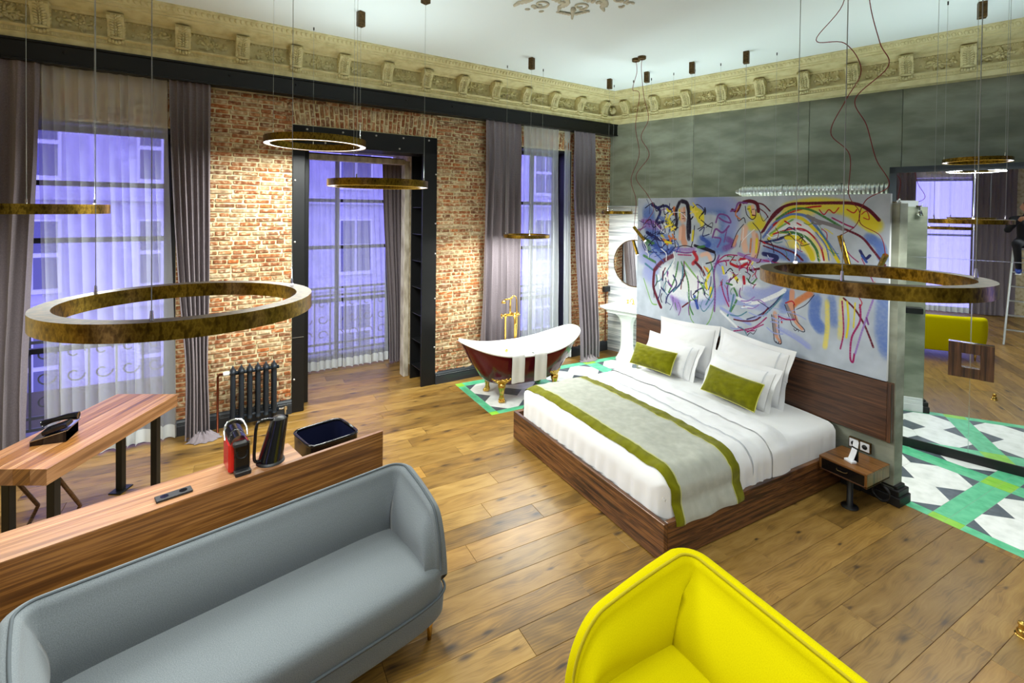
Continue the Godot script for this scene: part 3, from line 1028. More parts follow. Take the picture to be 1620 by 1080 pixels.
func build_windows():
	window_unit(1, "tall black framed window behind the desk curtains", -1.46, -0.18, 3.12, -0.34, [0.95, 2.0, 2.55], false)
	window_unit(2, "tall black framed balcony window in the niche behind the steel portal", 1.0, 2.66, 3.15, -1.62, [0.95, 1.75, 2.45])
	window_unit(3, "tall black framed window behind the bathtub curtains", 4.01, 5.01, 3.28, -0.34, [0.95, 1.75, 2.45])
	var w4 := struct("window_4", "tall curtained window on the wall facing the mirrors", Vector3(LEFT - 0.2, 0, 0), turn(90))
	var fr := nst()
	for q in [[-1.12, 1.6, 0.07, 3.2], [0.32, 1.6, 0.07, 3.2], [-0.4, 3.2, 1.5, 0.07], [-0.4, 0.05, 1.5, 0.1], [-0.4, 1.85, 1.5, 0.05]]:
		box(fr, Vector3(q[0], q[1], 0), Vector3(q[2], q[3], 0.07), 0.005)
	part(w4, "window_frame", fr, M.black)
	for s in [-0.76, -0.04]:
		part(w4, "pane", bx(Vector3(s, 1.6, 0), Vector3(0.64, 3.1, 0.006)), M.glass)
	# the niche behind the portal
	var n := struct("wall_back_niche", "dark side walls and ceiling of the window niche behind the portal", nW * DW, bW)
	for q in [[Vector3(0.83, 1.7, -1.1), Vector3(0.24, 3.4, 1.3)], [Vector3(2.86, 1.7, -1.1), Vector3(0.24, 3.4, 1.3)], [Vector3(1.84, 3.3, -1.1), Vector3(2.3, 0.24, 1.3)]]:
		part(n, "masonry", bx(q[0], q[1]), M.mortar)
	# outside: balconies, the street and the house across it
	for q in [[-1.6, 0.0, -0.78, "ironwork balcony rail outside the desk window"], [0.9, 2.8, -2.1, "ironwork balcony rail outside the niche window"], [3.9, 5.1, -0.78, "ironwork balcony rail outside the bath window"]]:
		var st := nst()
		lattice(st, q[0], q[1], 0.05, 1.06, 0)
		for e in [q[0] + 0.02, (q[0] + q[1]) * 0.5, q[1] - 0.02]: box(st, Vector3(e, 0.03, 0), Vector3(0.03, 0.06, 0.03))
		whole("balcony_railing", st, M.black, q[3], "railing", pW(0, 0, q[2]), bW, "balcony rails outside the windows")
		var fl := struct("ground_balcony", "stone slab of a balcony outside", nW * (DW + q[2]), bW)
		part(fl, "slab", bx(Vector3((q[0] + q[1]) * 0.5, -0.05, 0.1), Vector3(q[1] - q[0] + 0.2, 0.1, 0.6)), M.street)
	var b := thing("building", "pale house with tall windows across the street", "building", pW(2.0, -4.0, -11.0), bW)
	part(b, "front", bx(Vector3(0, 4.5, -0.5), Vector3(34, 9.0, 1.0)), M.facade)
	for j in 3:
		for k in 13:
			var x := -16.2 + k * 2.7
			var y := 2.1 + j * 2.9
			if y > 8.5: continue
			var wn := part(b, "window", bx(Vector3(x, y, 0.02), Vector3(1.15, 1.9, 0.08)), M.white_paint)
			var pn := nst()
			for q in [[-0.27, 0.5], [0.27, 0.5], [-0.27, -0.42], [0.27, -0.42]]:
				box(pn, Vector3(x + q[0], y + q[1], 0.07), Vector3(0.46, 0.8, 0.02))
			part(wn, "pane", pn, M.facade_dark)
		part(b, "string_course", bx(Vector3(0, 0.75 + j * 2.9, 0.06), Vector3(34, 0.22, 0.16), 0.02), M.facade)
	var gd := struct("ground_street", "street far below the windows")
	part(gd, "asphalt", bx(Vector3(2, -4.3, -14), Vector3(60, 0.3, 14)), M.street)

func build_portal():
	# steel portal frame round the niche, bolted, with lattice columns
	var p := thing("steel_portal", "black bolted steel portal frame around the window niche", "door frame", nW * DW, bW)
	part(p, "column", bx(Vector3(1.015, 1.64, 0.0), Vector3(0.13, 3.28, 0.03), 0.003), M.steel)
	part(p, "column", bx(Vector3(1.075, 1.64, -0.12), Vector3(0.02, 3.28, 0.24), 0.003), M.steel)
	part(p, "column", bx(Vector3(1.12, 1.64, -0.24), Vector3(0.10, 3.28, 0.02), 0.003), M.steel)
	part(p, "column", bx(Vector3(2.62, 1.64, 0.0), Vector3(0.20, 3.28, 0.03), 0.003), M.steel)
	part(p, "column", bx(Vector3(2.67, 1.64, -0.19), Vector3(0.02, 3.28, 0.38), 0.003), M.steel)
	part(p, "column", bx(Vector3(2.60, 1.64, -0.38), Vector3(0.16, 3.28, 0.02), 0.003), M.steel)
	for k in 9:
		part(p, "stiffener", bx(Vector3(2.60, 0.2 + k * 0.36, -0.19), Vector3(0.13, 0.012, 0.36)), M.steel)
	part(p, "lintel", bx(Vector3(1.835, 3.17, 0.0), Vector3(1.77, 0.22, 0.03), 0.003), M.steel)
	part(p, "lintel_flange", bx(Vector3(1.835, 3.07, -0.2), Vector3(1.56, 0.02, 0.4), 0.003), M.steel)
	part(p, "splice_plate", bx(Vector3(1.015, 0.86, 0.018), Vector3(0.12, 0.004, 0.004)), M.bolt)
	var bl := nst(true)
	lathe(bl, [Vector2(0.012, 0.0), Vector2(0.012, 0.006), Vector2(0.008, 0.010), Vector2(0.0, 0.011)], 8, Vector3.ZERO, Basis(Vector3.RIGHT, PI / 2))
	var bm := fin(bl)
	for q in [[0.975, 0.38], [0.975, 1.15], [0.975, 1.95], [0.975, 2.65], [2.705, 0.5], [2.705, 1.15], [2.705, 1.75], [2.705, 2.15], [2.705, 2.8], [1.1, 3.24], [1.5, 3.24], [1.9, 3.24], [2.25, 3.24], [2.6, 3.24], [1.3, 3.10], [1.75, 3.10], [2.2, 3.10]]:
		var b := part(p, "bolt", bm, M.bolt)
		b.position = Vector3(q[0], q[1], 0.015)
	var wf := thing("wooden_door_lining", "worn whitewashed timber lining inside the steel portal", "door frame", nW * DW, bW)
	part(wf, "post", bx(Vector3(2.50, 1.5, -0.55), Vector3(0.07, 3.0, 0.14), 0.004, 1), M.white_wood)
	part(wf, "post", bx(Vector3(1.17, 1.5, -0.55), Vector3(0.06, 3.0, 0.14), 0.004, 1), M.white_wood)
	part(wf, "head", bx(Vector3(1.835, 2.985, -0.55), Vector3(1.27, 0.07, 0.14), 0.004, 0), M.white_wood)
	# beam under the cornice that carries the curtains
	var b := struct("trim_back_beam", "black steel channel under the cornice that carries the curtains", nW * DW, bW)
	var st := nst()
	sweep_x(st, [Vector2(0.0, 3.585), Vector2(0.15, 3.585), Vector2(0.15, 3.60), Vector2(0.135, 3.605), Vector2(0.135, 3.752), Vector2(0.15, 3.757), Vector2(0.15, 3.775), Vector2(0.0, 3.775)], -3.3, 5.915)
	part(b, "channel", st, M.steel)
	for k in 12:
		var o := part(b, "bolt", bm, M.steel)
		o.position = Vector3(-1.6 + k * 0.64, 3.70, 0.135)

# ---------------------------------------------------------------- lamps
# ring pendant: brass band, glowing lower rim, three wires to the ceiling, one of them under a bronze canopy
func ring_lamp(label: String, c: Vector3, r: float, hb: float, wires: Array, canopy: int, power := 1.0, group := "brass ring pendant lamps"):
	var o := thing("ring_pendant_lamp", label, "pendant lamp", c, Basis(), group)
	var wd := clampf(r * 0.14, 0.028, 0.055)
	var ro := r
	var ri := r - wd
	var h := hb * 0.5
	var band := nst(true)
	var seg := 72
	for q in [[ro, -h, ro, h], [ri, h, ri, -h]]:
		grid(band, seg, 1, func(u, v): return Vector3(cos(u * TAU) * q[0], lerpf(q[1], q[3], v), sin(u * TAU) * q[0]))
	part(o, "band", band, M.brass)
	var top := nst(true)
	grid(top, seg, 1, func(u, v): return Vector3(cos(u * TAU) * lerpf(ri, ro, v), h, sin(u * TAU) * lerpf(ri, ro, v)))
	part(o, "top_rim", top, M.bronze)
	var led := nst(true)
	grid(led, seg, 1, func(u, v): return Vector3(cos(u * TAU) * lerpf(ri + 0.004, ro - 0.004, v), -h + 0.004, sin(u * TAU) * lerpf(ri + 0.004, ro - 0.004, v)))
	part(o, "light_strip", led, M.led)
	var k := 0
	for w in wires:
		var a: float = deg_to_rad(w)
		var x := Vector3(cos(a), 0, sin(a)) * (r - wd * 0.5)
		var st := nst(true)
		tube(st, [x + Vector3.UP * h, x + Vector3.UP * (CEIL - c.y)], 0.0014, 5, false)
		part(o, "wire", st, M.wire)
		var gl := nst(true)
		lathe(gl, [Vector2(0.004, 0.03), Vector2(0.006, 0.0)], 8, x + Vector3.UP * (h - 0.001))
		part(o, "wire_grip", gl, M.chrome)
		if k == canopy:
			part(o, "canopy", bx(x + Vector3.UP * (CEIL - c.y - 0.07), Vector3(0.062, 0.14, 0.062), 0.004, 1, turn(25)), M.bronze)
		else:
			var an := nst(true)
			lathe(an, [Vector2(0.006, 0.0), Vector2(0.006, -0.03), Vector2(0.0, -0.034)], 8, x + Vector3.UP * (CEIL - c.y))
			part(o, "ceiling_anchor", an, M.black)
		k += 1
	# a small upward diode beside one wire
	var ua: float = deg_to_rad(wires[maxi(canopy, 0)])
	var ux := Vector3(cos(ua), 0, sin(ua)) * (r - wd * 0.5)
	var ul := nst(true)
	blob(ul, ux + Vector3.UP * (h + 0.004), Vector3(0.008, 0.006, 0.008), 8, 5)
	part(o, "upward_led", ul, M.led)
	var sp := SpotLight3D.new()
	sp.name = "upward_light"
	sp.light_color = Color(0.92, 1.0, 1.0)
	sp.light_energy = UPLIGHT
	sp.light_size = 0.02
	sp.spot_angle = 66.0
	sp.spot_angle_attenuation = 1.0
	sp.spot_range = 10.0
	sp.shadow_enabled = true
	o.add_child(sp)
	sp.transform = Transform3D(Basis(Vector3.RIGHT, PI / 2), ux + Vector3.UP * (h + 0.014))
	# the light itself: strips just under the glowing rim
	var n := 8
	var rm := (ro + ri) * 0.5
	for j in n:
		var a := TAU * (j + 0.5) / n
		var l := AreaLight3D.new()
		l.name = "ring_light"
		l.area_size = Vector2(2.0 * rm * tan(PI / n) * 0.98, wd * 0.8)
		l.area_normalize_energy = false
		l.light_color = Color(0.985, 1.0, 0.97)
		l.light_energy = LAMP * power / PI * 3.0
		l.area_range = 14.0
		l.shadow_enabled = true
		o.add_child(l, true)
		l.transform = Transform3D(Basis(Vector3(-sin(a), 0, cos(a)), Vector3(cos(a), 0, sin(a)), Vector3(-sin(a), 0, cos(a)).cross(Vector3(cos(a), 0, sin(a)))), Vector3(cos(a) * rm, -h - 0.004, sin(a) * rm))
		if l.transform.basis.z.y < 0.0:
			l.transform.basis = Basis(-l.transform.basis.x, l.transform.basis.y, -l.transform.basis.z)

func build_lamps():
	ring_lamp("large brass ring lamp hanging over the grey sofa", Vector3(-0.175, 1.987, -2.13), 0.42, 0.055, [337, 98, 218], -1, 0.8)
	ring_lamp("large brass ring lamp hanging in front of the painting over the yellow loveseat", Vector3(1.846, 2.129, -0.864), 0.32, 0.042, [285, 47, 166], -1, 0.7)
	ring_lamp("brass ring lamp over the desk, cut by the picture's left edge", Vector3(-1.114, 2.322, -3.811), 0.40, 0.055, [18, 138, 258], -1, 1.4)
	ring_lamp("highest brass ring lamp before the steel portal, its lit underside showing", Vector3(0.624, 2.972, -5.06), 0.46, 0.065, [33, 153, 273], 0, 2.1)
	ring_lamp("brass ring lamp just below the highest one, before the balcony window", Vector3(0.982, 2.546, -4.059), 0.40, 0.055, [9, 129, 249], 0, 1.0)
	ring_lamp("small brass ring lamp hanging above the bathtub", Vector3(3.229, 2.007, -5.453), 0.30, 0.04, [113, 345, 220], 0, 2.2)
	ring_lamp("smallest brass ring lamp in the corner beside the washbasin mirror", Vector3(4.775, 2.323, -5.486), 0.22, 0.042, [171, 51, 291], 0, 4.2)
	ring_lamp("lit brass ring lamp above the top of the mirrored wardrobe", Vector3(5.49, 2.815, -1.744), 0.225, 0.032, [345, 250, 110], 0, 1.4)
	ring_lamp("brass ring lamp seen edge-on in front of the mirrored doors", Vector3(4.391, 2.304, -1.423), 0.22, 0.03, [347, 107, 227], -1, 1.3)
	# lamps of the bathroom passage, below the top edge of the painting
	var wf := [Vector3(4.97, 2.1, -4.92), Vector3(5.14, 2.1, -4.31), Vector3(5.34, 2.1, -3.70)]
	var lb := ["brass ring lamp behind the painting, canopy nearest the corner", "brass ring lamp behind the painting, canopy second from the corner", "brass ring lamp behind the painting, canopy third from the corner"]
	for k in 3:
		ring_lamp(lb[k], wf[k], 0.22, 0.04, [180, 50, 290], 0, 1.3)
	# one more behind the viewer's shoulder, mirrored in the wardrobe
	ring_lamp("brass ring lamp behind the viewer, seen only in the mirror", Vector3(0.35, 2.62, 1.35), 0.42, 0.055, [10, 130, 250], 0, 1.0)

	# slim brass tubes on loose red cords, in pairs
	var pairs := [
		["slim brass tube lamp on a red cord, tilted, at the painting's left corner", Vector3(4.234, CEIL, -4.56), [Vector3(4.24, 4.05, -4.55), Vector3(4.25, 3.86, -4.63), Vector3(4.26, 3.78, -4.52), Vector3(4.28, 3.4, -4.60), Vector3(4.3, 3.05, -4.55), Vector3(4.33, 2.75, -4.72), Vector3(4.36, 2.5, -4.66), Vector3(4.39, 2.30, -4.70)], Vector3(4.40, 2.14, -4.73), Vector3(4.40, 1.975, -4.53)],
		["slim brass tube lamp on a red cord, hanging lower, left of the painting", Vector3(4.234, CEIL, -4.46), [Vector3(4.22, 4.05, -4.45), Vector3(4.22, 3.72, -4.40), Vector3(4.24, 3.45, -4.34), Vector3(4.26, 3.25, -4.48), Vector3(4.28, 3.02, -4.36), Vector3(4.30, 2.78, -4.60), Vector3(4.34, 2.55, -4.44), Vector3(4.37, 2.38, -4.36), Vector3(4.39, 2.22, -4.50)], Vector3(4.42, 1.965, -4.76), Vector3(4.42, 1.79, -4.68)],
		["slim brass tube lamp on a red cord before the rainbow strokes of the painting", Vector3(3.9, CEIL, -2.0), [Vector3(3.9, 3.9, -2.02), Vector3(3.92, 3.70, -2.22), Vector3(3.94, 3.62, -2.02), Vector3(3.97, 3.4, -1.92), Vector3(4.0, 3.2, -2.04), Vector3(4.04, 2.98, -2.16), Vector3(4.1, 2.8, -2.05), Vector3(4.16, 2.5, -2.08), Vector3(4.2, 2.36, -2.02), Vector3(4.2, 2.25, -2.05)], Vector3(4.22, 2.17, -2.17), Vector3(4.22, 1.93, -2.10)],
		["slim brass tube lamp on a red cord pointing at the painting's right edge", Vector3(3.9, CEIL, -1.86), [Vector3(3.9, 3.85, -1.84), Vector3(3.92, 3.55, -1.78), Vector3(3.95, 3.38, -1.74), Vector3(3.98, 3.2, -1.96), Vector3(4.02, 3.0, -1.9), Vector3(4.08, 2.75, -1.86), Vector3(4.14, 2.56, -1.80), Vector3(4.2, 2.45, -1.98), Vector3(4.25, 2.28, -2.04), Vector3(4.30, 2.18, -1.92)], Vector3(4.34, 2.03, -1.90), Vector3(4.44, 1.93, -1.98)],
	]
	for q in pairs:
		var o := thing("tube_pendant_lamp", q[0], "pendant lamp", q[1], Basis(), "brass tube lamps on red cords")
		var base: Vector3 = q[1]
		var can := nst(true)
		lathe(can, [Vector2(0.0, 0.0), Vector2(0.05, 0.0), Vector2(0.05, -0.03), Vector2(0.046, -0.034), Vector2(0.0, -0.034)], 20)
		part(o, "ceiling_rose", can, M.bronze)
		var pts := [Vector3(0, -0.03, 0)]
		for p in q[2]: pts.append(p - base)
		pts.append(q[3] - base)
		var cd := nst(true)
		tube(cd, curve(pts, 8), 0.0032, 6)
		part(o, "cord", cd, M.red_cord)
		var tb := nst(true)
		var a: Vector3 = q[3] - base
		var b: Vector3 = q[4] - base
		tube(tb, [a, a.lerp(b, 0.02), a.lerp(b, 0.98), b], 0.02, 14)
		part(o, "brass_tube", tb, M.brass)
		var ld := nst(true)
		tube(ld, [b, b + (b - a) * 0.01], 0.015, 12)
		part(o, "lens", ld, M.led)
		var s := SpotLight3D.new()
		s.name = "tube_light"
		s.light_energy = 0.6
		s.light_size = 0.015
		s.spot_angle = 28.0
		s.spot_angle_attenuation = 0.6
		s.spot_range = 8.0
		s.shadow_enabled = true
		o.add_child(s)
		s.look_at_from_position(b + (b - a).normalized() * 0.012, b + (b - a), Vector3.RIGHT)

# ---------------------------------------------------------------- curtains
# cloth hung from y1 to y0 between s0..s1 at the top and e0..e1 at the bottom, in the frame of the brick wall
func curtain(called: String, label: String, s0: float, s1: float, e0: float, e1: float, d: float, folds: float, amp: float, y0: float, y1: float, m: Material, sd: int, cat := "curtain", dbot := 0.0, frame := Transform3D(), hem := false, gather := 0.0):
	var ns := FastNoiseLite.new()
	ns.seed = sd
	ns.frequency = 1.0
	var W := Transform3D(bW, nW * DW) if frame == Transform3D() else frame
	var o := thing(called, label, cat, W.origin, W.basis, "window curtains")
	var f = func(u, v):
		var sw = u + ns.get_noise_2d(u * 3.0, 7.0) * 0.05
		var yy := lerpf(y1, y0, v)
		var k := smoothstep(0.0, 1.0, v)
		var mid := 1.0 - gather * exp(-pow((v - 0.8) / 0.14, 2.0))
		var a := lerpf(s0, e0, k)
		var b := lerpf(s1, e1, k)
		var cx := (a + b) * 0.5
		var x := cx + (lerpf(a, b, u) - cx) * mid
		var ph = sw * folds * TAU + ns.get_noise_2d(u * 2.0, v * 0.8 + 3.0) * (0.5 + 1.6 * v)
		var am = amp * (0.75 + 0.25 * ns.get_noise_2d(u * 5.0, 1.0)) * (0.55 + 0.45 * smoothstep(0.0, 0.15, v)) * (1.0 + 0.25 * v)
		var z = d + dbot * k * k + sin(ph) * am + ns.get_noise_2d(u * 9.0, v * 2.0) * amp * 0.25
		x += cos(ph) * am * 0.35
		return Vector3(x, yy, z)
	var nu := int(folds * 14)
	var wdt := absf(s1 - s0)
	if hem:
		var cut := 1.0 - 0.13 / (y1 - y0)
		var a := nst(true)
		grid(a, nu, 26, func(u, v): return f.call(u, v * cut), wdt, y1 - y0)
		part(o, "cloth", a, m)
		var b := nst(true)
		grid(b, nu, 3, func(u, v): return f.call(u, cut + v * (1.0 - cut)) + Vector3(0, 0, 0.002), wdt, 0.12)
		part(o, "hem", b, M.hem)
	else:
		var a := nst(true)
		grid(a, nu, 30, f, wdt, y1 - y0)
		part(o, "cloth", a, m)
	return o

func puddle(o: Node3D, c: Vector3, rx: float, rz: float, sd: int):
	# cloth heaped on the floor at the foot of a curtain
	var ns := FastNoiseLite.new()
	ns.seed = sd
	ns.frequency = 1.0
	var st := nst(true)
	grid(st, 48, 10, func(u, v):
		var a: float = u * TAU
		var rr: float = 0.25 + 0.75 * v
		var w: float = 1.0 + 0.14 * sin(a * 7.0 + ns.get_noise_2d(cos(a) * 2.0, sin(a) * 2.0) * 4.0) * v
		var h: float = 0.05 * pow(1.0 - v, 1.2) + 0.022 * (1.0 + sin(a * 9.0 + v * 4.0)) * (1.0 - v * v) + 0.006
		return c + Vector3(cos(a) * rx * rr * w, h, sin(a) * rz * rr * w))
	part(o, "floor_folds", st, M.curtain)

func build_curtains():
	curtain("dark_curtain", "taupe curtain at the picture's left edge beside the desk", -1.95, -1.12, -2.0, -1.22, 0.10, 7.5, 0.06, 0.02, 3.585, M.curtain, 1)
	curtain("sheer_curtain", "wide white sheer behind the desk", -1.16, -0.20, -1.12, -0.12, 0.05, 10.5, 0.035, 0.015, 3.585, M.sheer, 2, "curtain", 0.0, Transform3D(), true)
	var c = curtain("dark_curtain", "taupe curtain gathered beside the radiator, its foot heaped on the floor", -0.20, 0.16, -0.06, 0.16, 0.10, 6.5, 0.042, 0.03, 3.585, M.curtain, 3, "curtain", 0.12, Transform3D(), false, 0.2)
	puddle(c, Vector3(0.10, 0.0, 0.24), 0.15, 0.10, 5)
	curtain("dark_curtain", "taupe curtain behind the left column of the steel portal", 1.02, 1.36, 1.02, 1.30, -1.25, 4.0, 0.03, 0.02, 3.1, M.curtain, 4)
	curtain("sheer_curtain", "white sheer over the left half of the balcony window", 1.33, 1.80, 1.30, 1.84, -1.34, 6.0, 0.03, 0.015, 3.1, M.sheer, 5, "curtain", 0.03, Transform3D(), true)
	curtain("sheer_curtain", "white sheer over the right half of the balcony window", 1.84, 2.42, 1.84, 2.52, -1.34, 7.0, 0.035, 0.015, 3.1, M.sheer, 6, "curtain", 0.05, Transform3D(), true)
	curtain("dark_curtain", "taupe curtain behind the timber post of the portal", 2.36, 2.70, 2.50, 2.72, -1.16, 5.5, 0.04, 0.02, 3.1, M.curtain, 7)
	curtain("dark_curtain", "taupe curtain left of the bathtub window", 3.40, 4.0, 3.36, 4.0, 0.11, 5.5, 0.062, 0.02, 3.585, M.curtain, 8)
	curtain("sheer_curtain", "white sheer in the middle of the bathtub window", 4.07, 4.74, 4.07, 4.78, 0.06, 6.5, 0.03, 0.015, 3.585, M.sheer, 9, "curtain", 0.0, Transform3D(), true)
	curtain("sheer_curtain", "narrow white sheer beside the right bathtub curtain", 4.88, 5.0, 4.88, 5.06, 0.02, 2.5, 0.02, 0.015, 3.585, M.sheer, 10, "curtain", 0.02, Transform3D(), true)
	var d = curtain("dark_curtain", "taupe curtain right of the bathtub window, trailing on the floor", 4.98, 5.44, 5.04, 5.40, 0.12, 5.5, 0.055, 0.03, 3.585, M.curtain, 11, "curtain", 0.17)
	puddle(d, Vector3(5.20, 0.0, 0.30), 0.17, 0.08, 6)
	# curtains of the window that the mirrors show
	var fr := Transform3D(turn(90), Vector3(LEFT, 0, 0))
	curtain("dark_curtain", "dark curtain left of the sheers seen in the mirrored doors", 0.10, 0.75, 0.10, 0.75, 0.12, 7.0, 0.04, 0.02, 3.6, M.curtain, 12, "curtain", 0.0, fr)
	curtain("sheer_curtain", "white sheers seen in the mirrored doors", -0.98, 0.12, -0.98, 0.12, 0.07, 10.0, 0.03, 0.015, 3.6, M.sheer, 13, "curtain", 0.0, fr, true)
	curtain("dark_curtain", "dark curtain right of the sheers seen in the mirrored doors", -1.75, -0.95, -1.75, -0.95, 0.12, 8.0, 0.04, 0.02, 3.6, M.curtain, 14, "curtain", 0.0, fr)

# ---------------------------------------------------------------- partition, painting, bed
func build_partition():
	var p := struct("wall_partition", "low concrete partition behind the bed")
	part(p, "core", bx(Vector3(4.693, 1.22, -3.41), Vector3(0.134, 2.44, 2.96), 0.004), M.concrete[3])
	var b := struct("baseboard_partition", "black stepped baseboard round the end of the partition")
	for q in [[0.0, 0.075, 0.055], [0.075, 0.125, 0.045], [0.125, 0.15, 0.025]]:
		var e: float = q[2]
		part(b, "board", bx(Vector3(4.69 - 0.0, (q[0] + q[1]) * 0.5, -1.93 - 0.2 + e * 0.5), Vector3(0.14 + 2.0 * e - 0.06, q[1] - q[0], 0.4 + e), 0.005), M.black)
	part(b, "board", bx(Vector3(4.60, 0.06, -3.5), Vector3(0.04, 0.12, 2.7), 0.004), M.black)
	var b2 := struct("baseboard_bath", "white stepped baseboard on the bathroom side of the partition")
	for q in [[0.0, 0.09, 0.03], [0.09, 0.135, 0.022], [0.135, 0.165, 0.012]]:
		part(b2, "board", bx(Vector3(4.76 + q[2] * 0.5, (q[0] + q[1]) * 0.5, -3.40), Vector3(q[2], q[1] - q[0], 2.92), 0.003), M.white_paint)
	# small clip spotlight wired to the top of the partition
	var l := thing("clip_spotlight", "small clip spotlight at the back of the partition top", "spotlight", Vector3(4.70, 2.44, -2.02))
	var st := nst(true)
	tube(st, curve([Vector3(-0.05, 0.0, 0.06), Vector3(-0.02, 0.03, 0.06), Vector3(0.06, 0.015, 0.03), Vector3(0.10, -0.02, 0.0)], 6), 0.005, 6)
	part(l, "cable", st, M.white_paint)
	var sh := nst(true)
	lathe(sh, [Vector2(0.0, 0.05), Vector2(0.015, 0.05), Vector2(0.022, 0.03), Vector2(0.035, -0.02), Vector2(0.033, -0.02), Vector2(0.0, 0.01)], 14, Vector3(0.11, -0.09, 0.0))
	part(l, "shade", sh, M.chrome)
	part(l, "stem", bx(Vector3(0.105, -0.03, 0.0), Vector3(0.012, 0.06, 0.012)), M.black)
	part(l, "clamp", bx(Vector3(0.07, 0.006, 0.0), Vector3(0.10, 0.012, 0.03), 0.002), M.bronze)
	var sl := thing("towel_slot", "short black shelf on the bathroom side of the partition", "shelf", Vector3(4.76, 1.21, -2.06))
	part(sl, "shelf_board", bx(Vector3(0.04, 0.0, 0.0), Vector3(0.08, 0.07, 0.18), 0.004), M.black)
	# headboard of walnut boards
	var h := thing("headboard", "dark walnut headboard panel behind the bed", "headboard", Vector3(4.60, 0.5, -3.41))
	part(h, "panel", bx(Vector3(0, 0.24, 0.0), Vector3(0.045, 0.475, 2.88), 0.003, 2, Basis(), Vector2(0.3, 0.1)), M.walnut)
	part(h, "edge_band", bx(Vector3(0.0, 0.24, 1.455), Vector3(0.05, 0.48, 0.03), 0.003, 1), M.walnut)
	# painting
	var a := thing("painting", "large expressive painting of two seated figures in swirling colours", "painting", Vector3(4.605, 0.985, -4.868))
	part(a, "canvas_edge", bx(Vector3(0.003, 0.765, 1.442), Vector3(0.028, 1.53, 2.884), 0.002), M.canvas_edge)
	var q := nst()
	var x := -0.0115
	var z0 := 0.0
	var z1 := 2.884
	tri(q, Vector3(x, 0, z0), Vector3(x, 1.53, z0), Vector3(x, 1.53, z1), Vector3.LEFT, Vector2(0, 1), Vector2(0, 0), Vector2(1, 0))
	tri(q, Vector3(x, 0, z0), Vector3(x, 1.53, z1), Vector3(x, 0, z1), Vector3.LEFT, Vector2(0, 1), Vector2(1, 0), Vector2(1, 1))
	var pm := mat(Color.WHITE, 0.7, 0.0, 0.3)
	pm.albedo_texture = painting_picture()
	pm.texture_repeat = false
	part(a, "painted_canvas", q, pm)

# sheet over the mattress: u from the foot's hem to the head, q across (-1 far hem, 1 near hem)
func bed_point(lx: float, q: float, off: float, topy: float, hw: float, drop: float, rr: float, foot: float) -> Vector3:
	# lx: path length from the foot hem; foot = x of the vertical foot face
	var yx := 0.0
	var x := 0.0
	var r := rr
	if lx < drop - r:
		x = foot
		yx = drop - lx
	elif lx < drop - r + r * PI / 2:
		var th := (lx - (drop - r)) / r
		x = foot + r - r * cos(th)
		yx = r - r * sin(th)
	else:
		x = foot + r + (lx - (drop - r + r * PI / 2))
	var half := (hw - r) + r * PI / 2 + (drop - r)
	var a := absf(q) * half
	var z := 0.0
	var yz := 0.0
	if a < hw - r:
		z = a
	elif a < hw - r + r * PI / 2:
		var th := (a - (hw - r)) / r
		z = hw - r + r * sin(th)
		yz = r - r * cos(th)
	else:
		z = hw
		yz = r + a - (hw - r + r * PI / 2)
	var cr := 0.028 * (1.0 - pow(absf(z) / hw, 3.0))
	var y := topy + cr - sqrt(yx * yx + yz * yz) if yx < r and yz < r else topy + cr - maxf(yx, yz)
	# round the corner of the foot in plan
	var rp := 0.15
	var cx := foot + rp - x
	var cz := z - (hw - rp)
	if cx > 0.0 and cz > 0.0:
		var dd := sqrt(cx * cx + cz * cz)
		if dd > rp:
			x = foot + rp - cx * rp / dd
			z = hw - rp + cz * rp / dd
	return Vector3(x, maxf(y, topy - drop) , signf(q) * z) + Vector3(-off if yx > r * 0.7 else 0.0, off if (yx < r and yz < r) else 0.0, signf(q) * (off if yz > r * 0.5 else 0.0))

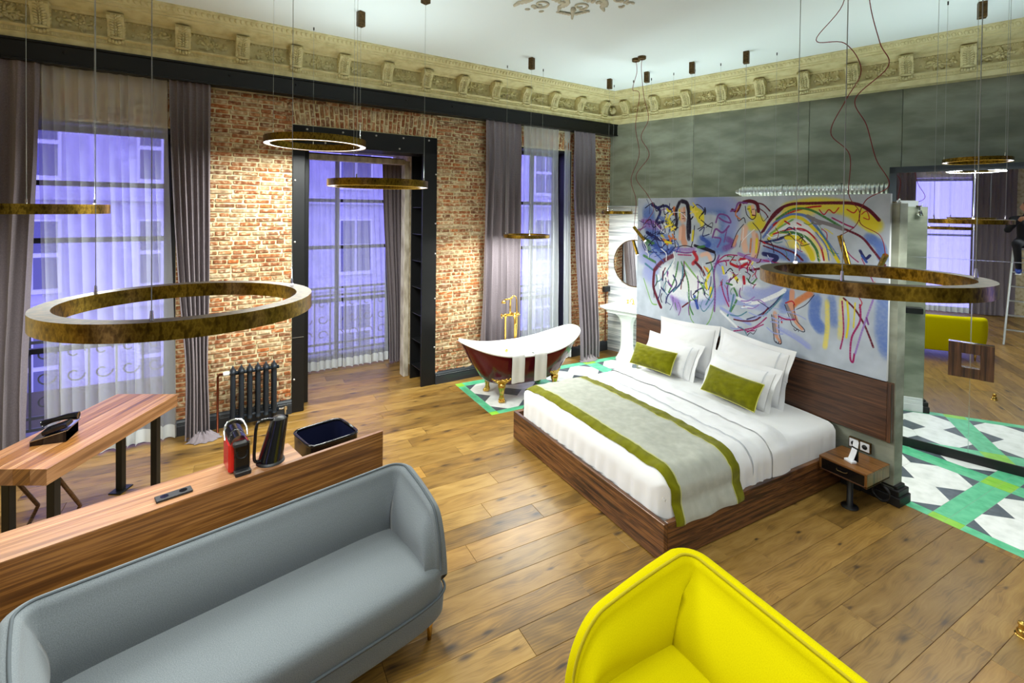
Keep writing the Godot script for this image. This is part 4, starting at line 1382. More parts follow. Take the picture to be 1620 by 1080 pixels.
func build_bed():
	var zc := -3.33
	var o := thing("bed", "double bed with low walnut frame", "bed", Vector3(2.45, 0, zc))
	# frame
	var H := 0.275
	var hw := 1.025
	part(o, "footboard", bx(Vector3(0.0175, H * 0.5 + 0.004, 0), Vector3(0.035, H - 0.008, hw * 2), 0.003, 2, Basis(), Vector2(0.1, 0.7)), M.walnut_bed)
	part(o, "side_rail", bx(Vector3(1.08, H * 0.5 + 0.004, hw - 0.0175), Vector3(2.09, H - 0.008, 0.035), 0.003, 0, Basis(), Vector2(0.4, 0.2)), M.walnut_bed)
	part(o, "side_rail", bx(Vector3(1.08, H * 0.5 + 0.004, -hw + 0.0175), Vector3(2.09, H - 0.008, 0.035), 0.003, 0, Basis(), Vector2(0.9, 0.5)), M.walnut_bed)
	part(o, "base", bx(Vector3(1.08, 0.13, 0), Vector3(2.06, 0.16, hw * 2 - 0.08)), M.black)
	var ns := FastNoiseLite.new()
	ns.seed = 3
	ns.frequency = 1.0
	# fitted sheet on the mattress
	var ms := nst(true)
	grid(ms, 60, 60, func(u, v):
		var p := bed_point(u * 2.36, v * 2.0 - 1.0, 0.0, 0.50, 0.985, 0.30, 0.07, 0.05)
		p.x = minf(p.x, 2.11)
		var side: float = clampf((absf(p.z) - 0.9) / 0.08, 0.0, 1.0)
		p.z += side * 0.006 * sin(p.x * 70.0 + 3.0 * sin(p.x * 11.0)) * signf(p.z)
		return p)
	part(o, "mattress_sheet", ms, M.linen)
	# duvet: a thicker quilt with soft wrinkles
	var wr = func(x: float, z: float, y: float) -> float:
		return ns.get_noise_2d(x * 2.2, z * 2.2) * 0.018 + ns.get_noise_2d(x * 5.5 + z * 2.0, z * 5.0 - x) * 0.009
	var dv := thing("duvet", "white duvet tucked into the bed frame", "duvet", Vector3(2.45, 0, zc))
	var ds := nst(true)
	grid(ds, 90, 110, func(u, v):
		var q: float = v * 2.0 - 1.0
		var p := bed_point(u * 1.60, q, 0.0, 0.545, 0.995, 0.295, 0.15, 0.04)
		var w: float = wr.call(p.x, p.z, p.y)
		p.y += w if p.y > 0.4 else w * 0.3
		if p.y < 0.44:
			var a: float = p.x * 16.0 if absf(p.z) > 0.9 else p.z * 16.0
			var gath := 0.008 * sin(a * 3.0 + 4.0 * ns.get_noise_2d(a * 0.15, 2.0)) * clampf((0.44 - p.y) / 0.12, 0.0, 1.0)
			if absf(p.z) > 0.9: p.z += signf(p.z) * gath
			else: p.x -= gath
		return p)
	part(dv, "quilt", ds, M.linen)
	var fb := nst(true)            # turned-back top edge
	grid(fb, 20, 110, func(u, v):
		var q: float = v * 2.0 - 1.0
		var p := bed_point(1.38 + u * 0.235, q, 0.014 * sin(u * PI) + 0.008, 0.548, 0.995, 0.29, 0.15, 0.04)
		p.y += wr.call(p.x, p.z, p.y) * (1.0 if p.y > 0.4 else 0.3)
		return p)
	part(dv, "turned_back_edge", fb, M.linen)
	var stp := nst(true)
	for e in [1.37, 1.12]:
		grid(stp, 1, 110, func(u, v):
			var q: float = v * 2.0 - 1.0
			var p := bed_point(e + u * 0.010, q, 0.0045, 0.548, 0.995, 0.27, 0.15, 0.04)
			p.y += wr.call(p.x, p.z, p.y)
			return p)
	part(dv, "grey_stripe", stp, M.linen_stripe)
	# runner with velvet borders
	var ru := thing("bed_runner", "grey bed runner with olive velvet borders laid across the duvet", "bed runner", Vector3(2.45, 0, zc))
	var lay = func(a: float, b: float, off: float, called: String, m: Material, nn: int):
		var st := nst(true)
		grid(st, nn, 120, func(u, v):
			var q: float = v * 2.0 - 1.0
			var p := bed_point(a + (b - a) * u, q, off, 0.548, 0.995, 0.315, 0.15, 0.04)
			p.y += wr.call(p.x, p.z, p.y) * (1.0 if p.y > 0.4 else 0.2)
			var low := clampf((0.36 - p.y) / 0.1, 0.0, 1.0)
			p.z += signf(p.z) * low * (0.042 + 0.008 * sin(p.x * 20.0))
			return p)
		part(ru, called, st, m)
	lay.call(0.38, 0.92, 0.009, "runner_cloth", M.runner, 26)
	lay.call(0.295, 0.382, 0.011, "velvet_border", M.velvet, 5)
	lay.call(0.918, 1.005, 0.011, "velvet_border", M.velvet, 5)
	lay.call(0.384, 0.390, 0.012, "border_piping", M.velvet_edge, 1)
	lay.call(0.911, 0.917, 0.012, "border_piping", M.velvet_edge, 1)

	# pillows: [label, centre, size w h t, lean, turn, stripe]
	var pil = func(label: String, c: Vector3, w: float, h: float, t: float, lean: float, yaw: float, roll: float, kind: String):
		var b := Basis(Vector3.UP, -PI / 2 + yaw) * Basis(Vector3.RIGHT, -lean) * Basis(Vector3.BACK, roll)
		var th := thing("green_cushion" if kind == "velvet" else "white_pillow", label, "cushion" if kind == "velvet" else "pillow", c, b, "cushions on the bed" if kind == "velvet" else "white pillows on the bed")
		var n2 := FastNoiseLite.new()
		n2.seed = int(absf(c.z * 100))
		n2.frequency = 1.0
		var edge: float = 0.0 if kind == "velvet" else 0.05
		var shell := nst(true)
		for side in [1.0, -1.0]:
			grid(shell, 28, 22, func(u, v):
				var x: float = u * 2 - 1
				var y: float = v * 2 - 1
				var ix: float = 0.04 * (1 - y * y) * x * -1.0
				var iy: float = 0.07 * (1 - x * x) * y * -1.0
				var bulge: float = pow(maxf(1 - pow(absf(x), 2.6), 0.0), 0.6) * pow(maxf(1 - pow(absf(y), 2.6), 0.0), 0.6)
				var wrn: float = n2.get_noise_2d(x * 2.5, y * 2.5 + side) * 0.012 * bulge + 0.006 * sin(10.0 * (absf(x) + absf(y)) + n2.get_noise_2d(x * 3, y * 3) * 5.0) * bulge * (x * x)
				return Vector3((x + ix) * w * 0.5, (y + iy) * h * 0.5, side * (bulge * t * 0.5 + 0.004) + wrn))
		part(th, "cover", shell, M.velvet if kind == "velvet" else M.linen)
		if kind == "velvet":
			var pp := []
			for k in 65:
				var a := k / 64.0 * 4.0
				var x := 0.0
				var y := 0.0
				if a < 1: 
					x = a * 2 - 1
					y = 1
				elif a < 2:
					x = 1
					y = 1 - (a - 1) * 2
				elif a < 3:
					x = 1 - (a - 2) * 2
					y = -1
				else:
					x = -1
					y = (a - 3) * 2 - 1
				pp.append(Vector3((x - 0.04 * (1 - y * y) * x) * w * 0.5, (y - 0.07 * (1 - x * x) * y) * h * 0.5, 0))
			var ps := nst(true)
			tube(ps, pp, 0.0055, 6)
			part(th, "piping", ps, M.velvet_edge)
		else:
			# flat flange round the edge and a woven stripe
			var fs := nst(true)
			var rim := []
			for k in 81:
				var a := k / 80.0 * TAU
				var q := Vector2(cos(a), sin(a))
				q /= maxf(absf(q.x), absf(q.y))
				rim.append(q)
			grid(fs, 80, 2, func(u, v):
				var q: Vector2 = rim[roundi(u * 80)]
				var x := (q.x - 0.04 * (1 - q.y * q.y) * q.x) * w * 0.5
				var y := (q.y - 0.07 * (1 - q.x * q.x) * q.y) * h * 0.5
				return Vector3(x + q.x * edge * v, y + q.y * edge * v, 0.012 * sin(u * 40.0) * v))
			part(th, "flange", fs, M.linen)
			if kind == "striped":
				var ss := nst(true)
				for e in [0.0, 0.018]:
					grid(ss, 1, 20, func(u, v):
						var y: float = v * 1.96 - 0.98
						var x: float = 0.80 + e + u * 0.010
						var bulge: float = pow(maxf(1 - pow(absf(x), 2.6), 0.0), 0.6) * pow(maxf(1 - pow(absf(y), 2.6), 0.0), 0.6)
						return Vector3(x * w * 0.5, y * h * 0.5, bulge * t * 0.5 + 0.012))
				part(th, "woven_stripe", ss, M.linen_stripe)
	pil.call("large white pillow against the headboard on the bathtub side", Vector3(4.44, 0.80, -3.90), 0.70, 0.50, 0.20, 0.22, 0.05, 0.05, "plain")
	pil.call("large white pillow against the headboard on the nightstand side", Vector3(4.44, 0.80, -3.10), 0.74, 0.50, 0.20, 0.22, -0.04, -0.06, "striped")
	pil.call("smaller white pillow behind the green cushion on the bathtub side", Vector3(4.27, 0.69, -3.98), 0.68, 0.36, 0.17, 0.45, 0.03, 0.0, "striped")
	pil.call("smaller white pillow behind the green cushion on the nightstand side", Vector3(4.27, 0.69, -3.10), 0.68, 0.36, 0.17, 0.45, -0.03, 0.0, "striped")
	pil.call("olive velvet cushion on the bathtub side of the bed", Vector3(4.10, 0.675, -4.07), 0.58, 0.25, 0.13, 0.5, 0.08, 0.02, "velvet")
	pil.call("olive velvet cushion on the nightstand side of the bed", Vector3(4.10, 0.675, -3.05), 0.60, 0.26, 0.13, 0.5, -0.02, -0.02, "velvet")

func build_nightstand():
	var o := thing("nightstand", "small floating walnut nightstand with a dark drawer", "nightstand", Vector3(4.40, 0, -2.118))
	part(o, "top", bx(Vector3(0, 0.325, 0), Vector3(0.35, 0.02, 0.36), 0.003, 2), M.walnut_mid)
	part(o, "side_panel", bx(Vector3(0, 0.27, 0.17), Vector3(0.35, 0.10, 0.02), 0.003, 1), M.walnut_mid)
	part(o, "side_panel", bx(Vector3(0, 0.27, -0.17), Vector3(0.35, 0.10, 0.02), 0.003, 1), M.walnut_mid)
	part(o, "bottom", bx(Vector3(0, 0.23, 0), Vector3(0.35, 0.015, 0.36), 0.003, 2), M.walnut)
	var d := part(o, "drawer", bx(Vector3(-0.165, 0.277, 0), Vector3(0.02, 0.088, 0.318), 0.003), M.gloss_black)
	var hd := nst(true)
	tube(hd, curve([Vector3(-0.176, 0.285, -0.04), Vector3(-0.19, 0.28, -0.03), Vector3(-0.192, 0.278, 0.0), Vector3(-0.19, 0.28, 0.03), Vector3(-0.176, 0.285, 0.04)], 5), 0.004, 6)
	part(d, "handle", hd, M.bronze)
	var st := nst(true)
	lathe(st, [Vector2(0.022, 0.23), Vector2(0.022, 0.01), Vector2(0.06, 0.01), Vector2(0.06, 0.0)], 16, Vector3(-0.13, 0, 0.04))
	part(o, "leg", st, M.black)
	# socket plate on the wall
	var sk := thing("wall_socket", "brass framed double socket above the nightstand", "socket", Vector3(4.614, 0.385, -2.17))
	part(sk, "plate", bx(Vector3(-0.012, 0, 0), Vector3(0.024, 0.09, 0.17), 0.004), M.bronze)
	part(sk, "insert", bx(Vector3(-0.024, 0, -0.042), Vector3(0.006, 0.07, 0.07), 0.002), M.paper)
	part(sk, "insert", bx(Vector3(-0.024, 0, 0.042), Vector3(0.006, 0.07, 0.07), 0.002), M.paper)
	for s in [-0.042, 0.042]:
		var h := nst(true)
		lathe(h, [Vector2(0.02, 0.0), Vector2(0.02, 0.004), Vector2(0.0, 0.004)], 16, Vector3(-0.027, 0, s), Basis(Vector3.BACK, PI / 2))
		part(sk, "outlet", h, M.black)
	# card holder
	var cd := thing("card_holder", "white folded card in a stand on the nightstand", "card", Vector3(4.36, 0.335, -2.10), turn(-20))
	var cs := nst(true)
	grid(cs, 2, 10, func(u, v): return Vector3(-0.03 * (1 - v) + 0.03 * v * v * v * 0 + 0.02 * sin(v * 2.0), 0.015 + v * 0.15, (u - 0.5) * 0.05))
	grid(cs, 2, 10, func(u, v): return Vector3(-0.03 * (1 - v) + 0.02 * sin(v * 2.0) + 0.003, 0.015 + v * 0.15, (u - 0.5) * 0.05))
	part(cd, "card", cs, M.paper)
	part(cd, "foot", bx(Vector3(-0.03, 0.008, 0), Vector3(0.05, 0.016, 0.075), 0.002), M.paper)
	part(cd, "backing", bx(Vector3(0.012, 0.06, 0), Vector3(0.012, 0.11, 0.06), 0.002), M.gloss_black)
	# coil of cable under it
	var cc := thing("cable_coil", "coil of black cable against the partition's baseboard", "cable", Vector3(4.555, 0.09, -1.98))
	var ct := nst(true)
	var pts := []
	for k in 90:
		var a := k / 89.0 * TAU * 4.0
		pts.append(Vector3(-0.012 + 0.003 * sin(k * 0.9), cos(a) * (0.06 + 0.006 * sin(k * 0.37)), sin(a) * (0.06 + 0.006 * cos(k * 0.31))))
	tube(ct, pts, 0.006, 6)
	part(cc, "coil", ct, M.black)

# ---------------------------------------------------------------- bath
func build_bath():
	var o := thing("bathtub", "dark red freestanding bathtub with white enamel inside and gold claw feet", "bathtub", Vector3(3.16, 0, -5.435))
	var sq = func(a: float, e: float) -> Vector2:
		return Vector2(signf(cos(a)) * pow(absf(cos(a)), e), signf(sin(a)) * pow(absf(sin(a)), e))
	var rimy = func(x: float) -> float:
		return 0.575 + 0.185 * pow(absf(x), 2.4)
	var wall = func(a: float, v: float, inner: bool) -> Vector3:
		# v 0 at the rim, 1 at the bottom
		var q: Vector2 = sq.call(a, 0.85)
		var t := v
		var hl := lerpf(0.84, 0.46, pow(t, 1.25))
		var hw := lerpf(0.35, 0.22, pow(t, 1.8))
		if t > 0.8:
			var k := (t - 0.8) / 0.2
			hl *= sqrt(maxf(1.0 - k * k * 0.9, 0.02))
			hw *= sqrt(maxf(1.0 - k * k * 0.9, 0.02))
		if inner:
			hl -= 0.025
			hw -= 0.025
		var top: float = rimy.call(q.x)
		var yb := 0.21 if inner else 0.17
		var y := lerpf(top, yb, minf(t * 1.06, 1.0))
		return Vector3(q.x * hl, y, q.y * hw)
	var ou := nst(true)
	grid(ou, 72, 26, func(u, v): return wall.call(u * TAU, v * 0.999, false))
	part(o, "outer_shell", ou, M.tub_red)
	var inn := nst(true)
	grid(inn, 72, 26, func(u, v): return wall.call(u * TAU, v * 0.999, true))
	grid(inn, 72, 1, func(u, v):
		var p: Vector3 = wall.call(u * TAU, 0.999, true)
		return p.lerp(Vector3(0, 0.205, 0), v))
	part(o, "enamel_inside", inn, M.enamel)
	var rim := nst(true)
	grid(rim, 96, 12, func(u, v):
		var q: Vector2 = sq.call(u * TAU, 0.85)
		var c := Vector3(q.x * 0.845, rimy.call(q.x), q.y * 0.355)
		var n := Vector3(q.x * 0.5, 0, q.y * 1.1).normalized()
		var a: float = v * TAU
		return c + n * cos(a) * 0.03 + Vector3.UP * (sin(a) * 0.018 - 0.004))
	part(o, "rolled_rim", rim, M.enamel)
	for sx in [-1, 1]:
		for sz in [-1, 1]:
			var ft := nst(true)
			# spreading plume, ankle and paw
			for k in 7:
				var a := (k - 3) * 0.34
				for j in 3:
					blob(ft, Vector3(sin(a) * (0.05 + j * 0.036), 0.225 + cos(a) * (0.03 + j * 0.04), 0.016 - j * 0.002), Vector3(0.018, 0.03, 0.016), 6, 5, Basis(Vector3.BACK, -a))
			lathe(ft, [Vector2(0.0, 0.24), Vector2(0.05, 0.22), Vector2(0.046, 0.18), Vector2(0.030, 0.12), Vector2(0.026, 0.08), Vector2(0.036, 0.05), Vector2(0.03, 0.03)], 12)
			var leg := part(o, "claw_foot", ft, M.gold)
			var pw := nst(true)
			for k in 4:
				blob(pw, Vector3(-0.03 + k * 0.02, 0.022, 0.034 - absf(k - 1.5) * 0.006), Vector3(0.012, 0.022, 0.022), 7, 5)
			blob(pw, Vector3(0, 0.034, 0.0), Vector3(0.04, 0.034, 0.035), 8, 6)
			part(leg, "paw", pw, M.gold)
			leg.position = Vector3(sx * 0.385, 0.0, sz * 0.20)
			leg.basis = Basis(Vector3.UP, atan2(sx * 0.5, sz * 1.0))
	var ov := nst(true)
	lathe(ov, [Vector2(0.0, 0.006), Vector2(0.022, 0.004), Vector2(0.024, 0.0)], 14, Vector3(-0.06, 0.46, -0.288), Basis(Vector3.RIGHT, PI / 2))
	part(o, "overflow_cap", ov, M.gold)
	var ch := nst(true)
	lathe(ch, [Vector2(0.0, 0.0), Vector2(0.008, 0.0), Vector2(0.012, 0.02), Vector2(0.0, 0.03)], 8, Vector3(-0.885, 0.77, 0.0))
	part(o, "rim_knob", ch, M.gold)

	# freestanding mixer
	var f := thing("bath_mixer", "gold floor-standing bath mixer with hand shower", "faucet", Vector3(3.23, 0, -5.87))
	for s in [-0.075, 0.075]:
		var st := nst(true)
		lathe(st, [Vector2(0.04, 0.0), Vector2(0.04, 0.012), Vector2(0.014, 0.02), Vector2(0.013, 0.86), Vector2(0.022, 0.88), Vector2(0.022, 0.92), Vector2(0.0, 0.93)], 12, Vector3(s, 0, 0))
		part(f, "standpipe", st, M.gold)
		var hd := nst(true)
		for k in 4:
			var a := k * PI / 2
			tube(hd, [Vector3(s * 1.75, 0.90, 0.0), Vector3(s * 1.75, 0.90, 0.0) + Vector3(0, cos(a), sin(a)) * 0.032], 0.007, 6)
		tube(hd, [Vector3(s, 0.90, 0), Vector3(s * 1.8, 0.90, 0)], 0.012, 8)
		part(f, "cross_handle", hd, M.gold)
	var br := nst(true)
	tube(br, [Vector3(-0.075, 0.90, 0), Vector3(0.075, 0.90, 0)], 0.02, 10)
	tube(br, curve([Vector3(0, 0.90, 0.0), Vector3(0, 0.93, 0.05), Vector3(0, 0.90, 0.12), Vector3(0, 0.80, 0.15)], 6), 0.016, 10)
	part(f, "spout", br, M.gold)
	var rs := nst(true)
	tube(rs, [Vector3(0, 0.9, 0), Vector3(0, 1.12, 0)], 0.012, 10)
	tube(rs, curve([Vector3(0.0, 1.10, 0.0), Vector3(0.03, 1.15, 0), Vector3(0.075, 1.15, 0), Vector3(0.10, 1.08, 0), Vector3(0.105, 0.75, 0.0), Vector3(0.09, 0.5, 0)], 8), 0.009, 8)
	part(f, "riser", rs, M.gold)
	var hs := nst(true)
	tube(hs, [Vector3(-0.10, 1.11, 0.0), Vector3(0.03, 1.13, 0.0)], 0.011, 8)
	lathe(hs, [Vector2(0.0, 0.02), Vector2(0.02, 0.015), Vector2(0.034, -0.02), Vector2(0.0, -0.024)], 14, Vector3(-0.105, 1.09, 0))
	part(f, "hand_shower", hs, M.gold)

	# towels over the near rim
	for q in [[2.90, "white towel over the tub rim nearer the claw foot"], [3.21, "white towel over the tub rim nearer the bed"]]:
		var xx: float = (q[0] - 3.16) / 0.84
		var ry := 0.575 + 0.185 * pow(absf(xx), 2.4) + 0.016
		var rz := 0.352 * pow(maxf(1.0 - pow(absf(xx), 2.35), 0.0), 0.43)
		var tw := nst(true)
		var path := [Vector3(0, ry - 0.14, rz - 0.085), Vector3(0, ry - 0.03, rz - 0.05), Vector3(0, ry + 0.012, rz - 0.03), Vector3(0, ry + 0.018, rz), Vector3(0, ry + 0.01, rz + 0.034), Vector3(0, ry - 0.05, rz + 0.045), Vector3(0, ry - 0.2, rz + 0.036), Vector3(0, ry - 0.33, rz + 0.03)]
		var cp := curve(path, 5)
		for off in [0.0, 0.008]:
			grid(tw, 10, cp.size() - 1, func(u, v):
				var p: Vector3 = cp[roundi(v * (cp.size() - 1))]
				return p + Vector3((u - 0.5) * 0.165 * (1.0 + 0.04 * v), 0, 0.004 * sin(u * 9.0) * v + off * (1.0 if v > 0.4 else -1.0)))
		whole("bath_towel", tw, M.towel, q[1], "towel", Vector3(q[0], 0, -5.435), Basis(), "white towels on the tub")

	# washbasin, in the frame of the concrete wall
	var s := thing("pedestal_washbasin", "white pedestal washbasin in the corner", "washbasin", pO(-3.92, 0, 0), bO)
	var bs := nst(true)
	bs.set_smooth_group(4294967295)
	# basin slab: stepped rounded rim drawn as stacked prisms
	var layer = func(st: SurfaceTool, hw: float, d0: float, d1: float, y0: float, y1: float, ch: float):
		prism(st, PackedVector2Array([Vector2(-hw, d0), Vector2(hw, d0), Vector2(hw, d1 - ch), Vector2(hw - ch, d1), Vector2(-hw + ch, d1), Vector2(-hw, d1 - ch)]), y0, y1, 0.004, Vector2.ZERO, false, true)
	layer.call(bs, 0.30, 0.01, 0.47, 0.74, 0.785, 0.05)
	layer.call(bs, 0.315, 0.01, 0.50, 0.785, 0.80, 0.05)
	layer.call(bs, 0.33, 0.01, 0.53, 0.80, 0.815, 0.05)
	# top with a bowl sunk in it
	var top := nst(true)
	grid(top, 48, 10, func(u, v):
		var a: float = u * TAU
		var q := Vector2(cos(a), sin(a))
		var e := q / maxf(absf(q.x), absf(q.y))
		var bowl := Vector2(signf(q.x) * pow(absf(q.x), 0.7) * 0.23, signf(q.y) * pow(absf(q.y), 0.7) * 0.15)
		var ed := Vector2(e.x * 0.34, e.y * 0.265)
		if v < 0.3: return Vector3(ed.x, 0.815 + 0.035 * minf(v / 0.15, 1.0), 0.285 + ed.y)
		if v < 0.55:
			var k: float = (v - 0.3) / 0.25
			var p := ed.lerp(bowl, k)
			return Vector3(p.x, 0.852 - 0.004 * k, 0.285 + ed.y + (bowl.y + 0.02 - ed.y) * k)
		var k2: float = (v - 0.55) / 0.45
		return Vector3(bowl.x * cos(k2 * PI / 2), 0.848 - 0.12 * sin(k2 * PI / 2), 0.305 + bowl.y * cos(k2 * PI / 2)))
	part(s, "basin_rim", bs, M.enamel)
	part(s, "bowl", top, M.enamel)
	var sp := nst()
	var spp := [Vector2(0.01, 0.84), Vector2(0.045, 0.84), Vector2(0.04, 0.90), Vector2(0.025, 0.915), Vector2(0.01, 0.915)]
	sweep_x(sp, spp, -0.25, 0.25)
	part(s, "splashback", sp, M.enamel)
	var pd := nst(true)
	pd.set_smooth_group(4294967295)
	var prof := [[0.155, 0.0], [0.155, 0.03], [0.14, 0.05], [0.115, 0.10], [0.095, 0.17], [0.088, 0.24], [0.085, 0.52], [0.092, 0.60], [0.12, 0.67], [0.165, 0.72], [0.17, 0.745]]
	for k in prof.size() - 1:
		var pts0 := []
		var pts1 := []
		for j in 8:
			var a := (j + 0.5) * TAU / 8.0
			var cs := Vector2(cos(a), sin(a))
			cs = Vector2(signf(cs.x) * pow(absf(cs.x), 0.45), signf(cs.y) * pow(absf(cs.y), 0.45))
			pts0.append(Vector3(cs.x * prof[k][0], prof[k][1], 0.29 + cs.y * prof[k][0] * 0.85))
			pts1.append(Vector3(cs.x * prof[k + 1][0], prof[k + 1][1], 0.29 + cs.y * prof[k + 1][0] * 0.85))
		for j in 8:
			var j2 := (j + 1) % 8
			var out: Vector3 = pts0[j] + pts0[j2] - Vector3(0, 0, 0.58)
			out.y = 0
			tri(pd, pts0[j], pts0[j2], pts1[j2], out, Vector2.ZERO, Vector2.ZERO, Vector2.ZERO)
			tri(pd, pts0[j], pts1[j2], pts1[j], out, Vector2.ZERO, Vector2.ZERO, Vector2.ZERO)
	part(s, "pedestal", pd, M.enamel)
	for q in [-0.10, 0.0, 0.10]:
		var tp := nst(true)
		lathe(tp, [Vector2(0.024, 0.0), Vector2(0.022, 0.012), Vector2(0.011, 0.02), Vector2(0.011, 0.05), Vector2(0.018, 0.06), Vector2(0.0, 0.066)], 12, Vector3(q, 0.852, 0.10))
		if q == 0.0:
			tube(tp, curve([Vector3(0, 0.89, 0.10), Vector3(0, 0.94, 0.12), Vector3(0, 0.94, 0.18), Vector3(0, 0.90, 0.21)], 6), 0.009, 8)
		else:
			for k in 4:
				var a := k * PI / 2
				tube(tp, [Vector3(q, 0.905, 0.10), Vector3(q + cos(a) * 0.03, 0.905, 0.10 + sin(a) * 0.03)], 0.006, 6)
		part(s, "tap", tp, M.gold)
	# round mirror over it
	var rm := thing("round_mirror", "round wall mirror above the washbasin", "mirror", pO(-3.96, 1.5, 0.006), bO)
	var gl := nst(true)
	lathe(gl, [Vector2(0.0, 0.014), Vector2(0.372, 0.014)], 48, Vector3.ZERO, Basis(Vector3.RIGHT, PI / 2))
	part(rm, "glass", gl, M.mirror)
	var fr := nst(true)
	lathe(fr, [Vector2(0.37, 0.016), Vector2(0.38, 0.018), Vector2(0.385, 0.012), Vector2(0.385, 0.0)], 48, Vector3.ZERO, Basis(Vector3.RIGHT, PI / 2))
	part(rm, "rim", fr, M.bronze)
	# switch box and conduit on the brick corner
	var sw := thing("switch_box", "black switch box on a copper conduit beside the washbasin", "switch", pW(5.80, 0, 0.02), bW)
	part(sw, "box", bx(Vector3(0, 1.04, 0.03), Vector3(0.13, 0.09, 0.06), 0.006), M.black)
	part(sw, "face_plate", bx(Vector3(0, 1.04, 0.062), Vector3(0.11, 0.07, 0.006), 0.002), M.steel)
	var cn := nst(true)
	tube(cn, [Vector3(0, 0.16, 0.02), Vector3(0, 1.0, 0.02)], 0.010, 8)
	part(sw, "conduit", cn, M.copper)

func build_wardrobe():
	var o := thing("mirrored_wardrobe", "wall-high wardrobe with mirrored double doors in a dark frame", "wardrobe", nO * DO, bO)
	var d := 0.783
	var t0 := -0.63
	var t1 := 1.9
	part(o, "carcass", bx(Vector3((t0 + t1) * 0.5, 1.415, d * 0.5 - 0.03), Vector3(t1 - t0, 2.83, d - 0.06)), M.wardrobe)
	part(o, "frame_stile", bx(Vector3(t0 + 0.03, 1.415, d - 0.02), Vector3(0.06, 2.83, 0.05), 0.003), M.wardrobe)
	part(o, "frame_head", bx(Vector3((t0 + t1) * 0.5, 2.80, d - 0.02), Vector3(t1 - t0, 0.062, 0.05), 0.003), M.wardrobe)
	part(o, "plinth", bx(Vector3((t0 + t1) * 0.5, 0.045, d - 0.02), Vector3(t1 - t0, 0.09, 0.05), 0.003), M.black)
	var sp := [t0 + 0.06, 0.013, 0.66, 1.3, t1]
	for k in sp.size() - 1:
		for r in [[0.09, 1.921], [1.927, 2.769]]:
			part(o, "mirror_pane", bx(Vector3((sp[k] + sp[k + 1]) * 0.5, (r[0] + r[1]) * 0.5, d - 0.005), Vector3(sp[k + 1] - sp[k] - 0.008, r[1] - r[0], 0.006)), M.mirror)
	part(o, "joint_strip", bx(Vector3((t0 + t1) * 0.5, 1.924, d - 0.006), Vector3(t1 - t0 - 0.1, 0.006, 0.006)), M.mirror_edge)
	for k in [1, 2, 3]:
		part(o, "joint_strip", bx(Vector3(sp[k], 1.43, d - 0.006), Vector3(0.010, 2.68, 0.006)), M.mirror_edge)
	# square pull plate with a square hole, split between the two doors
	for s in [-1, 1]:
		var h := part(o, "pull_plate", bx(Vector3(0.016 + s * 0.112, 0.97, d + 0.014), Vector3(0.094, 0.33, 0.024), 0.002, 1), M.walnut)
		part(h, "pull_bar", bx(Vector3(0.016 + s * 0.033, 1.086, d + 0.014), Vector3(0.064, 0.098, 0.024), 0.002, 1), M.walnut)
		part(h, "pull_bar", bx(Vector3(0.016 + s * 0.033, 0.856, d + 0.014), Vector3(0.064, 0.098, 0.024), 0.002, 1), M.walnut)
		part(h, "metal_edge", bx(Vector3(0.016 + s * 0.08, 1.136, d + 0.014), Vector3(0.158, 0.004, 0.026)), M.chrome)
	# silver flexible duct along the wall behind the partition
	var du := thing("ventilation_duct", "silver corrugated duct along the wall above the painting", "duct", pO(-2.26, 2.615, 0.45), bO)
	var st := nst(true)
	var n := 320
	grid(st, 16, n, func(u, v):
		var x: float = v * 1.62
		var r := 0.072 + 0.005 * sin(v * TAU * 40.0)
		if v < 0.06: r *= 0.25 + 0.75 * v / 0.06
		return Vector3(x, cos(u * TAU) * r, sin(u * TAU) * r))
	part(du, "duct_hose", st, M.duct)
	for x in [0.55, 1.15]:
		var br := nst(true)
		lathe(br, [Vector2(0.083, -0.012), Vector2(0.083, 0.012)], 20, Vector3(x, 0, 0), Basis(Vector3.BACK, PI / 2))
		part(du, "clamp_band", br, M.alu)
	for x in [0.55, 1.15]:
		part(du, "hanger", bx(Vector3(x, 0.0, -0.25), Vector3(0.02, 0.02, 0.40)), M.alu)

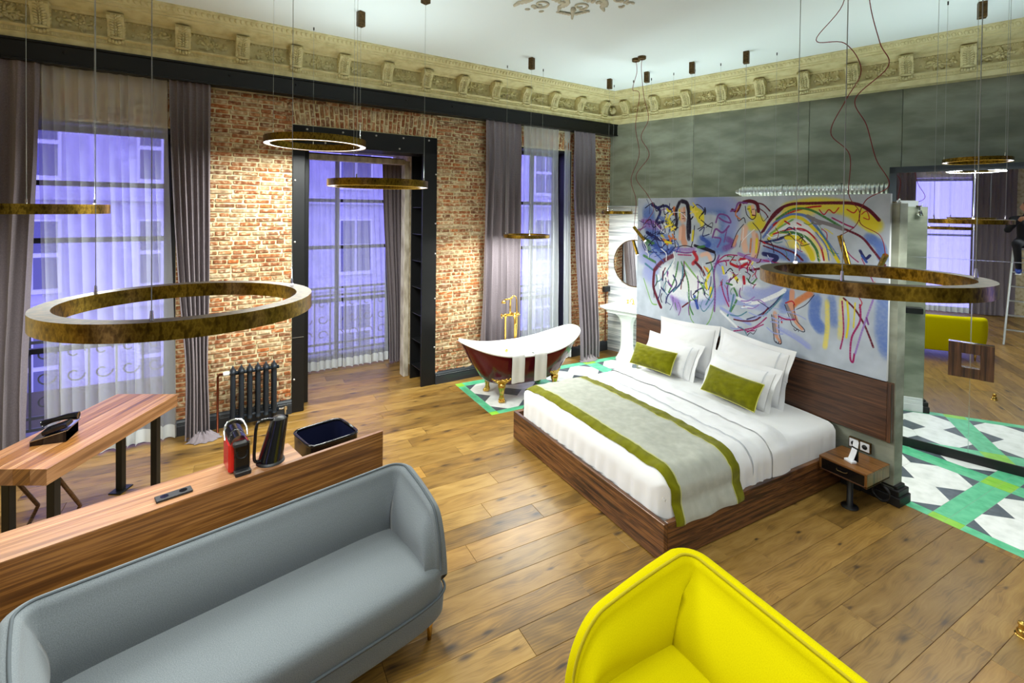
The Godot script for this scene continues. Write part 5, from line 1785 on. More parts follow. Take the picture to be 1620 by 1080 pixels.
func build_radiator():
	var o := thing("cast_iron_radiator", "dark cast iron column radiator against the brick pier", "radiator", pW(0, 0, 0.15), bW)
	for k in 6:
		var x := 0.36 + k * 0.078
		var st := nst(true)
		for z in [-0.045, 0.045]:
			tube(st, [Vector3(x, 0.11, z), Vector3(x, 0.16, z), Vector3(x, 0.56, z), Vector3(x, 0.62, z * 0.7)], [0.020, 0.023, 0.023, 0.02], 8)
		blob(st, Vector3(x, 0.615, 0), Vector3(0.032, 0.04, 0.07), 10, 7)
		blob(st, Vector3(x, 0.115, 0), Vector3(0.032, 0.035, 0.07), 10, 7)
		var c := part(o, "column", st, M.iron)
		var kn := nst(true)
		lathe(kn, [Vector2(0.014, 0.0), Vector2(0.009, 0.02), Vector2(0.004, 0.03), Vector2(0.0, 0.032)], 8, Vector3(x, 0.648, 0.0))
		part(c, "crest", kn, M.iron)
		if k == 0 or k == 5:
			var ft := nst(true)
			for z in [-0.05, 0.05]:
				tube(ft, [Vector3(x, 0.12, z), Vector3(x, 0.06, z * 1.1), Vector3(x, 0.0, z * 1.2)], [0.02, 0.016, 0.02], 8)
			part(o, "foot", ft, M.iron)
	var rod := nst(true)
	for y in [0.60, 0.13]:
		tube(rod, [Vector3(0.33, y, 0), Vector3(0.80, y, 0)], 0.02, 8)
	part(o, "header_pipe", rod, M.iron)
	var vl := nst(true)
	lathe(vl, [Vector2(0.0, 0.06), Vector2(0.02, 0.058), Vector2(0.024, 0.04), Vector2(0.024, 0.01), Vector2(0.016, 0.0)], 14, Vector3(0.33, 0.605, 0), Basis(Vector3.BACK, PI / 2))
	part(o, "valve_knob", vl, M.enamel)
	var pp := nst(true)
	tube(pp, [Vector3(0.225, 0.0, -0.02), Vector3(0.225, 0.58, -0.02), Vector3(0.24, 0.605, -0.01), Vector3(0.28, 0.605, 0)], 0.011, 8)
	part(o, "supply_pipe", pp, M.copper)
	var rp := nst(true)
	tube(rp, [Vector3(0.79, 0.13, 0.0), Vector3(0.86, 0.13, 0.0), Vector3(0.865, 0.10, 0.0), Vector3(0.865, 0.0, 0.0)], 0.011, 8)
	lathe(rp, [Vector2(0.02, -0.02), Vector2(0.02, 0.02)], 10, Vector3(0.865, 0.13, 0))
	part(o, "return_pipe", rp, M.chrome)

# ---------------------------------------------------------------- upholstery
func sofa(called: String, label: String, cat: String, at: Vector3, deg: float, L: float, D: float, hb: float, hs: float, T: float, R: float, pv: float, sy: float, lean_back: float, lean_arm: float, cloth: Material, pipe: Material):
	# local frame: back along x at z = 0, seat towards +z, centre of the back at the origin
	var o := thing(called, label, cat, at, turn(deg))
	var hl := L * 0.5
	# stations of the outer plan line
	var P := []
	var N := []
	var A := []          # how far down an arm: 0 on the back, 1 at the arm's front
	var na := 24
	for k in na + 1:
		var t := 1.0 - pow(float(k) / na, 1.6)
		P.append(Vector2(-hl + 0.05 * t * t, R + (D - R) * t))
		N.append(Vector2(-1, 0))
		A.append(t)
	for k in range(1, 10):
		var a := PI + k / 10.0 * PI / 2
		P.append(Vector2(-hl + R + cos(a) * R, R + sin(a) * R))
		N.append(Vector2(cos(a), sin(a)))
		A.append(0.0)
	for k in 25:
		P.append(Vector2(lerpf(-hl + R, hl - R, k / 24.0), 0))
		N.append(Vector2(0, -1))
		A.append(0.0)
	for k in range(1, 10):
		var a := 1.5 * PI + k / 10.0 * PI / 2
		P.append(Vector2(hl - R + cos(a) * R, R + sin(a) * R))
		N.append(Vector2(cos(a), sin(a)))
		A.append(0.0)
	for k in na + 1:
		var t := 1.0 - pow(1.0 - float(k) / na, 1.6)
		P.append(Vector2(hl - 0.05 * t * t, R + (D - R) * t))
		N.append(Vector2(1, 0))
		A.append(t)
	var n := P.size() - 1
	var ht = func(i: int) -> float:
		var a: float = A[i]
		var lin := lerpf(hb, hb - 0.11, a)
		return hs + (lin - hs) * sqrt(maxf(1.0 - pow(maxf(a - 0.72, 0.0) / 0.28, 2.0), 0.0))
	var sec := func(i: int, v: float) -> Vector3:
		var h: float = ht.call(i)
		var p: Vector2 = P[i]
		var m: Vector2 = N[i]
		var th = T * (1.0 - 0.25 * A[i])
		var rt = th * 0.5
		# up the outside, over the top, down the inside
		var off := 0.0
		var y := 0.0
		var yb := lerpf(0.16, hs - 0.06, smoothstep(0.2, 1.0, A[i]))
		if v < 0.35:
			var k := v / 0.35
			y = lerpf(yb, h - rt, k)
			off = -0.045 * pow(1.0 - k, 2.0) + 0.012 * sin(k * PI)
		elif v < 0.65:
			var a := (v - 0.35) / 0.3 * PI
			y = h - rt + sin(a) * rt
			off = -rt + cos(a) * rt
		else:
			var k := (v - 0.65) / 0.35
			y = lerpf(h - rt, yb + 0.08, k)
			off = -th - lerpf(lean_arm, lean_back, m.y * m.y) * sin(minf(k * 1.35, 1.0) * PI * 0.5) - 0.022 * sin(minf(k * 1.6, 1.0) * PI)
		var q := p + m * off
		return Vector3(q.x, maxf(y, yb), q.y)
	var shell := nst(true)
	grid(shell, n, 40, func(u, v): return sec.call(roundi(u * n), v))
	for e in [0, n]:
		var ring := []
		for k in 41: ring.append(sec.call(e, k / 40.0))
		var c := Vector3.ZERO
		for q in ring: c += q / 41.0
		for k in 40:
			tri(shell, c, ring[k], ring[k + 1], Vector3.BACK, Vector2.ZERO, Vector2.ZERO, Vector2.ZERO)
	part(o, "back_and_arms", shell, cloth)
	var pl := []
	for i in n + 1:
		pl.append(sec.call(i, pv) + Vector3(0, 0.003, 0))
	var ps := nst(true)
	tube(ps, pl, 0.0065, 6)
	part(o, "back_piping", ps, pipe)
	# seat: soft block
	var cx := hl - 0.05
	var z0 := T * 0.6
	var z1 := D + 0.06
	var sup = func(u: float, v: float, ax: float, ay: float, az: float, ex: float, ey: float) -> Vector3:
		var a := u * TAU
		var b := (v - 0.5) * PI
		var cb := pow(absf(cos(b)), ey)
		return Vector3(ax * cb * signf(cos(a)) * pow(absf(cos(a)), ex), ay * signf(sin(b)) * pow(absf(sin(b)), ey), az * cb * signf(sin(a)) * pow(absf(sin(a)), ex))
	var st := nst(true)
	grid(st, 64, 24, func(u, v): return Vector3(0, sy, (z0 + z1) * 0.5) + sup.call(u, v, cx, 0.115, (z1 - z0) * 0.5, 0.32, 0.42))
	part(o, "seat", st, cloth)
	var bs := nst(true)
	grid(bs, 64, 16, func(u, v): return Vector3(0, 0.21, (z0 + z1) * 0.5 - 0.01) + sup.call(u, v, cx + 0.015, 0.085, (z1 - z0) * 0.5 + 0.005, 0.30, 0.25))
	part(o, "base", bs, cloth)
	var fp := []
	for k in 65:
		var q: Vector3 = sup.call(k / 64.0, 0.5, cx + 0.018, 0.1, (z1 - z0) * 0.5 + 0.012, 0.30, 0.3)
		fp.append(q + Vector3(0, 0.27, (z0 + z1) * 0.5 - 0.008))
	var fs := nst(true)
	tube(fs, fp, 0.007, 6)
	part(o, "seat_piping", fs, pipe)
	for sx in [-1, 1]:
		for z in [z0 + 0.10, z1 - 0.10]:
			var lg := nst(true)
			lathe(lg, [Vector2(0.0, 0.14), Vector2(0.024, 0.14), Vector2(0.014, 0.05)], 12, Vector3(sx * (cx - 0.08), 0, z))
			var leg := part(o, "leg", lg, M.gold)
			var tp := nst(true)
			lathe(tp, [Vector2(0.0145, 0.055), Vector2(0.011, 0.0), Vector2(0.0, 0.0)], 12, Vector3(sx * (cx - 0.08), 0, z))
			part(leg, "brass_tip", tp, M.gold)
	return o

func build_seating():
	sofa("grey_sofa", "grey felt sofa with piped edges in front of the walnut counter", "sofa", Vector3(0.876, 0, -3.05) + Vector3(cos(deg_to_rad(13.5)), 0, -sin(deg_to_rad(13.5))) * -0.87, 13.5, 1.80, 0.57, 0.76, 0.38, 0.085, 0.13, 0.52, 0.325, 0.03, 0.07, M.felt_grey, M.felt_grey_pipe)
	sofa("yellow_loveseat", "bright yellow felt loveseat with its back to the bed side", "armchair", Vector3(1.96, 0, -1.03), -91.5, 1.34, 0.77, 0.71, 0.37, 0.10, 0.14, 0.55, 0.30, 0.18, 0.07, M.felt_yellow, M.felt_yellow_pipe)

# ---------------------------------------------------------------- counter, desk and what stands on them
func build_counter():
	var o := thing("walnut_counter", "walnut counter with a raised front panel behind the grey sofa", "counter", Vector3(0.816, 0, -3.199), turn(15.5))
	part(o, "front_panel", bx(Vector3(-1.32, 0.44, -0.011), Vector3(2.64, 0.88, 0.022), 0.002, 0, Basis(), Vector2(0.2, 0.4)), M.walnut_mid)
	part(o, "counter_top", bx(Vector3(-1.575, 0.858, -0.1435), Vector3(2.13, 0.04, 0.243), 0.002, 0, Basis(), Vector2(0.3, 0.1)), M.walnut_top)
	for x in [-0.6, -1.6, -2.55]:
		part(o, "leg", bx(Vector3(x, 0.419, -0.22), Vector3(0.04, 0.838, 0.04), 0.003), M.black)
	part(o, "panel_edge", bx(Vector3(-1.32, 0.881, -0.011), Vector3(2.64, 0.003, 0.0225), 0.0, 0), M.walnut_top)
	var b := turn(15.5)
	var at = func(x: float, y: float, z: float) -> Vector3: return Vector3(0.816, 0, -3.199) + b * Vector3(x, y, z)
	var sk := thing("desk_socket", "black flush socket strip in the counter top", "socket", at.call(-1.135, 0.878, -0.082), turn(15.5))
	part(sk, "frame", bx(Vector3(0, 0.006, 0), Vector3(0.155, 0.012, 0.056), 0.002), M.black)
	for x in [-0.04, 0.04]:
		var st := nst(true)
		lathe(st, [Vector2(0.018, 0.0125), Vector2(0.0, 0.0125)], 14, Vector3(x, 0, 0))
		part(sk, "outlet", st, M.gloss_black)
	# coffee machine
	var c := thing("coffee_machine", "small red and black capsule coffee machine on the counter", "coffee machine", at.call(-0.83, 0.879, -0.14), turn(15.5 - 4))
	part(c, "body", bx(Vector3(0, 0.085, -0.03), Vector3(0.10, 0.17, 0.15), 0.012), M.red)
	part(c, "front", bx(Vector3(0.012, 0.09, 0.05), Vector3(0.075, 0.15, 0.03), 0.006), M.gloss_black)
	part(c, "drip_tray", bx(Vector3(0.012, 0.012, 0.075), Vector3(0.08, 0.024, 0.05), 0.004), M.black)
	var hd := nst(true)
	grid(hd, 18, 8, func(u, v):
		var a: float = u * PI
		return Vector3(cos(a) * 0.044, 0.165 + sin(a) * 0.045 + 0.012 * (1.0 - v), lerpf(-0.10, 0.06, v)))
	part(c, "head", hd, M.gloss_black)
	part(c, "spout", bx(Vector3(0.0, 0.17, 0.075), Vector3(0.07, 0.03, 0.04), 0.008), M.black)
	var hn := nst(true)
	tube(hn, curve([Vector3(-0.055, 0.17, -0.02), Vector3(-0.055, 0.21, -0.05), Vector3(-0.03, 0.245, -0.08), Vector3(0.03, 0.245, -0.08), Vector3(0.055, 0.21, -0.05), Vector3(0.055, 0.17, -0.02)], 6), 0.006, 8)
	part(c, "lever", hn, M.chrome)
	part(c, "side_trim", bx(Vector3(0.052, 0.09, 0.045), Vector3(0.006, 0.15, 0.012), 0.002), M.chrome)
	var lg := nst(true)
	tube(lg, curve([Vector3(-0.012, 0.125, 0.0665), Vector3(-0.012, 0.10, 0.0665), Vector3(0.002, 0.085, 0.0665), Vector3(0.022, 0.085, 0.0665), Vector3(0.036, 0.10, 0.0665), Vector3(0.036, 0.125, 0.0665)], 5), 0.004, 6)
	part(c, "cup_emblem", lg, M.steel)
	# kettle
	var k := thing("electric_kettle", "slender black jug kettle with a long handle", "kettle", at.call(-0.665, 0.8785, -0.105), turn(15.5 + 4))
	var kb := nst(true)
	grid(kb, 28, 12, func(u, v):
		var a: float = u * TAU
		var r := lerpf(0.068, 0.040, v)
		var lean = 0.045 * v
		var sp: float = 0.016 * v * v * maxf(cos(a), 0.0)
		return Vector3(cos(a) * (r + sp) + lean, 0.012 + v * 0.225, sin(a) * r))
	part(k, "jug", kb, M.gloss_black)
	var kl := nst(true)
	lathe(kl, [Vector2(0.0, 0.248), Vector2(0.03, 0.246), Vector2(0.041, 0.236)], 20, Vector3(0.046, 0, 0))
	part(k, "lid", kl, M.steel)
	var kbse := nst(true)
	lathe(kbse, [Vector2(0.0, 0.014), Vector2(0.072, 0.014), Vector2(0.076, 0.0)], 24)
	part(k, "base", kbse, M.black)
	var kh := nst(true)
	tube(kh, curve([Vector3(0.02, 0.238, 0), Vector3(-0.04, 0.25, 0), Vector3(-0.075, 0.235, 0), Vector3(-0.085, 0.15, 0), Vector3(-0.088, 0.04, 0), Vector3(-0.06, 0.02, 0)], 6), 0.009, 8)
	part(k, "handle", kh, M.gloss_black)
	# open black bin behind the panel's end
	var w := thing("black_bin", "open glossy black bin behind the end of the counter panel", "bin", at.call(-0.165, 0, -0.50), turn(15.5))
	var st := nst(true)
	var rr = func(a: float, hx: float, hz: float) -> Vector2:
		return Vector2(signf(cos(a)) * pow(absf(cos(a)), 0.3) * hx, signf(sin(a)) * pow(absf(sin(a)), 0.3) * hz)
	grid(st, 48, 6, func(u, v):
		var q: Vector2 = rr.call(u * TAU, 0.165 + 0.012 * v, 0.155 + 0.012 * v)
		return Vector3(q.x, v * 0.76, q.y))
	part(w, "outside", st, M.gloss_black)
	var si := nst(true)
	grid(si, 48, 6, func(u, v):
		var q: Vector2 = rr.call(u * TAU, 0.160 + 0.004 * v, 0.150 + 0.004 * v)
		return Vector3(q.x, 0.56 + v * 0.19, q.y))
	prism_ring(si, rr, 0.160, 0.150, 0.56)
	part(w, "inside", si, M.tile_grey if false else mat(C(16, 20, 46), 0.35))
	var sr := nst(true)
	var rl := []
	for i in 49:
		var q: Vector2 = rr.call(i / 48.0 * TAU, 0.172, 0.162)
		rl.append(Vector3(q.x, 0.758, q.y))
	tube(sr, rl, 0.011, 8)
	part(w, "rim", sr, M.gloss_black)

func prism_ring(st: SurfaceTool, f: Callable, hx: float, hz: float, y: float):
	for k in 48:
		var a: Vector2 = f.call(k / 48.0 * TAU, hx, hz)
		var b: Vector2 = f.call((k + 1) / 48.0 * TAU, hx, hz)
		tri(st, Vector3(0, y, 0), Vector3(a.x, y, a.y), Vector3(b.x, y, b.y), Vector3.UP, Vector2.ZERO, Vector2.ZERO, Vector2.ZERO)

func build_desk():
	# long axis from the window end towards the viewer
	var p1 := Vector3(-0.477, 0, -4.974)
	var u := Vector3(-0.46, 0, 0.888).normalized()
	var v := Vector3(-u.z, 0, u.x)
	var b := Basis(u, Vector3.UP, v)
	if b.determinant() < 0: b = Basis(u, Vector3.UP, -v)
	var o := thing("walnut_desk", "walnut desk with thick top and black steel legs before the window", "desk", p1, b)
	var sg := 1.0 if (p1 + b * Vector3(0, 0, 0.2)).x < p1.x else -1.0
	var w := 0.50
	for k in 5:                    # glued boards of the top
		var z := sg * (k + 0.5) * w / 5.0
		part(o, "top_board", bx(Vector3(0.60, 0.70, z), Vector3(1.2, 0.10, w / 5.0 - 0.0006), 0.001, 0, Basis(), Vector2(k * 0.37, k * 0.61)), M.walnut_top if k % 2 == 0 else M.walnut_mid)
	for q in [[0.12, 0.10], [0.12, 0.38], [1.02, 0.12], [1.02, 0.40]]:
		var x: float = q[0]
		var z: float = sg * q[1]
		var lg := part(o, "leg", bx(Vector3(x, 0.33, z), Vector3(0.05, 0.64, 0.05), 0.003), M.steel)
		part(lg, "foot_plate", bx(Vector3(x, 0.005, z), Vector3(0.14, 0.01, 0.10), 0.002), M.steel)
	for q in [0.12, 0.40]:
		var st := nst(true)
		tube(st, [Vector3(1.0, 0.60, sg * q), Vector3(0.82, 0.30, sg * q)], 0.012, 6)
		tube(st, [Vector3(0.82, 0.30, sg * q), Vector3(1.0, 0.06, sg * q)], 0.012, 6)
		part(o, "brace", st, M.walnut)
	# desk telephone
	var ph := thing("desk_telephone", "black desk telephone with silver edges on the walnut desk", "telephone", p1 + b * Vector3(0.80, 0.75, sg * 0.30), b * turn(20))
	var st2 := nst()
	sweep_x(st2, [Vector2(-0.09, 0.0), Vector2(0.10, 0.0), Vector2(0.10, 0.03), Vector2(-0.09, 0.075)], -0.09, 0.09)
	part(ph, "base", st2, M.gloss_black)
	part(ph, "edge_trim", bx(Vector3(0.0, 0.055, 0.0), Vector3(0.20, 0.006, 0.21), 0.002, 0, Basis(Vector3.RIGHT, 0.24)), M.chrome)
	part(ph, "screen_block", bx(Vector3(0.03, 0.085, -0.02), Vector3(0.10, 0.03, 0.14), 0.006, 0, Basis(Vector3.RIGHT, 0.3)), M.gloss_black)
	var hs := nst(true)
	tube(hs, curve([Vector3(-0.07, 0.085, 0.10), Vector3(-0.07, 0.10, 0.05), Vector3(-0.07, 0.115, -0.03), Vector3(-0.07, 0.115, -0.10)], 5), [0.026, 0.024, 0.022, 0.02, 0.018, 0.017, 0.016, 0.016, 0.017, 0.018, 0.02, 0.022, 0.024, 0.026, 0.027, 0.027], 10)
	part(ph, "handset", hs, M.gloss_black)
	# brass stop on the boards
	var ds := thing("brass_door_stop", "small brass stop on the floor at the picture's right edge", "door stop", Vector3(3.83, 0, -0.97))
	var s3 := nst(true)
	lathe(s3, [Vector2(0.026, 0.0), Vector2(0.026, 0.03), Vector2(0.02, 0.036), Vector2(0.016, 0.05), Vector2(0.022, 0.06), Vector2(0.018, 0.074), Vector2(0.0, 0.08)], 16)
	part(ds, "knob", s3, M.gold)
	var s4 := nst(true)
	lathe(s4, [Vector2(0.034, 0.0), Vector2(0.034, 0.005), Vector2(0.0, 0.005)], 16)
	part(ds, "base_plate", s4, M.gold)

# ---------------------------------------------------------------- the photographer, seen in the mirror
func smin(a: float, b: float, k: float) -> float:
	var h := clampf(0.5 + 0.5 * (b - a) / k, 0.0, 1.0)
	return lerpf(b, a, h) - k * h * (1.0 - h)

# bones: [a, b, ra, rb]; meshed as surface nets
func body_mesh(st: SurfaceTool, bones: Array, cell: float, k: float):
	var lo := Vector3.ONE * 1e9
	var hi := -lo
	for b in bones:
		var r: float = maxf(b[2], b[3]) + cell * 2
		lo = lo.min(b[0] - Vector3.ONE * r).min(b[1] - Vector3.ONE * r)
		hi = hi.max(b[0] + Vector3.ONE * r).max(b[1] + Vector3.ONE * r)
	var n := Vector3i((hi - lo) / cell) + Vector3i(2, 2, 2)
	var F := PackedFloat32Array()
	F.resize(n.x * n.y * n.z)
	F.fill(1.0)
	for b in bones:
		var A: Vector3 = b[0]
		var B: Vector3 = b[1]
		var rm: float = maxf(b[2], b[3]) + k + cell * 2
		var l := Vector3i((A.min(B) - Vector3.ONE * rm - lo) / cell).clamp(Vector3i.ZERO, n - Vector3i.ONE)
		var h := Vector3i((A.max(B) + Vector3.ONE * rm - lo) / cell).clamp(Vector3i.ZERO, n - Vector3i.ONE)
		var d := B - A
		var l2 := maxf(d.length_squared(), 1e-8)
		for z in range(l.z, h.z + 1):
			for y in range(l.y, h.y + 1):
				for x in range(l.x, h.x + 1):
					var p := lo + Vector3(x, y, z) * cell
					var t := clampf((p - A).dot(d) / l2, 0.0, 1.0)
					var q := (A + d * t).distance_to(p) - lerpf(b[2], b[3], t)
					var i := (z * n.y + y) * n.x + x
					F[i] = smin(F[i], q, k)
	var vid := {}
	var V := []
	for z in n.z - 1:
		for y in n.y - 1:
			for x in n.x - 1:
				var c := 0
				var s := Vector3.ZERO
				var m := 0
				var f := []
				for e in 8:
					var g := F[((z + (e >> 2)) * n.y + y + ((e >> 1) & 1)) * n.x + x + (e & 1)]
					f.append(g)
					if g < 0: m |= 1 << e
				if m == 0 or m == 255: continue
				for e in [[0, 1], [2, 3], [4, 5], [6, 7], [0, 2], [1, 3], [4, 6], [5, 7], [0, 4], [1, 5], [2, 6], [3, 7]]:
					if (f[e[0]] < 0) != (f[e[1]] < 0):
						var t: float = f[e[0]] / (f[e[0]] - f[e[1]])
						var a := Vector3(e[0] & 1, (e[0] >> 1) & 1, e[0] >> 2)
						var b2 := Vector3(e[1] & 1, (e[1] >> 1) & 1, e[1] >> 2)
						s += a.lerp(b2, t)
						c += 1
				vid[Vector3i(x, y, z)] = V.size()
				V.append(lo + (Vector3(x, y, z) + s / c) * cell)
	for key in vid:
		var x: int = key.x
		var y: int = key.y
		var z: int = key.z
		var f0 := F[(z * n.y + y) * n.x + x]
		for ax in 3:
			var s := Vector3i.ZERO
			s[ax] = 1
			var e: Vector3i = key + s
			if e.x >= n.x or e.y >= n.y or e.z >= n.z: continue
			var f1 := F[(e.z * n.y + e.y) * n.x + e.x]
			if (f0 < 0) == (f1 < 0): continue
			var du := Vector3i.ZERO
			var dv := Vector3i.ZERO
			du[(ax + 1) % 3] = 1
			dv[(ax + 2) % 3] = 1
			var q := [key, key - du, key - du - dv, key - dv]
			if not (vid.has(q[1]) and vid.has(q[2]) and vid.has(q[3])): continue
			var out := Vector3(s) * (1.0 if f0 < 0 else -1.0)
			tri(st, V[vid[q[0]]], V[vid[q[1]]], V[vid[q[2]]], out, Vector2.ZERO, Vector2.ZERO, Vector2.ZERO)
			tri(st, V[vid[q[0]]], V[vid[q[2]]], V[vid[q[3]]], out, Vector2.ZERO, Vector2.ZERO, Vector2.ZERO)

func build_photographer():
	# aluminium step ladder behind the viewpoint
	var f := Vector3(0.93, 0, -0.36).normalized()       # towards the mirrors
	var b := Basis(f, Vector3.UP, f.cross(Vector3.UP))
	var at := Vector3(-0.06, 0, 0.80)
	var l := thing("step_ladder", "aluminium step ladder mirrored in the wardrobe doors", "ladder", at, b)
	for s in [-1, 1]:
		var fs := nst()
		var a := Vector3(0.42, 0.0, s * 0.26)
		var t := Vector3(0.04, 1.72, s * 0.17)
		var d := t - a
		box(fs, (a + t) * 0.5, Vector3(0.07, d.length(), 0.028), 0.003, 1, Basis(Quaternion(Vector3.UP, d.normalized())))
		part(l, "front_rail", fs, M.alu)
		var rs := nst()
		var a2 := Vector3(-0.46, 0.0, s * 0.28)
		var t2 := Vector3(-0.02, 1.70, s * 0.18)
		var d2 := t2 - a2
		box(rs, (a2 + t2) * 0.5, Vector3(0.05, d2.length(), 0.025), 0.003, 1, Basis(Quaternion(Vector3.UP, d2.normalized())))
		part(l, "rear_rail", rs, M.alu)
	for k in 6:
		var y := 0.27 + k * 0.26
		var q := y / 1.72
		part(l, "tread", bx(Vector3(lerpf(0.42, 0.04, q), y, 0), Vector3(0.085, 0.022, lerpf(0.5, 0.32, q)), 0.003), M.alu)
	part(l, "platform", bx(Vector3(0.0, 1.735, 0), Vector3(0.30, 0.03, 0.38), 0.004), M.alu)
	# seated on top, feet on a tread, hands raised
	var o := thing("person", "person in dark clothes and blue shoes sitting on the step ladder", "person", at, b)
	var hip := Vector3(-0.05, 1.84, 0)
	var chest := Vector3(0.06, 2.20, 0)
	var neck := Vector3(0.11, 2.36, 0)
	var clo := [[hip, chest, 0.135, 0.145], [hip + Vector3(0, 0, 0.08), hip - Vector3(0, 0, 0.08), 0.11, 0.11], [chest + Vector3(0, 0.07, 0.13), chest + Vector3(0, 0.07, -0.13), 0.075, 0.075], [chest, neck, 0.11, 0.06]]
	for s in [-1, 1]:
		var hj := hip + Vector3(0.02, -0.01, s * 0.09)
		var kn := Vector3(0.40, 1.84, s * 0.13)
		var an := Vector3(0.26, 1.40, s * 0.10)
		clo.append([hj, kn, 0.088, 0.062])
		clo.append([kn, an, 0.062, 0.042])
		var sh := chest + Vector3(0.02, 0.08, s * 0.19)
		var el := Vector3(0.22, 2.08, s * 0.25)
		var wr := Vector3(0.33, 2.26, s * 0.10)
		clo.append([sh, el, 0.056, 0.046])
		clo.append([el, wr, 0.046, 0.034])
	var bd := nst(true)
	body_mesh(bd, clo, 0.016, 0.03)
	part(o, "clothing", bd, mat(C(24, 26, 34), 0.9))
	var skin := mat(C(196, 146, 120), 0.6)
	var hd := nst(true)
	var hc := neck + Vector3(0.045, 0.13, 0)
	var head := [[neck, neck + Vector3(0.02, 0.07, 0), 0.052, 0.05], [hc + Vector3(-0.01, 0.02, 0), hc + Vector3(0.0, 0.0, 0), 0.092, 0.088], [hc + Vector3(0.035, -0.05, 0), hc + Vector3(0.045, -0.075, 0), 0.052, 0.036], [hc + Vector3(0.088, -0.005, 0), hc + Vector3(0.104, -0.032, 0), 0.010, 0.014], [hc + Vector3(0.08, 0.022, 0.03), hc + Vector3(0.08, 0.022, -0.03), 0.014, 0.014], [hc + Vector3(0.0, -0.01, 0.088), hc + Vector3(-0.005, 0.02, 0.092), 0.014, 0.016], [hc + Vector3(0.0, -0.01, -0.088), hc + Vector3(-0.005, 0.02, -0.092), 0.014, 0.016], [hc + Vector3(0.085, -0.06, 0.012), hc + Vector3(0.085, -0.06, -0.012), 0.011, 0.011]]
	body_mesh(hd, head, 0.008, 0.018)
	part(o, "head", hd, skin)
	var hr := nst(true)
	body_mesh(hr, [[hc + Vector3(-0.02, 0.05, 0), hc + Vector3(0.03, 0.07, 0), 0.08, 0.06], [hc + Vector3(-0.06, 0.02, 0.03), hc + Vector3(-0.06, -0.05, 0.0), 0.06, 0.045], [hc + Vector3(-0.06, 0.02, -0.03), hc + Vector3(-0.06, -0.03, 0.0), 0.06, 0.045]], 0.011, 0.02)
	part(o, "hair", hr, mat(C(30, 22, 18), 0.8))
	for s in [-1, 1]:
		var ey := nst(true)
		blob(ey, hc + Vector3(0.083, 0.004, s * 0.03), Vector3(0.008, 0.006, 0.011), 8, 5)
		part(o, "eye", ey, M.black)
		var hn := nst(true)
		var wr := Vector3(0.33, 2.26, s * 0.10)
		var pm := wr + Vector3(0.06, 0.035, -s * 0.025)
		var hb := [[wr, pm, 0.028, 0.034]]
		for k in 4:
			var base := pm + Vector3(0.02, 0.022 - k * 0.016, -s * 0.005)
			var ln: float = [0.030, 0.034, 0.032, 0.026][k]
			var j1 := base + Vector3(ln, 0.006, -s * 0.012)
			hb.append([base, j1, 0.0095, 0.009])
			hb.append([j1, j1 + Vector3(ln * 0.3, -0.004, -s * ln * 0.8), 0.009, 0.008])
		hb.append([wr + Vector3(0.02, 0.02, -s * 0.02), wr + Vector3(0.05, 0.055, -s * 0.055), 0.012, 0.009])
		body_mesh(hn, hb, 0.006, 0.007)
		part(o, "hand", hn, skin)
		var so := nst(true)
		var an := Vector3(0.26, 1.40, s * 0.10)
		body_mesh(so, [[an + Vector3(-0.02, -0.03, 0), an + Vector3(-0.03, -0.055, 0), 0.045, 0.038], [an + Vector3(-0.02, -0.06, 0), an + Vector3(0.15, -0.068, 0), 0.038, 0.032]], 0.012, 0.03)
		part(o, "shoe", so, mat(C(40, 70, 160), 0.7))
		var sl := nst()
		box(sl, an + Vector3(0.06, -0.105, 0), Vector3(0.25, 0.018, 0.08), 0.006)
		part(o, "shoe_sole", sl, M.paper)

func _ready():
	rng.seed = 1
	setup_view()
	setup_materials()
	build_shell()
	build_brick_wall()
	build_floor()
	build_tiles()
	build_cornice()
	build_windows()
	build_portal()
	build_partition()
	build_lamps()
	build_bed()
	build_nightstand()
	build_seating()
	build_counter()
	build_desk()
	build_bath()
	build_wardrobe()
	build_radiator()
	build_curtains()
	build_photographer()

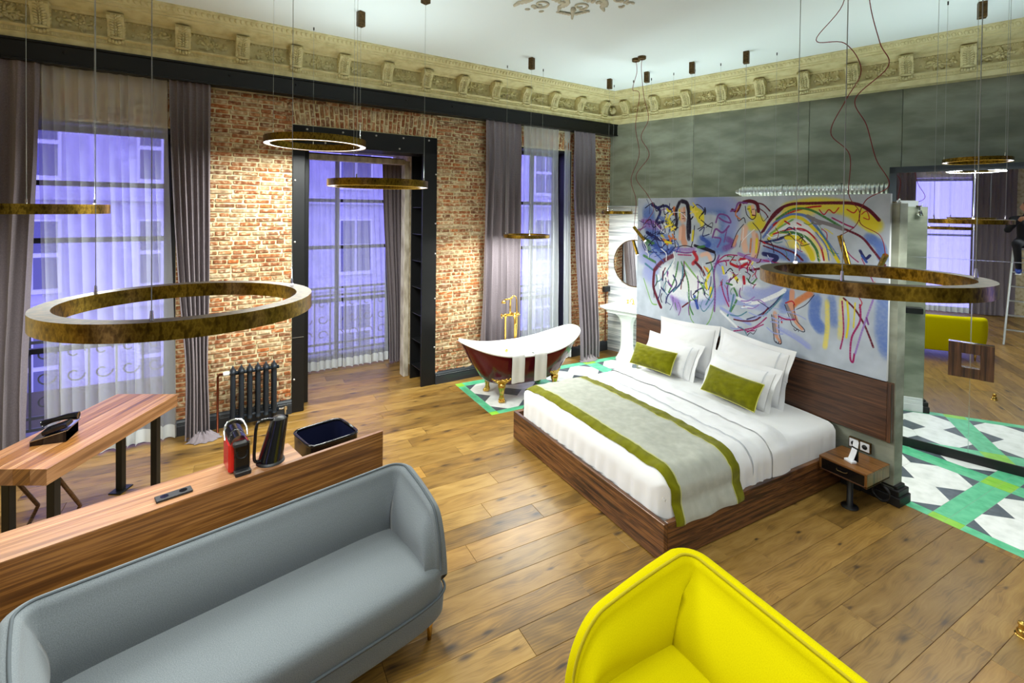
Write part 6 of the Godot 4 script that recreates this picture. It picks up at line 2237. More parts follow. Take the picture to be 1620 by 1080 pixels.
# ---------------------------------------------------------------- the painting: brush strokes on a pale ground
func painting_picture() -> ImageTexture:
	var w := 1200
	var h := 636
	var k := 1.2
	var data := PackedFloat32Array()
	data.resize(w * h * 3)
	var n := FastNoiseLite.new()
	n.seed = 4
	n.frequency = 0.01
	n.fractal_octaves = 3
	var g0 := Color(0.71, 0.75, 0.80)
	for y in h:
		for x in w:
			var t := n.get_noise_2d(x, y) * 0.06
			var o := (y * w + x) * 3
			data[o] = g0.r + t
			data[o + 1] = g0.g + t
			data[o + 2] = g0.b + t
	var inks := {"k": C(28, 22, 40), "n": C(38, 40, 92), "b": C(92, 120, 190), "B": C(52, 78, 160), "l": C(150, 160, 214), "p": C(120, 70, 140), "m": C(150, 30, 90), "w": C(232, 236, 240), "r": C(176, 30, 40), "d": C(92, 24, 40), "y": C(222, 206, 48), "Y": C(236, 216, 90), "g": C(66, 120, 66), "G": C(120, 170, 90), "s": C(206, 150, 124), "S": C(226, 182, 160), "o": C(206, 120, 70), "t": C(70, 120, 140), "v": C(150, 120, 190), "e": C(126, 122, 128)}
	for s in STROKES:
		var c: Color = inks[s[0]]
		var ctrl := []
		for i in range(0, s[3].size(), 2): ctrl.append(Vector2(s[3][i], s[3][i + 1]) * k)
		var wide: float = s[1] * k * 0.5
		var wash := wide > 9.0 * k
		var pts := curve(ctrl, 8)
		for i in pts.size() - 1:
			var a: Vector2 = pts[i]
			var b: Vector2 = pts[i + 1]
			var m := wide + 1.0
			var d := b - a
			var l2 := maxf(d.length_squared(), 0.0001)
			for y in range(maxi(0, int(minf(a.y, b.y) - m)), mini(h, int(maxf(a.y, b.y) + m) + 1)):
				for x in range(maxi(0, int(minf(a.x, b.x) - m)), mini(w, int(maxf(a.x, b.x) + m) + 1)):
					var p := Vector2(x, y)
					var t := clampf((p - a).dot(d) / l2, 0.0, 1.0)
					var q := (a + d * t).distance_to(p)
					if q > wide: continue
					var e: float = s[2] * clampf((wide - q) / (wide * 0.45 if wash else 1.2), 0.0, 1.0)
					e *= clampf(0.86 + 0.35 * n.get_noise_2d(x * 7.0, y * 7.0), 0.2, 1.0)
					if wash: e *= 0.6
					var o := (y * w + x) * 3
					data[o] = lerpf(data[o], c.r, e)
					data[o + 1] = lerpf(data[o + 1], c.g, e)
					data[o + 2] = lerpf(data[o + 2], c.b, e)
	var bytes := PackedByteArray()
	bytes.resize(w * h * 3)
	for i in data.size(): bytes[i] = int(clampf(data[i], 0.0, 1.0) * 255.0)
	return ImageTexture.create_from_image(Image.create_from_data(w, h, false, Image.FORMAT_RGB8, bytes))

# ink, width, cover, points (canvas is 1000 x 530)
const STROKES := [
	["b", 87.2, 0.55, [352, 29, 458, 48, 461, 178, 364, 184]],
	["l", 72.9, 0.60, [320, 22, 486, 29, 488, 127]],
	["b", 77.1, 0.45, [57, 50, 90, 181, 150, 263]],
	["l", 68.7, 0.50, [31, 274, 112, 281, 94, 370]],
	["y", 55.0, 0.75, [700, 46, 785, 30, 882, 40, 936, 74, 962, 92]],
	["Y", 37.6, 0.60, [666, 91, 711, 63, 786, 51]],
	["y", 40.2, 0.60, [580, 64, 612, 98, 568, 106]],
	["b", 34.7, 0.70, [946, 126, 975, 148, 984, 184]],
	["b", 58.0, 0.50, [633, 194, 703, 194, 758, 211]],
	["w", 71.3, 0.60, [735, 143, 788, 166, 814, 200]],
	["Y", 29.2, 0.50, [756, 110, 803, 154, 834, 198]],
	["l", 44.0, 0.60, [465, 369, 561, 383, 643, 386]],
	["b", 45.0, 0.75, [802, 326, 798, 389, 819, 421]],
	["b", 32.4, 0.60, [848, 318, 857, 398]],
	["Y", 18.6, 0.80, [836, 331, 838, 412, 832, 475]],
	["Y", 21.1, 0.60, [879, 313, 876, 434]],
	["l", 25.0, 0.60, [674, 448, 742, 465, 784, 487]],
	["b", 52.4, 0.50, [990, 286, 988, 389, 1002, 450]],
	["l", 78.4, 0.50, [217, 408, 361, 412, 465, 369]],
	["v", 52.3, 0.45, [217, 408, 245, 459]],
	["v", 37.0, 0.45, [450, 346, 480, 398]],
	["b", 43.8, 0.50, [671, 336, 717, 329, 695, 382]],
	["b", 86.2, 0.60, [67, 65, 99, 151, 185, 196]],
	["v", 58.6, 0.50, [38, 110, 118, 122]],
	["l", 78.5, 0.60, [30, 229, 92, 268, 63, 344]],
	["w", 89.8, 0.75, [170, 317, 260, 347, 359, 334]],
	["w", 70.5, 0.70, [199, 383, 295, 396, 383, 369]],
	["w", 51.3, 0.60, [463, 295, 533, 322, 598, 325]],
	["l", 52.4, 0.70, [433, 248, 464, 320, 451, 396]],
	["w", 49.7, 0.60, [678, 119, 734, 100, 777, 119]],
	["Y", 36.3, 0.60, [713, 161, 762, 163, 789, 192]],
	["l", 54.6, 0.60, [560, 342, 636, 342, 682, 312]],
	["p", 29.1, 0.50, [475, 158, 503, 175, 461, 196]],
	["g", 29.1, 0.50, [49, 183, 81, 240]],
	["B", 31.9, 0.80, [100, 202, 168, 233, 213, 215]],
	["B", 22.5, 0.80, [355, 159, 394, 182, 372, 196]],
	["n", 16.8, 0.90, [59, 153, 129, 178, 203, 181]],
	["n", 14.5, 0.90, [86, 28, 136, 57, 118, 107, 192, 91]],
	["p", 19.3, 0.80, [27, 102, 98, 108, 147, 135]],
	["n", 12.2, 0.90, [116, 43, 173, 35, 210, 70]],
	["b", 22.0, 0.80, [136, 85, 202, 105, 193, 140]],
	["y", 35.7, 0.90, [179, 98, 207, 125]],
	["y", 27.5, 0.90, [325, 55, 350, 94]],
	["y", 24.7, 0.90, [296, 42, 353, 61, 358, 110]],
	["y", 19.9, 0.90, [147, 163, 181, 196]],
	["o", 15.2, 0.90, [214, 42, 221, 70]],
	["w", 15.7, 0.80, [164, 49, 192, 63]],
	["g", 17.1, 0.80, [29, 177, 100, 202]],
	["g", 12.8, 0.80, [41, 258, 112, 281]],
	["t", 10.6, 0.80, [52, 294, 103, 318]],
	["k", 5.3, 0.90, [46, 43, 96, 21, 116, 57, 154, 28, 164, 71, 209, 42]],
	["k", 5.3, 0.90, [38, 117, 78, 94, 98, 129, 146, 106, 166, 148, 119, 157]],
	["n", 6.3, 0.90, [70, 211, 109, 180, 139, 214, 176, 197, 186, 238, 222, 207]],
	["k", 4.9, 0.90, [164, 78, 184, 119, 219, 90, 202, 139, 238, 124]],
	["k", 4.4, 0.90, [312, 42, 336, 29, 369, 55, 345, 81, 374, 106, 338, 127]],
	["n", 5.2, 0.80, [347, 133, 370, 119, 363, 152, 394, 144]],
	["S", 28.8, 0.95, [258, 49, 259, 96]],
	["y", 9.3, 0.70, [243, 49, 246, 90]],
	["s", 12.8, 0.70, [269, 42, 272, 96]],
	["s", 33.7, 0.95, [264, 120, 266, 170, 275, 190]],
	["S", 16.7, 0.80, [251, 124, 248, 171]],
	["k", 18.6, 1.00, [244, 18, 226, 56, 230, 104, 222, 132]],
	["k", 20.4, 1.00, [253, 14, 283, 25, 292, 69, 289, 122, 294, 169]],
	["k", 12.7, 1.00, [283, 35, 298, 89, 300, 142]],
	["k", 3.7, 0.90, [250, 63, 259, 61]],
	["k", 3.7, 0.90, [266, 61, 274, 61]],
	["d", 3.7, 0.90, [258, 87, 270, 86]],
	["k", 3.7, 0.90, [262, 62, 264, 79]],
	["k", 5.7, 0.95, [216, 132, 220, 180, 226, 207]],
	["k", 5.3, 0.95, [322, 114, 317, 167, 307, 201]],
	["y", 10.6, 0.80, [316, 134, 312, 174]],
	["k", 4.7, 0.90, [231, 207, 274, 197, 316, 201]],
	["v", 18.8, 0.80, [231, 214, 283, 213, 324, 207]],
	["p", 7.5, 0.90, [227, 224, 283, 226, 332, 216]],
	["m", 6.5, 0.80, [240, 237, 308, 234]],
	["d", 22.8, 0.95, [214, 243, 150, 277, 108, 317]],
	["d", 15.3, 0.90, [108, 317, 104, 390, 135, 450, 150, 473]],
	["r", 19.5, 0.90, [320, 220, 337, 245, 317, 267]],
	["d", 12.3, 0.90, [329, 259, 358, 282, 374, 306]],
	["S", 22.4, 0.80, [357, 230, 388, 221, 403, 245]],
	["k", 6.0, 0.90, [372, 196, 418, 212, 418, 244, 381, 260]],
	["k", 12.4, 0.80, [324, 193, 372, 203, 418, 212]],
	["g", 10.5, 0.80, [340, 199, 372, 193]],
	["g", 8.4, 0.85, [241, 268, 225, 338, 190, 406]],
	["g", 8.3, 0.85, [258, 266, 294, 343, 304, 435, 322, 471]],
	["G", 9.1, 0.80, [275, 264, 326, 312, 375, 358]],
	["n", 7.6, 0.90, [216, 326, 234, 364, 190, 413, 177, 450]],
	["t", 9.2, 0.85, [267, 285, 260, 347, 217, 395]],
	["n", 10.8, 0.90, [160, 318, 156, 354]],
	["p", 10.7, 0.90, [184, 315, 189, 357, 208, 375]],
	["n", 9.0, 0.90, [143, 384, 171, 402]],
	["w", 13.3, 0.80, [215, 284, 171, 373]],
	["w", 12.7, 0.80, [284, 290, 343, 336]],
	["w", 12.1, 0.70, [132, 336, 143, 392]],
	["n", 7.0, 0.90, [343, 336, 367, 339]],
	["n", 7.0, 0.90, [332, 377, 367, 359, 376, 383]],
	["k", 5.3, 0.90, [320, 392, 344, 375, 341, 428]],
	["B", 14.1, 0.80, [328, 397, 345, 441]],
	["y", 11.8, 0.95, [385, 279, 397, 297, 382, 331, 387, 356]],
	["o", 7.7, 0.90, [373, 274, 389, 291]],
	["y", 13.3, 0.90, [406, 353, 405, 385]],
	["t", 7.5, 0.85, [411, 270, 420, 326, 406, 378, 384, 421]],
	["G", 6.4, 0.85, [43, 362, 70, 417, 96, 464, 125, 466]],
	["G", 5.4, 0.85, [300, 429, 314, 493, 363, 515, 401, 482, 422, 414]],
	["t", 5.2, 0.70, [353, 426, 377, 448, 422, 389]],
	["d", 7.4, 0.90, [267, 451, 296, 429]],
	["v", 21.0, 0.60, [209, 417, 245, 459]],
	["t", 6.1, 0.80, [123, 366, 152, 348, 223, 256]],
	["m", 6.6, 0.90, [419, 269, 441, 248, 484, 237]],
	["p", 8.9, 0.85, [440, 223, 419, 288, 425, 363, 423, 439]],
	["m", 5.7, 0.90, [433, 248, 469, 220, 518, 216]],
	["m", 6.5, 0.85, [450, 322, 465, 369, 487, 409]],
	["p", 7.1, 0.85, [492, 304, 479, 342, 487, 390]],
	["g", 8.5, 0.85, [507, 338, 521, 372, 495, 426]],
	["t", 7.8, 0.85, [507, 362, 494, 419, 481, 447]],
	["y", 9.7, 0.90, [456, 265, 463, 289]],
	["y", 14.0, 0.90, [506, 290, 520, 306]],
	["g", 7.9, 0.85, [475, 324, 499, 327]],
	["r", 11.0, 0.95, [491, 249, 525, 257, 558, 242]],
	["r", 9.1, 0.95, [531, 227, 571, 229, 559, 260]],
	["w", 9.1, 0.90, [532, 239, 558, 230]],
	["r", 12.0, 0.95, [546, 291, 549, 314]],
	["r", 6.1, 0.90, [531, 215, 551, 219, 525, 233]],
	["d", 8.9, 0.90, [572, 264, 609, 254]],
	["y", 7.4, 0.90, [571, 252, 581, 234]],
	["k", 4.8, 0.90, [470, 288, 491, 267, 506, 290, 492, 310]],
	["m", 3.9, 0.90, [491, 279, 512, 289, 499, 303, 526, 281]],
	["g", 6.0, 0.80, [559, 295, 579, 310, 598, 290]],
	["k", 3.7, 0.90, [552, 272, 572, 282, 566, 306, 592, 314]],
	["p", 5.3, 0.90, [534, 334, 531, 359, 551, 385]],
	["m", 6.8, 0.90, [550, 398, 555, 400]],
	["w", 13.8, 0.80, [521, 372, 587, 379, 671, 336, 700, 315]],
	["w", 9.7, 0.80, [452, 434, 495, 462, 523, 480]],
	["l", 9.4, 0.85, [495, 438, 549, 451, 613, 426]],
	["l", 12.9, 0.80, [452, 421, 522, 444, 576, 457]],
	["p", 7.4, 0.90, [423, 98, 437, 67, 473, 72, 488, 96, 459, 91, 437, 79]],
	["p", 8.3, 0.90, [409, 156, 423, 123, 453, 135, 481, 109]],
	["p", 7.4, 0.85, [432, 192, 446, 160, 417, 155]],
	["k", 3.4, 0.80, [378, 119, 408, 99, 401, 143]],
	["p", 6.3, 0.80, [474, 115, 461, 171]],
	["S", 30.2, 0.95, [549, 112, 543, 154, 551, 195]],
	["S", 22.8, 0.95, [582, 129, 589, 175, 580, 222]],
	["s", 12.3, 0.85, [516, 144, 503, 181]],
	["s", 10.1, 0.80, [594, 134, 603, 185, 587, 227]],
	["o", 8.8, 0.70, [573, 152, 570, 200]],
	["y", 10.1, 0.80, [595, 151, 593, 198]],
	["w", 3.8, 0.95, [542, 113, 540, 154]],
	["w", 3.6, 0.95, [585, 117, 550, 148, 530, 173]],
	["k", 3.8, 0.95, [542, 101, 516, 132, 493, 188]],
	["k", 3.7, 0.95, [578, 94, 604, 122, 610, 150, 596, 221]],
	["k", 3.0, 0.90, [533, 161, 527, 185]],
	["y", 24.5, 0.95, [564, 41, 577, 59, 579, 73]],
	["S", 14.7, 0.80, [576, 35, 582, 64]],
	["k", 3.8, 0.95, [547, 35, 554, 65, 574, 82, 588, 73, 589, 47]],
	["k", 3.0, 0.95, [555, 46, 564, 45]],
	["k", 2.9, 0.95, [574, 47, 583, 46]],
	["k", 2.9, 0.90, [570, 50, 572, 60]],
	["d", 5.1, 0.95, [575, 67, 585, 68]],
	["d", 13.6, 0.95, [540, 21, 566, 17, 592, 27, 599, 53]],
	["d", 10.7, 0.90, [527, 29, 514, 53, 493, 48]],
	["p", 7.5, 0.90, [554, 24, 520, 23, 507, 47, 487, 54]],
	["d", 5.8, 0.90, [592, 24, 617, 30, 642, 52]],
	["d", 4.3, 0.90, [599, 41, 624, 58, 636, 75]],
	["k", 3.8, 0.90, [515, 71, 522, 89, 542, 77, 549, 95]],
	["k", 2.9, 0.90, [605, 58, 618, 87, 636, 69]],
	["o", 6.1, 0.80, [521, 35, 508, 66, 528, 83]],
	["v", 13.8, 0.80, [524, 209, 596, 226, 657, 220]],
	["n", 15.6, 0.85, [621, 201, 669, 208, 657, 226]],
	["d", 7.2, 0.95, [607, 156, 656, 170, 725, 187, 758, 211]],
	["d", 5.7, 0.95, [620, 173, 680, 191, 714, 215]],
	["n", 8.5, 0.90, [620, 161, 679, 146, 723, 122]],
	["r", 7.1, 0.95, [620, 161, 626, 164]],
	["m", 5.7, 0.90, [621, 224, 681, 229, 726, 236]],
	["d", 10.7, 0.97, [619, 121, 660, 58, 711, 30, 785, 26, 859, 25, 909, 28, 944, 45, 972, 75]],
	["d", 8.6, 0.95, [613, 127, 648, 80, 688, 41]],
	["r", 6.4, 0.95, [625, 138, 655, 103, 700, 63, 765, 41, 811, 35]],
	["b", 9.9, 0.90, [619, 144, 666, 86, 717, 63, 765, 67, 792, 93, 827, 138, 867, 195]],
	["y", 11.2, 0.95, [638, 149, 700, 79, 744, 73, 787, 103, 838, 162, 867, 205]],
	["g", 8.2, 0.90, [666, 80, 722, 46, 775, 46, 826, 71, 874, 100]],
	["G", 7.0, 0.90, [643, 131, 678, 107, 723, 79]],
	["e", 12.6, 0.90, [770, 67, 802, 82, 836, 91, 879, 105]],
	["e", 7.4, 0.90, [791, 72, 786, 88, 812, 92]],
	["d", 7.4, 0.95, [884, 105, 929, 127, 959, 163, 989, 202]],
	["m", 5.3, 0.90, [845, 71, 883, 90, 906, 99]],
	["r", 6.2, 0.95, [655, 131, 712, 112, 756, 110, 787, 129, 813, 164, 824, 204]],
	["r", 6.9, 0.95, [655, 100, 666, 91]],
	["r", 6.0, 0.95, [695, 85, 712, 95]],
	["r", 5.2, 0.95, [734, 89, 750, 97]],
	["g", 9.5, 0.85, [679, 124, 723, 122, 767, 136, 798, 170, 809, 206]],
	["y", 17.3, 0.85, [702, 139, 746, 142, 778, 177, 789, 203]],
	["k", 3.4, 0.90, [679, 141, 713, 133, 735, 148, 756, 136, 751, 163, 778, 156]],
	["o", 5.2, 0.90, [735, 143, 757, 158]],
	["t", 6.1, 0.85, [802, 103, 833, 147, 853, 186]],
	["v", 6.1, 0.85, [798, 139, 818, 169]],
	["n", 4.7, 0.90, [696, 118, 712, 106, 734, 116]],
	["r", 4.3, 0.95, [806, 46, 821, 61, 835, 46, 850, 56, 864, 40]],
	["r", 4.0, 0.95, [887, 45, 905, 55, 914, 45]],
	["r", 3.3, 0.90, [927, 59, 940, 50, 947, 73, 932, 69]],
	["b", 5.3, 0.85, [839, 203, 828, 158, 797, 118]],
	["m", 4.0, 0.90, [875, 150, 899, 182, 921, 200]],
	["n", 8.8, 0.90, [925, 166, 939, 188, 951, 178]],
	["B", 7.7, 0.85, [930, 180, 943, 198]],
	["d", 6.3, 0.95, [883, 313, 915, 341, 942, 384, 965, 441]],
	["m", 5.2, 0.95, [879, 323, 885, 412, 877, 468]],
	["m", 6.0, 0.95, [928, 325, 929, 373, 908, 426, 905, 486, 912, 499, 916, 473]],
	["v", 6.4, 0.90, [962, 304, 946, 360, 930, 421, 918, 472]],
	["p", 6.0, 0.90, [946, 360, 951, 378]],
	["r", 3.3, 0.95, [923, 301, 933, 319, 926, 335]],
	["y", 6.8, 0.95, [893, 321, 898, 379, 893, 430]],
	["y", 5.0, 0.90, [915, 322, 912, 396]],
	["o", 3.2, 0.90, [965, 252, 962, 295]],
	["m", 3.8, 0.85, [930, 189, 961, 253]],
	["o", 25.1, 0.95, [786, 313, 744, 346, 718, 373]],
	["s", 18.0, 0.95, [725, 317, 724, 355]],
	["s", 17.1, 0.90, [717, 356, 732, 392, 740, 412]],
	["e", 12.0, 0.70, [706, 364, 732, 408]],
	["s", 18.9, 0.95, [667, 399, 669, 443, 674, 476]],
	["e", 11.0, 0.70, [661, 411, 671, 471]],
	["s", 11.6, 0.90, [741, 417, 760, 434]],
	["s", 10.9, 0.90, [674, 478, 689, 494]],
	["k", 3.3, 0.95, [701, 365, 718, 405, 730, 430, 762, 442, 767, 433, 740, 406, 731, 359]],
	["k", 3.5, 0.95, [655, 407, 664, 472, 669, 496, 689, 500, 691, 488, 683, 462, 680, 402]],
	["k", 2.6, 0.95, [733, 438, 738, 444, 746, 437, 749, 445]],
	["k", 2.7, 0.95, [673, 495, 679, 501, 684, 493]],
	["r", 4.7, 0.90, [703, 359, 725, 349, 734, 359]],
	["k", 3.1, 0.90, [796, 317, 771, 352, 740, 374]],
	["r", 5.4, 0.90, [690, 416, 692, 427]],
	["n", 5.4, 0.90, [689, 334, 660, 372, 613, 415, 562, 442]],
	["t", 6.0, 0.85, [700, 321, 672, 364, 625, 418]],
	["d", 6.3, 0.90, [643, 386, 601, 435, 549, 451, 509, 453]],
	["m", 5.6, 0.90, [637, 421, 589, 466, 510, 496]],
	["m", 4.5, 0.90, [563, 489, 601, 463, 626, 447]],
	["k", 3.0, 0.80, [564, 501, 576, 487, 589, 489, 601, 469]],
	["l", 6.1, 0.90, [674, 448, 731, 468, 784, 489]],
	["l", 4.8, 0.80, [661, 383, 740, 390, 772, 400]],
	["w", 8.7, 0.80, [600, 377, 660, 349, 700, 321]],
	["n", 5.3, 0.90, [84, 151, 58, 173, 24, 192]],
	["w", 5.7, 0.90, [205, 129, 182, 124, 163, 113]],
	["w", 4.4, 0.90, [129, 170, 152, 192, 151, 221]],
	["n", 6.2, 0.90, [43, 206, 71, 236, 120, 238]],
	["n", 4.5, 0.90, [90, 162, 118, 149, 149, 148]],
	["k", 4.6, 0.90, [186, 125, 225, 110, 243, 80]],
	["n", 5.2, 0.90, [89, 180, 96, 145, 97, 111]],
	["n", 6.0, 0.90, [138, 118, 142, 140, 125, 158]],
	["B", 4.7, 0.90, [220, 172, 242, 198, 231, 230]],
	["n", 4.6, 0.90, [170, 74, 186, 51, 190, 24]],
	["n", 4.0, 0.90, [158, 134, 146, 148, 126, 153]],
	["B", 4.0, 0.90, [182, 218, 217, 223, 247, 206]],
	["n", 3.2, 0.90, [202, 239, 154, 242, 107, 258]],
	["n", 6.4, 0.90, [141, 238, 168, 232, 190, 218]],
	["w", 4.4, 0.90, [103, 109, 133, 134, 169, 153]],
	["b", 4.3, 0.90, [198, 175, 235, 194, 252, 225]],
	["w", 4.1, 0.90, [171, 80, 157, 115, 140, 150]],
	["k", 3.1, 0.90, [186, 242, 175, 264, 159, 285]],
	["l", 3.0, 0.90, [155, 131, 142, 111, 140, 89]],
	["B", 5.4, 0.90, [51, 183, 78, 176, 105, 169]],
	["n", 3.5, 0.90, [71, 70, 73, 36, 54, 3]],
	["b", 3.7, 0.90, [191, 238, 181, 224, 172, 209]],
	["p", 5.6, 0.90, [74, 127, 66, 111, 52, 98]],
	["B", 6.3, 0.90, [83, 211, 105, 206, 126, 207]],
	["B", 3.7, 0.90, [122, 78, 148, 96, 182, 100]],
	["k", 4.6, 0.90, [93, 210, 64, 186, 25, 168]],
	["B", 4.4, 0.90, [138, 216, 100, 225, 67, 245]],
	["w", 4.3, 0.90, [205, 62, 250, 62, 282, 84]],
	["w", 6.1, 0.90, [214, 227, 221, 256, 206, 285]],
	["n", 5.8, 0.90, [143, 225, 171, 197, 214, 193]],
	["n", 5.3, 0.90, [49, 235, 31, 202, 48, 166]],
	["w", 5.2, 0.90, [42, 199, 57, 217, 63, 238]],
	["w", 4.9, 0.90, [51, 237, 69, 247, 70, 265]],
	["k", 3.7, 0.90, [182, 105, 194, 129, 186, 154]],
	["B", 6.2, 0.90, [93, 228, 127, 251, 160, 273]],
	["l", 4.4, 0.90, [47, 90, 43, 117, 45, 145]],
	["l", 6.2, 0.90, [191, 214, 194, 199, 182, 188]],
	["p", 4.2, 0.90, [194, 47, 166, 47, 139, 54]],
	["k", 5.0, 0.90, [111, 96, 108, 133, 110, 170]],
	["B", 5.2, 0.90, [171, 111, 192, 119, 214, 123]],
	["l", 5.6, 0.90, [141, 169, 185, 175, 222, 156]],
	["b", 5.6, 0.90, [101, 241, 83, 250, 73, 264]],
	["p", 6.7, 0.90, [52, 125, 8, 143, -42, 134]],
	["w", 5.7, 0.90, [145, 220, 174, 238, 175, 268]],
	["n", 4.6, 0.90, [164, 189, 144, 184, 124, 176]],
	["n", 3.8, 0.90, [83, 116, 45, 112, 9, 101]],
	["o", 11.2, 0.90, [159, 179, 171, 187, 179, 197]],
	["o", 6.6, 0.90, [200, 170, 215, 172, 229, 174]],
	["y", 10.2, 0.90, [196, 58, 183, 55, 176, 47]],
	["Y", 6.8, 0.90, [173, 71, 173, 82, 167, 91]],
	["y", 11.1, 0.90, [202, 192, 185, 189, 168, 188]],
	["o", 10.9, 0.90, [188, 162, 195, 171, 197, 182]],
	["Y", 9.7, 0.90, [205, 67, 192, 75, 187, 87]],
	["Y", 9.6, 0.90, [223, 124, 210, 128, 201, 138]],
	["Y", 9.4, 0.90, [167, 126, 182, 120, 197, 116]],
	["Y", 5.3, 0.90, [219, 137, 204, 130, 198, 118]],
	["y", 7.8, 0.90, [191, 104, 196, 111, 204, 116]],
	["o", 8.5, 0.90, [208, 154, 212, 163, 206, 173]],
	["y", 5.7, 0.90, [340, 97, 347, 89, 357, 84]],
	["Y", 4.8, 0.90, [321, 55, 318, 44, 326, 34]],
	["Y", 4.5, 0.90, [318, 58, 324, 69, 321, 81]],
	["Y", 7.4, 0.90, [308, 51, 321, 58, 337, 56]],
	["Y", 5.1, 0.90, [326, 66, 313, 60, 299, 65]],
	["y", 6.0, 0.90, [332, 42, 322, 32, 312, 22]],
	["Y", 4.2, 0.90, [313, 59, 309, 53, 310, 46]],
	["k", 6.4, 0.90, [372, 67, 374, 54, 371, 42]],
	["k", 5.8, 0.90, [373, 104, 387, 112, 403, 117]],
	["k", 7.0, 0.90, [313, 78, 304, 88, 292, 95]],
	["Y", 4.2, 0.90, [352, 97, 359, 104, 358, 113]],
	["k", 4.8, 0.90, [371, 47, 364, 58, 355, 67]],
	["t", 5.5, 0.90, [177, 355, 165, 387, 182, 414]],
	["t", 2.8, 0.90, [291, 385, 294, 404, 303, 422]],
	["k", 4.2, 0.90, [278, 301, 270, 323, 270, 345]],
	["w", 2.9, 0.90, [366, 260, 366, 296, 390, 322]],
	["k", 5.3, 0.90, [154, 413, 147, 433, 155, 451]],
	["p", 4.6, 0.90, [245, 435, 258, 460, 248, 489]],
	["d", 6.0, 0.90, [171, 300, 159, 324, 158, 348]],
	["n", 4.5, 0.90, [406, 308, 404, 334, 395, 361]],
	["n", 3.2, 0.90, [216, 418, 216, 447, 201, 476]],
	["n", 3.2, 0.90, [352, 290, 362, 315, 387, 330]],
	["t", 3.0, 0.90, [370, 404, 362, 420, 360, 436]],
	["g", 4.1, 0.90, [363, 354, 375, 372, 395, 382]],
	["g", 6.1, 0.90, [119, 336, 124, 359, 118, 383]],
	["p", 5.6, 0.90, [309, 414, 300, 446, 303, 477]],
	["n", 3.8, 0.90, [382, 320, 374, 345, 387, 365]],
	["k", 3.2, 0.90, [379, 366, 381, 389, 403, 401]],
	["d", 5.6, 0.90, [272, 262, 273, 292, 278, 321]],
	["p", 5.6, 0.90, [342, 314, 345, 339, 344, 364]],
	["t", 3.2, 0.90, [365, 292, 370, 324, 372, 356]],
	["t", 4.5, 0.90, [172, 342, 178, 356, 195, 362]],
	["n", 3.7, 0.90, [178, 421, 180, 443, 204, 453]],
	["k", 4.7, 0.90, [127, 364, 107, 400, 109, 437]],
	["w", 3.9, 0.90, [170, 382, 174, 399, 193, 407]],
	["w", 2.7, 0.90, [362, 328, 351, 347, 351, 368]],
	["g", 4.8, 0.90, [228, 440, 232, 455, 237, 469]],
	["n", 3.7, 0.90, [113, 279, 123, 296, 147, 300]],
	["d", 5.7, 0.90, [279, 315, 263, 346, 258, 378]],
	["g", 5.3, 0.90, [402, 251, 408, 276, 390, 300]],
	["k", 3.5, 0.90, [176, 343, 175, 371, 172, 399]],
	["G", 5.0, 0.90, [349, 375, 338, 401, 309, 417]],
	["n", 5.1, 0.90, [258, 338, 252, 360, 231, 379]],
	["n", 5.2, 0.90, [310, 377, 313, 402, 333, 417]],
	["n", 6.0, 0.90, [146, 398, 141, 422, 130, 445]],
	["G", 2.5, 0.90, [385, 322, 371, 351, 367, 381]],
	["m", 2.6, 0.90, [474, 317, 486, 309, 495, 299]],
	["r", 2.6, 0.90, [545, 242, 554, 244, 563, 248]],
	["d", 4.5, 0.90, [488, 244, 497, 232, 506, 220]],
	["m", 3.9, 0.90, [527, 238, 531, 245, 530, 253]],
	["p", 2.8, 0.90, [576, 223, 586, 218, 591, 209]],
	["d", 3.3, 0.90, [573, 283, 561, 272, 560, 256]],
	["p", 2.8, 0.90, [548, 306, 543, 324, 540, 343]],
	["m", 4.3, 0.90, [528, 271, 527, 262, 523, 255]],
	["v", 2.7, 0.90, [587, 290, 575, 304, 576, 320]],
	["g", 3.2, 0.90, [500, 339, 493, 351, 496, 363]],
	["m", 4.7, 0.90, [560, 237, 564, 254, 560, 271]],
	["m", 4.7, 0.90, [528, 265, 547, 257, 565, 264]],
	["r", 2.6, 0.90, [595, 264, 587, 260, 586, 253]],
	["r", 3.0, 0.90, [458, 311, 454, 325, 446, 339]],
	["w", 2.8, 0.90, [476, 280, 491, 281, 505, 276]],
	["w", 4.9, 0.90, [515, 326, 504, 331, 493, 336]],
	["m", 3.4, 0.90, [595, 311, 588, 318, 584, 327]],
	["d", 4.4, 0.90, [596, 235, 607, 231, 612, 221]],
	["k", 3.8, 0.90, [568, 246, 570, 263, 585, 271]],
	["m", 3.4, 0.90, [465, 223, 473, 220, 481, 223]],
	["w", 3.3, 0.90, [592, 252, 578, 249, 564, 252]],
	["g", 4.2, 0.90, [496, 224, 486, 222, 476, 224]],
	["k", 4.7, 0.90, [523, 302, 518, 310, 521, 317]],
	["v", 4.2, 0.90, [569, 241, 581, 251, 584, 267]],
	["r", 4.8, 0.90, [496, 234, 505, 234, 514, 234]],
	["v", 3.3, 0.90, [583, 265, 573, 250, 573, 232]],
	["v", 2.6, 0.90, [524, 236, 532, 249, 524, 264]],
	["v", 2.6, 0.90, [564, 264, 562, 275, 565, 284]],
	["w", 2.4, 0.90, [493, 282, 476, 293, 455, 295]],
	["w", 2.5, 0.90, [534, 280, 522, 283, 510, 281]],
	["m", 2.8, 0.90, [548, 257, 528, 258, 515, 245]],
	["w", 2.7, 0.90, [585, 231, 571, 244, 563, 260]],
	["p", 3.1, 0.90, [447, 262, 434, 254, 417, 257]],
	["v", 2.5, 0.90, [593, 218, 595, 228, 603, 233]],
	["m", 3.4, 0.90, [542, 229, 552, 212, 571, 207]],
	["m", 4.6, 0.90, [595, 263, 591, 276, 597, 289]],
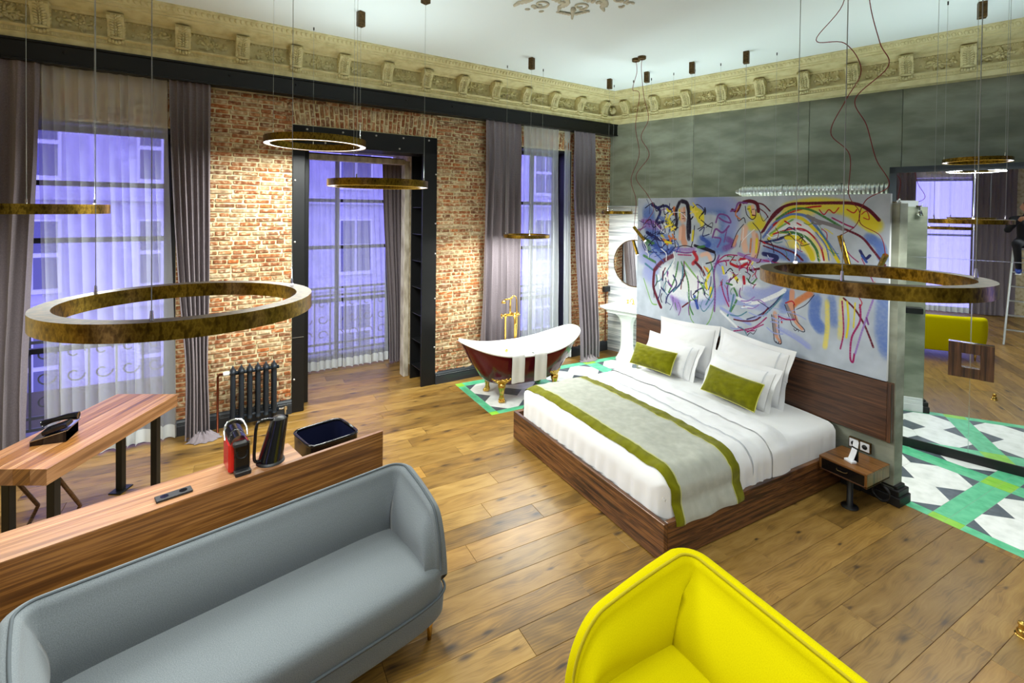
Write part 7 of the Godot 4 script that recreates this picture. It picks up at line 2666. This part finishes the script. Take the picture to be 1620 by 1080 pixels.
	["r", 2.8, 0.90, [467, 332, 477, 349, 481, 368]],
	["k", 2.6, 0.90, [451, 316, 457, 325, 456, 335]],
	["r", 2.9, 0.90, [592, 272, 585, 278, 580, 286]],
	["m", 5.0, 0.90, [462, 239, 472, 246, 473, 258]],
	["w", 4.4, 0.90, [633, 133, 651, 143, 671, 137]],
	["m", 3.2, 0.90, [738, 173, 746, 179, 756, 183]],
	["b", 3.7, 0.90, [733, 151, 747, 165, 750, 184]],
	["g", 2.7, 0.90, [698, 182, 705, 196, 702, 212]],
	["g", 2.1, 0.90, [806, 94, 812, 103, 816, 113]],
	["w", 3.8, 0.90, [636, 204, 648, 230, 650, 259]],
	["b", 2.8, 0.90, [693, 143, 703, 156, 710, 171]],
	["k", 3.9, 0.90, [741, 128, 754, 139, 765, 151]],
	["w", 2.3, 0.90, [806, 114, 809, 128, 820, 137]],
	["g", 2.8, 0.90, [837, 169, 850, 178, 866, 180]],
	["r", 2.1, 0.90, [748, 195, 752, 214, 758, 232]],
	["t", 2.4, 0.90, [726, 193, 731, 204, 728, 215]],
	["t", 3.8, 0.90, [649, 153, 668, 160, 688, 155]],
	["y", 3.3, 0.90, [711, 120, 722, 133, 737, 144]],
	["y", 2.6, 0.90, [664, 111, 681, 125, 703, 127]],
	["m", 3.6, 0.90, [726, 105, 748, 114, 771, 115]],
	["y", 2.9, 0.90, [806, 185, 811, 202, 810, 219]],
	["y", 3.5, 0.90, [823, 105, 836, 112, 848, 121]],
	["g", 3.0, 0.90, [759, 89, 774, 95, 788, 88]],
	["d", 3.1, 0.90, [663, 109, 674, 127, 669, 148]],
	["k", 2.2, 0.90, [655, 218, 662, 228, 669, 238]],
	["k", 3.7, 0.90, [634, 149, 654, 168, 659, 194]],
	["r", 3.2, 0.90, [815, 106, 830, 119, 831, 139]],
	["b", 4.1, 0.90, [639, 213, 653, 229, 676, 230]],
	["w", 2.3, 0.90, [805, 196, 817, 206, 828, 215]],
	["w", 2.7, 0.90, [755, 124, 766, 140, 781, 153]],
	["l", 5.4, 0.90, [639, 455, 665, 468, 696, 465]],
	["l", 6.1, 0.90, [656, 417, 689, 420, 721, 404]],
	["l", 4.5, 0.90, [496, 487, 519, 486, 540, 474]],
	["m", 4.7, 0.90, [526, 476, 558, 484, 593, 476]],
	["l", 4.0, 0.90, [508, 396, 544, 392, 577, 379]],
	["v", 5.7, 0.90, [537, 380, 566, 375, 590, 357]],
	["n", 3.7, 0.90, [604, 369, 626, 378, 646, 388]],
	["l", 5.3, 0.90, [537, 407, 567, 398, 596, 388]],
	["t", 4.5, 0.90, [531, 477, 551, 482, 562, 497]],
	["l", 3.3, 0.90, [683, 394, 714, 387, 741, 373]],
	["w", 6.4, 0.90, [541, 403, 565, 397, 589, 397]],
	["l", 5.7, 0.90, [570, 416, 604, 422, 639, 410]],
	["m", 6.1, 0.90, [680, 408, 707, 413, 736, 407]],
	["l", 5.5, 0.90, [652, 432, 667, 431, 681, 433]],
	["v", 4.5, 0.90, [564, 401, 588, 397, 607, 382]],
	["t", 5.1, 0.90, [493, 439, 530, 436, 561, 415]],
	["l", 3.6, 0.90, [666, 405, 697, 404, 725, 409]],
	["v", 5.1, 0.90, [581, 372, 611, 365, 633, 377]]
]
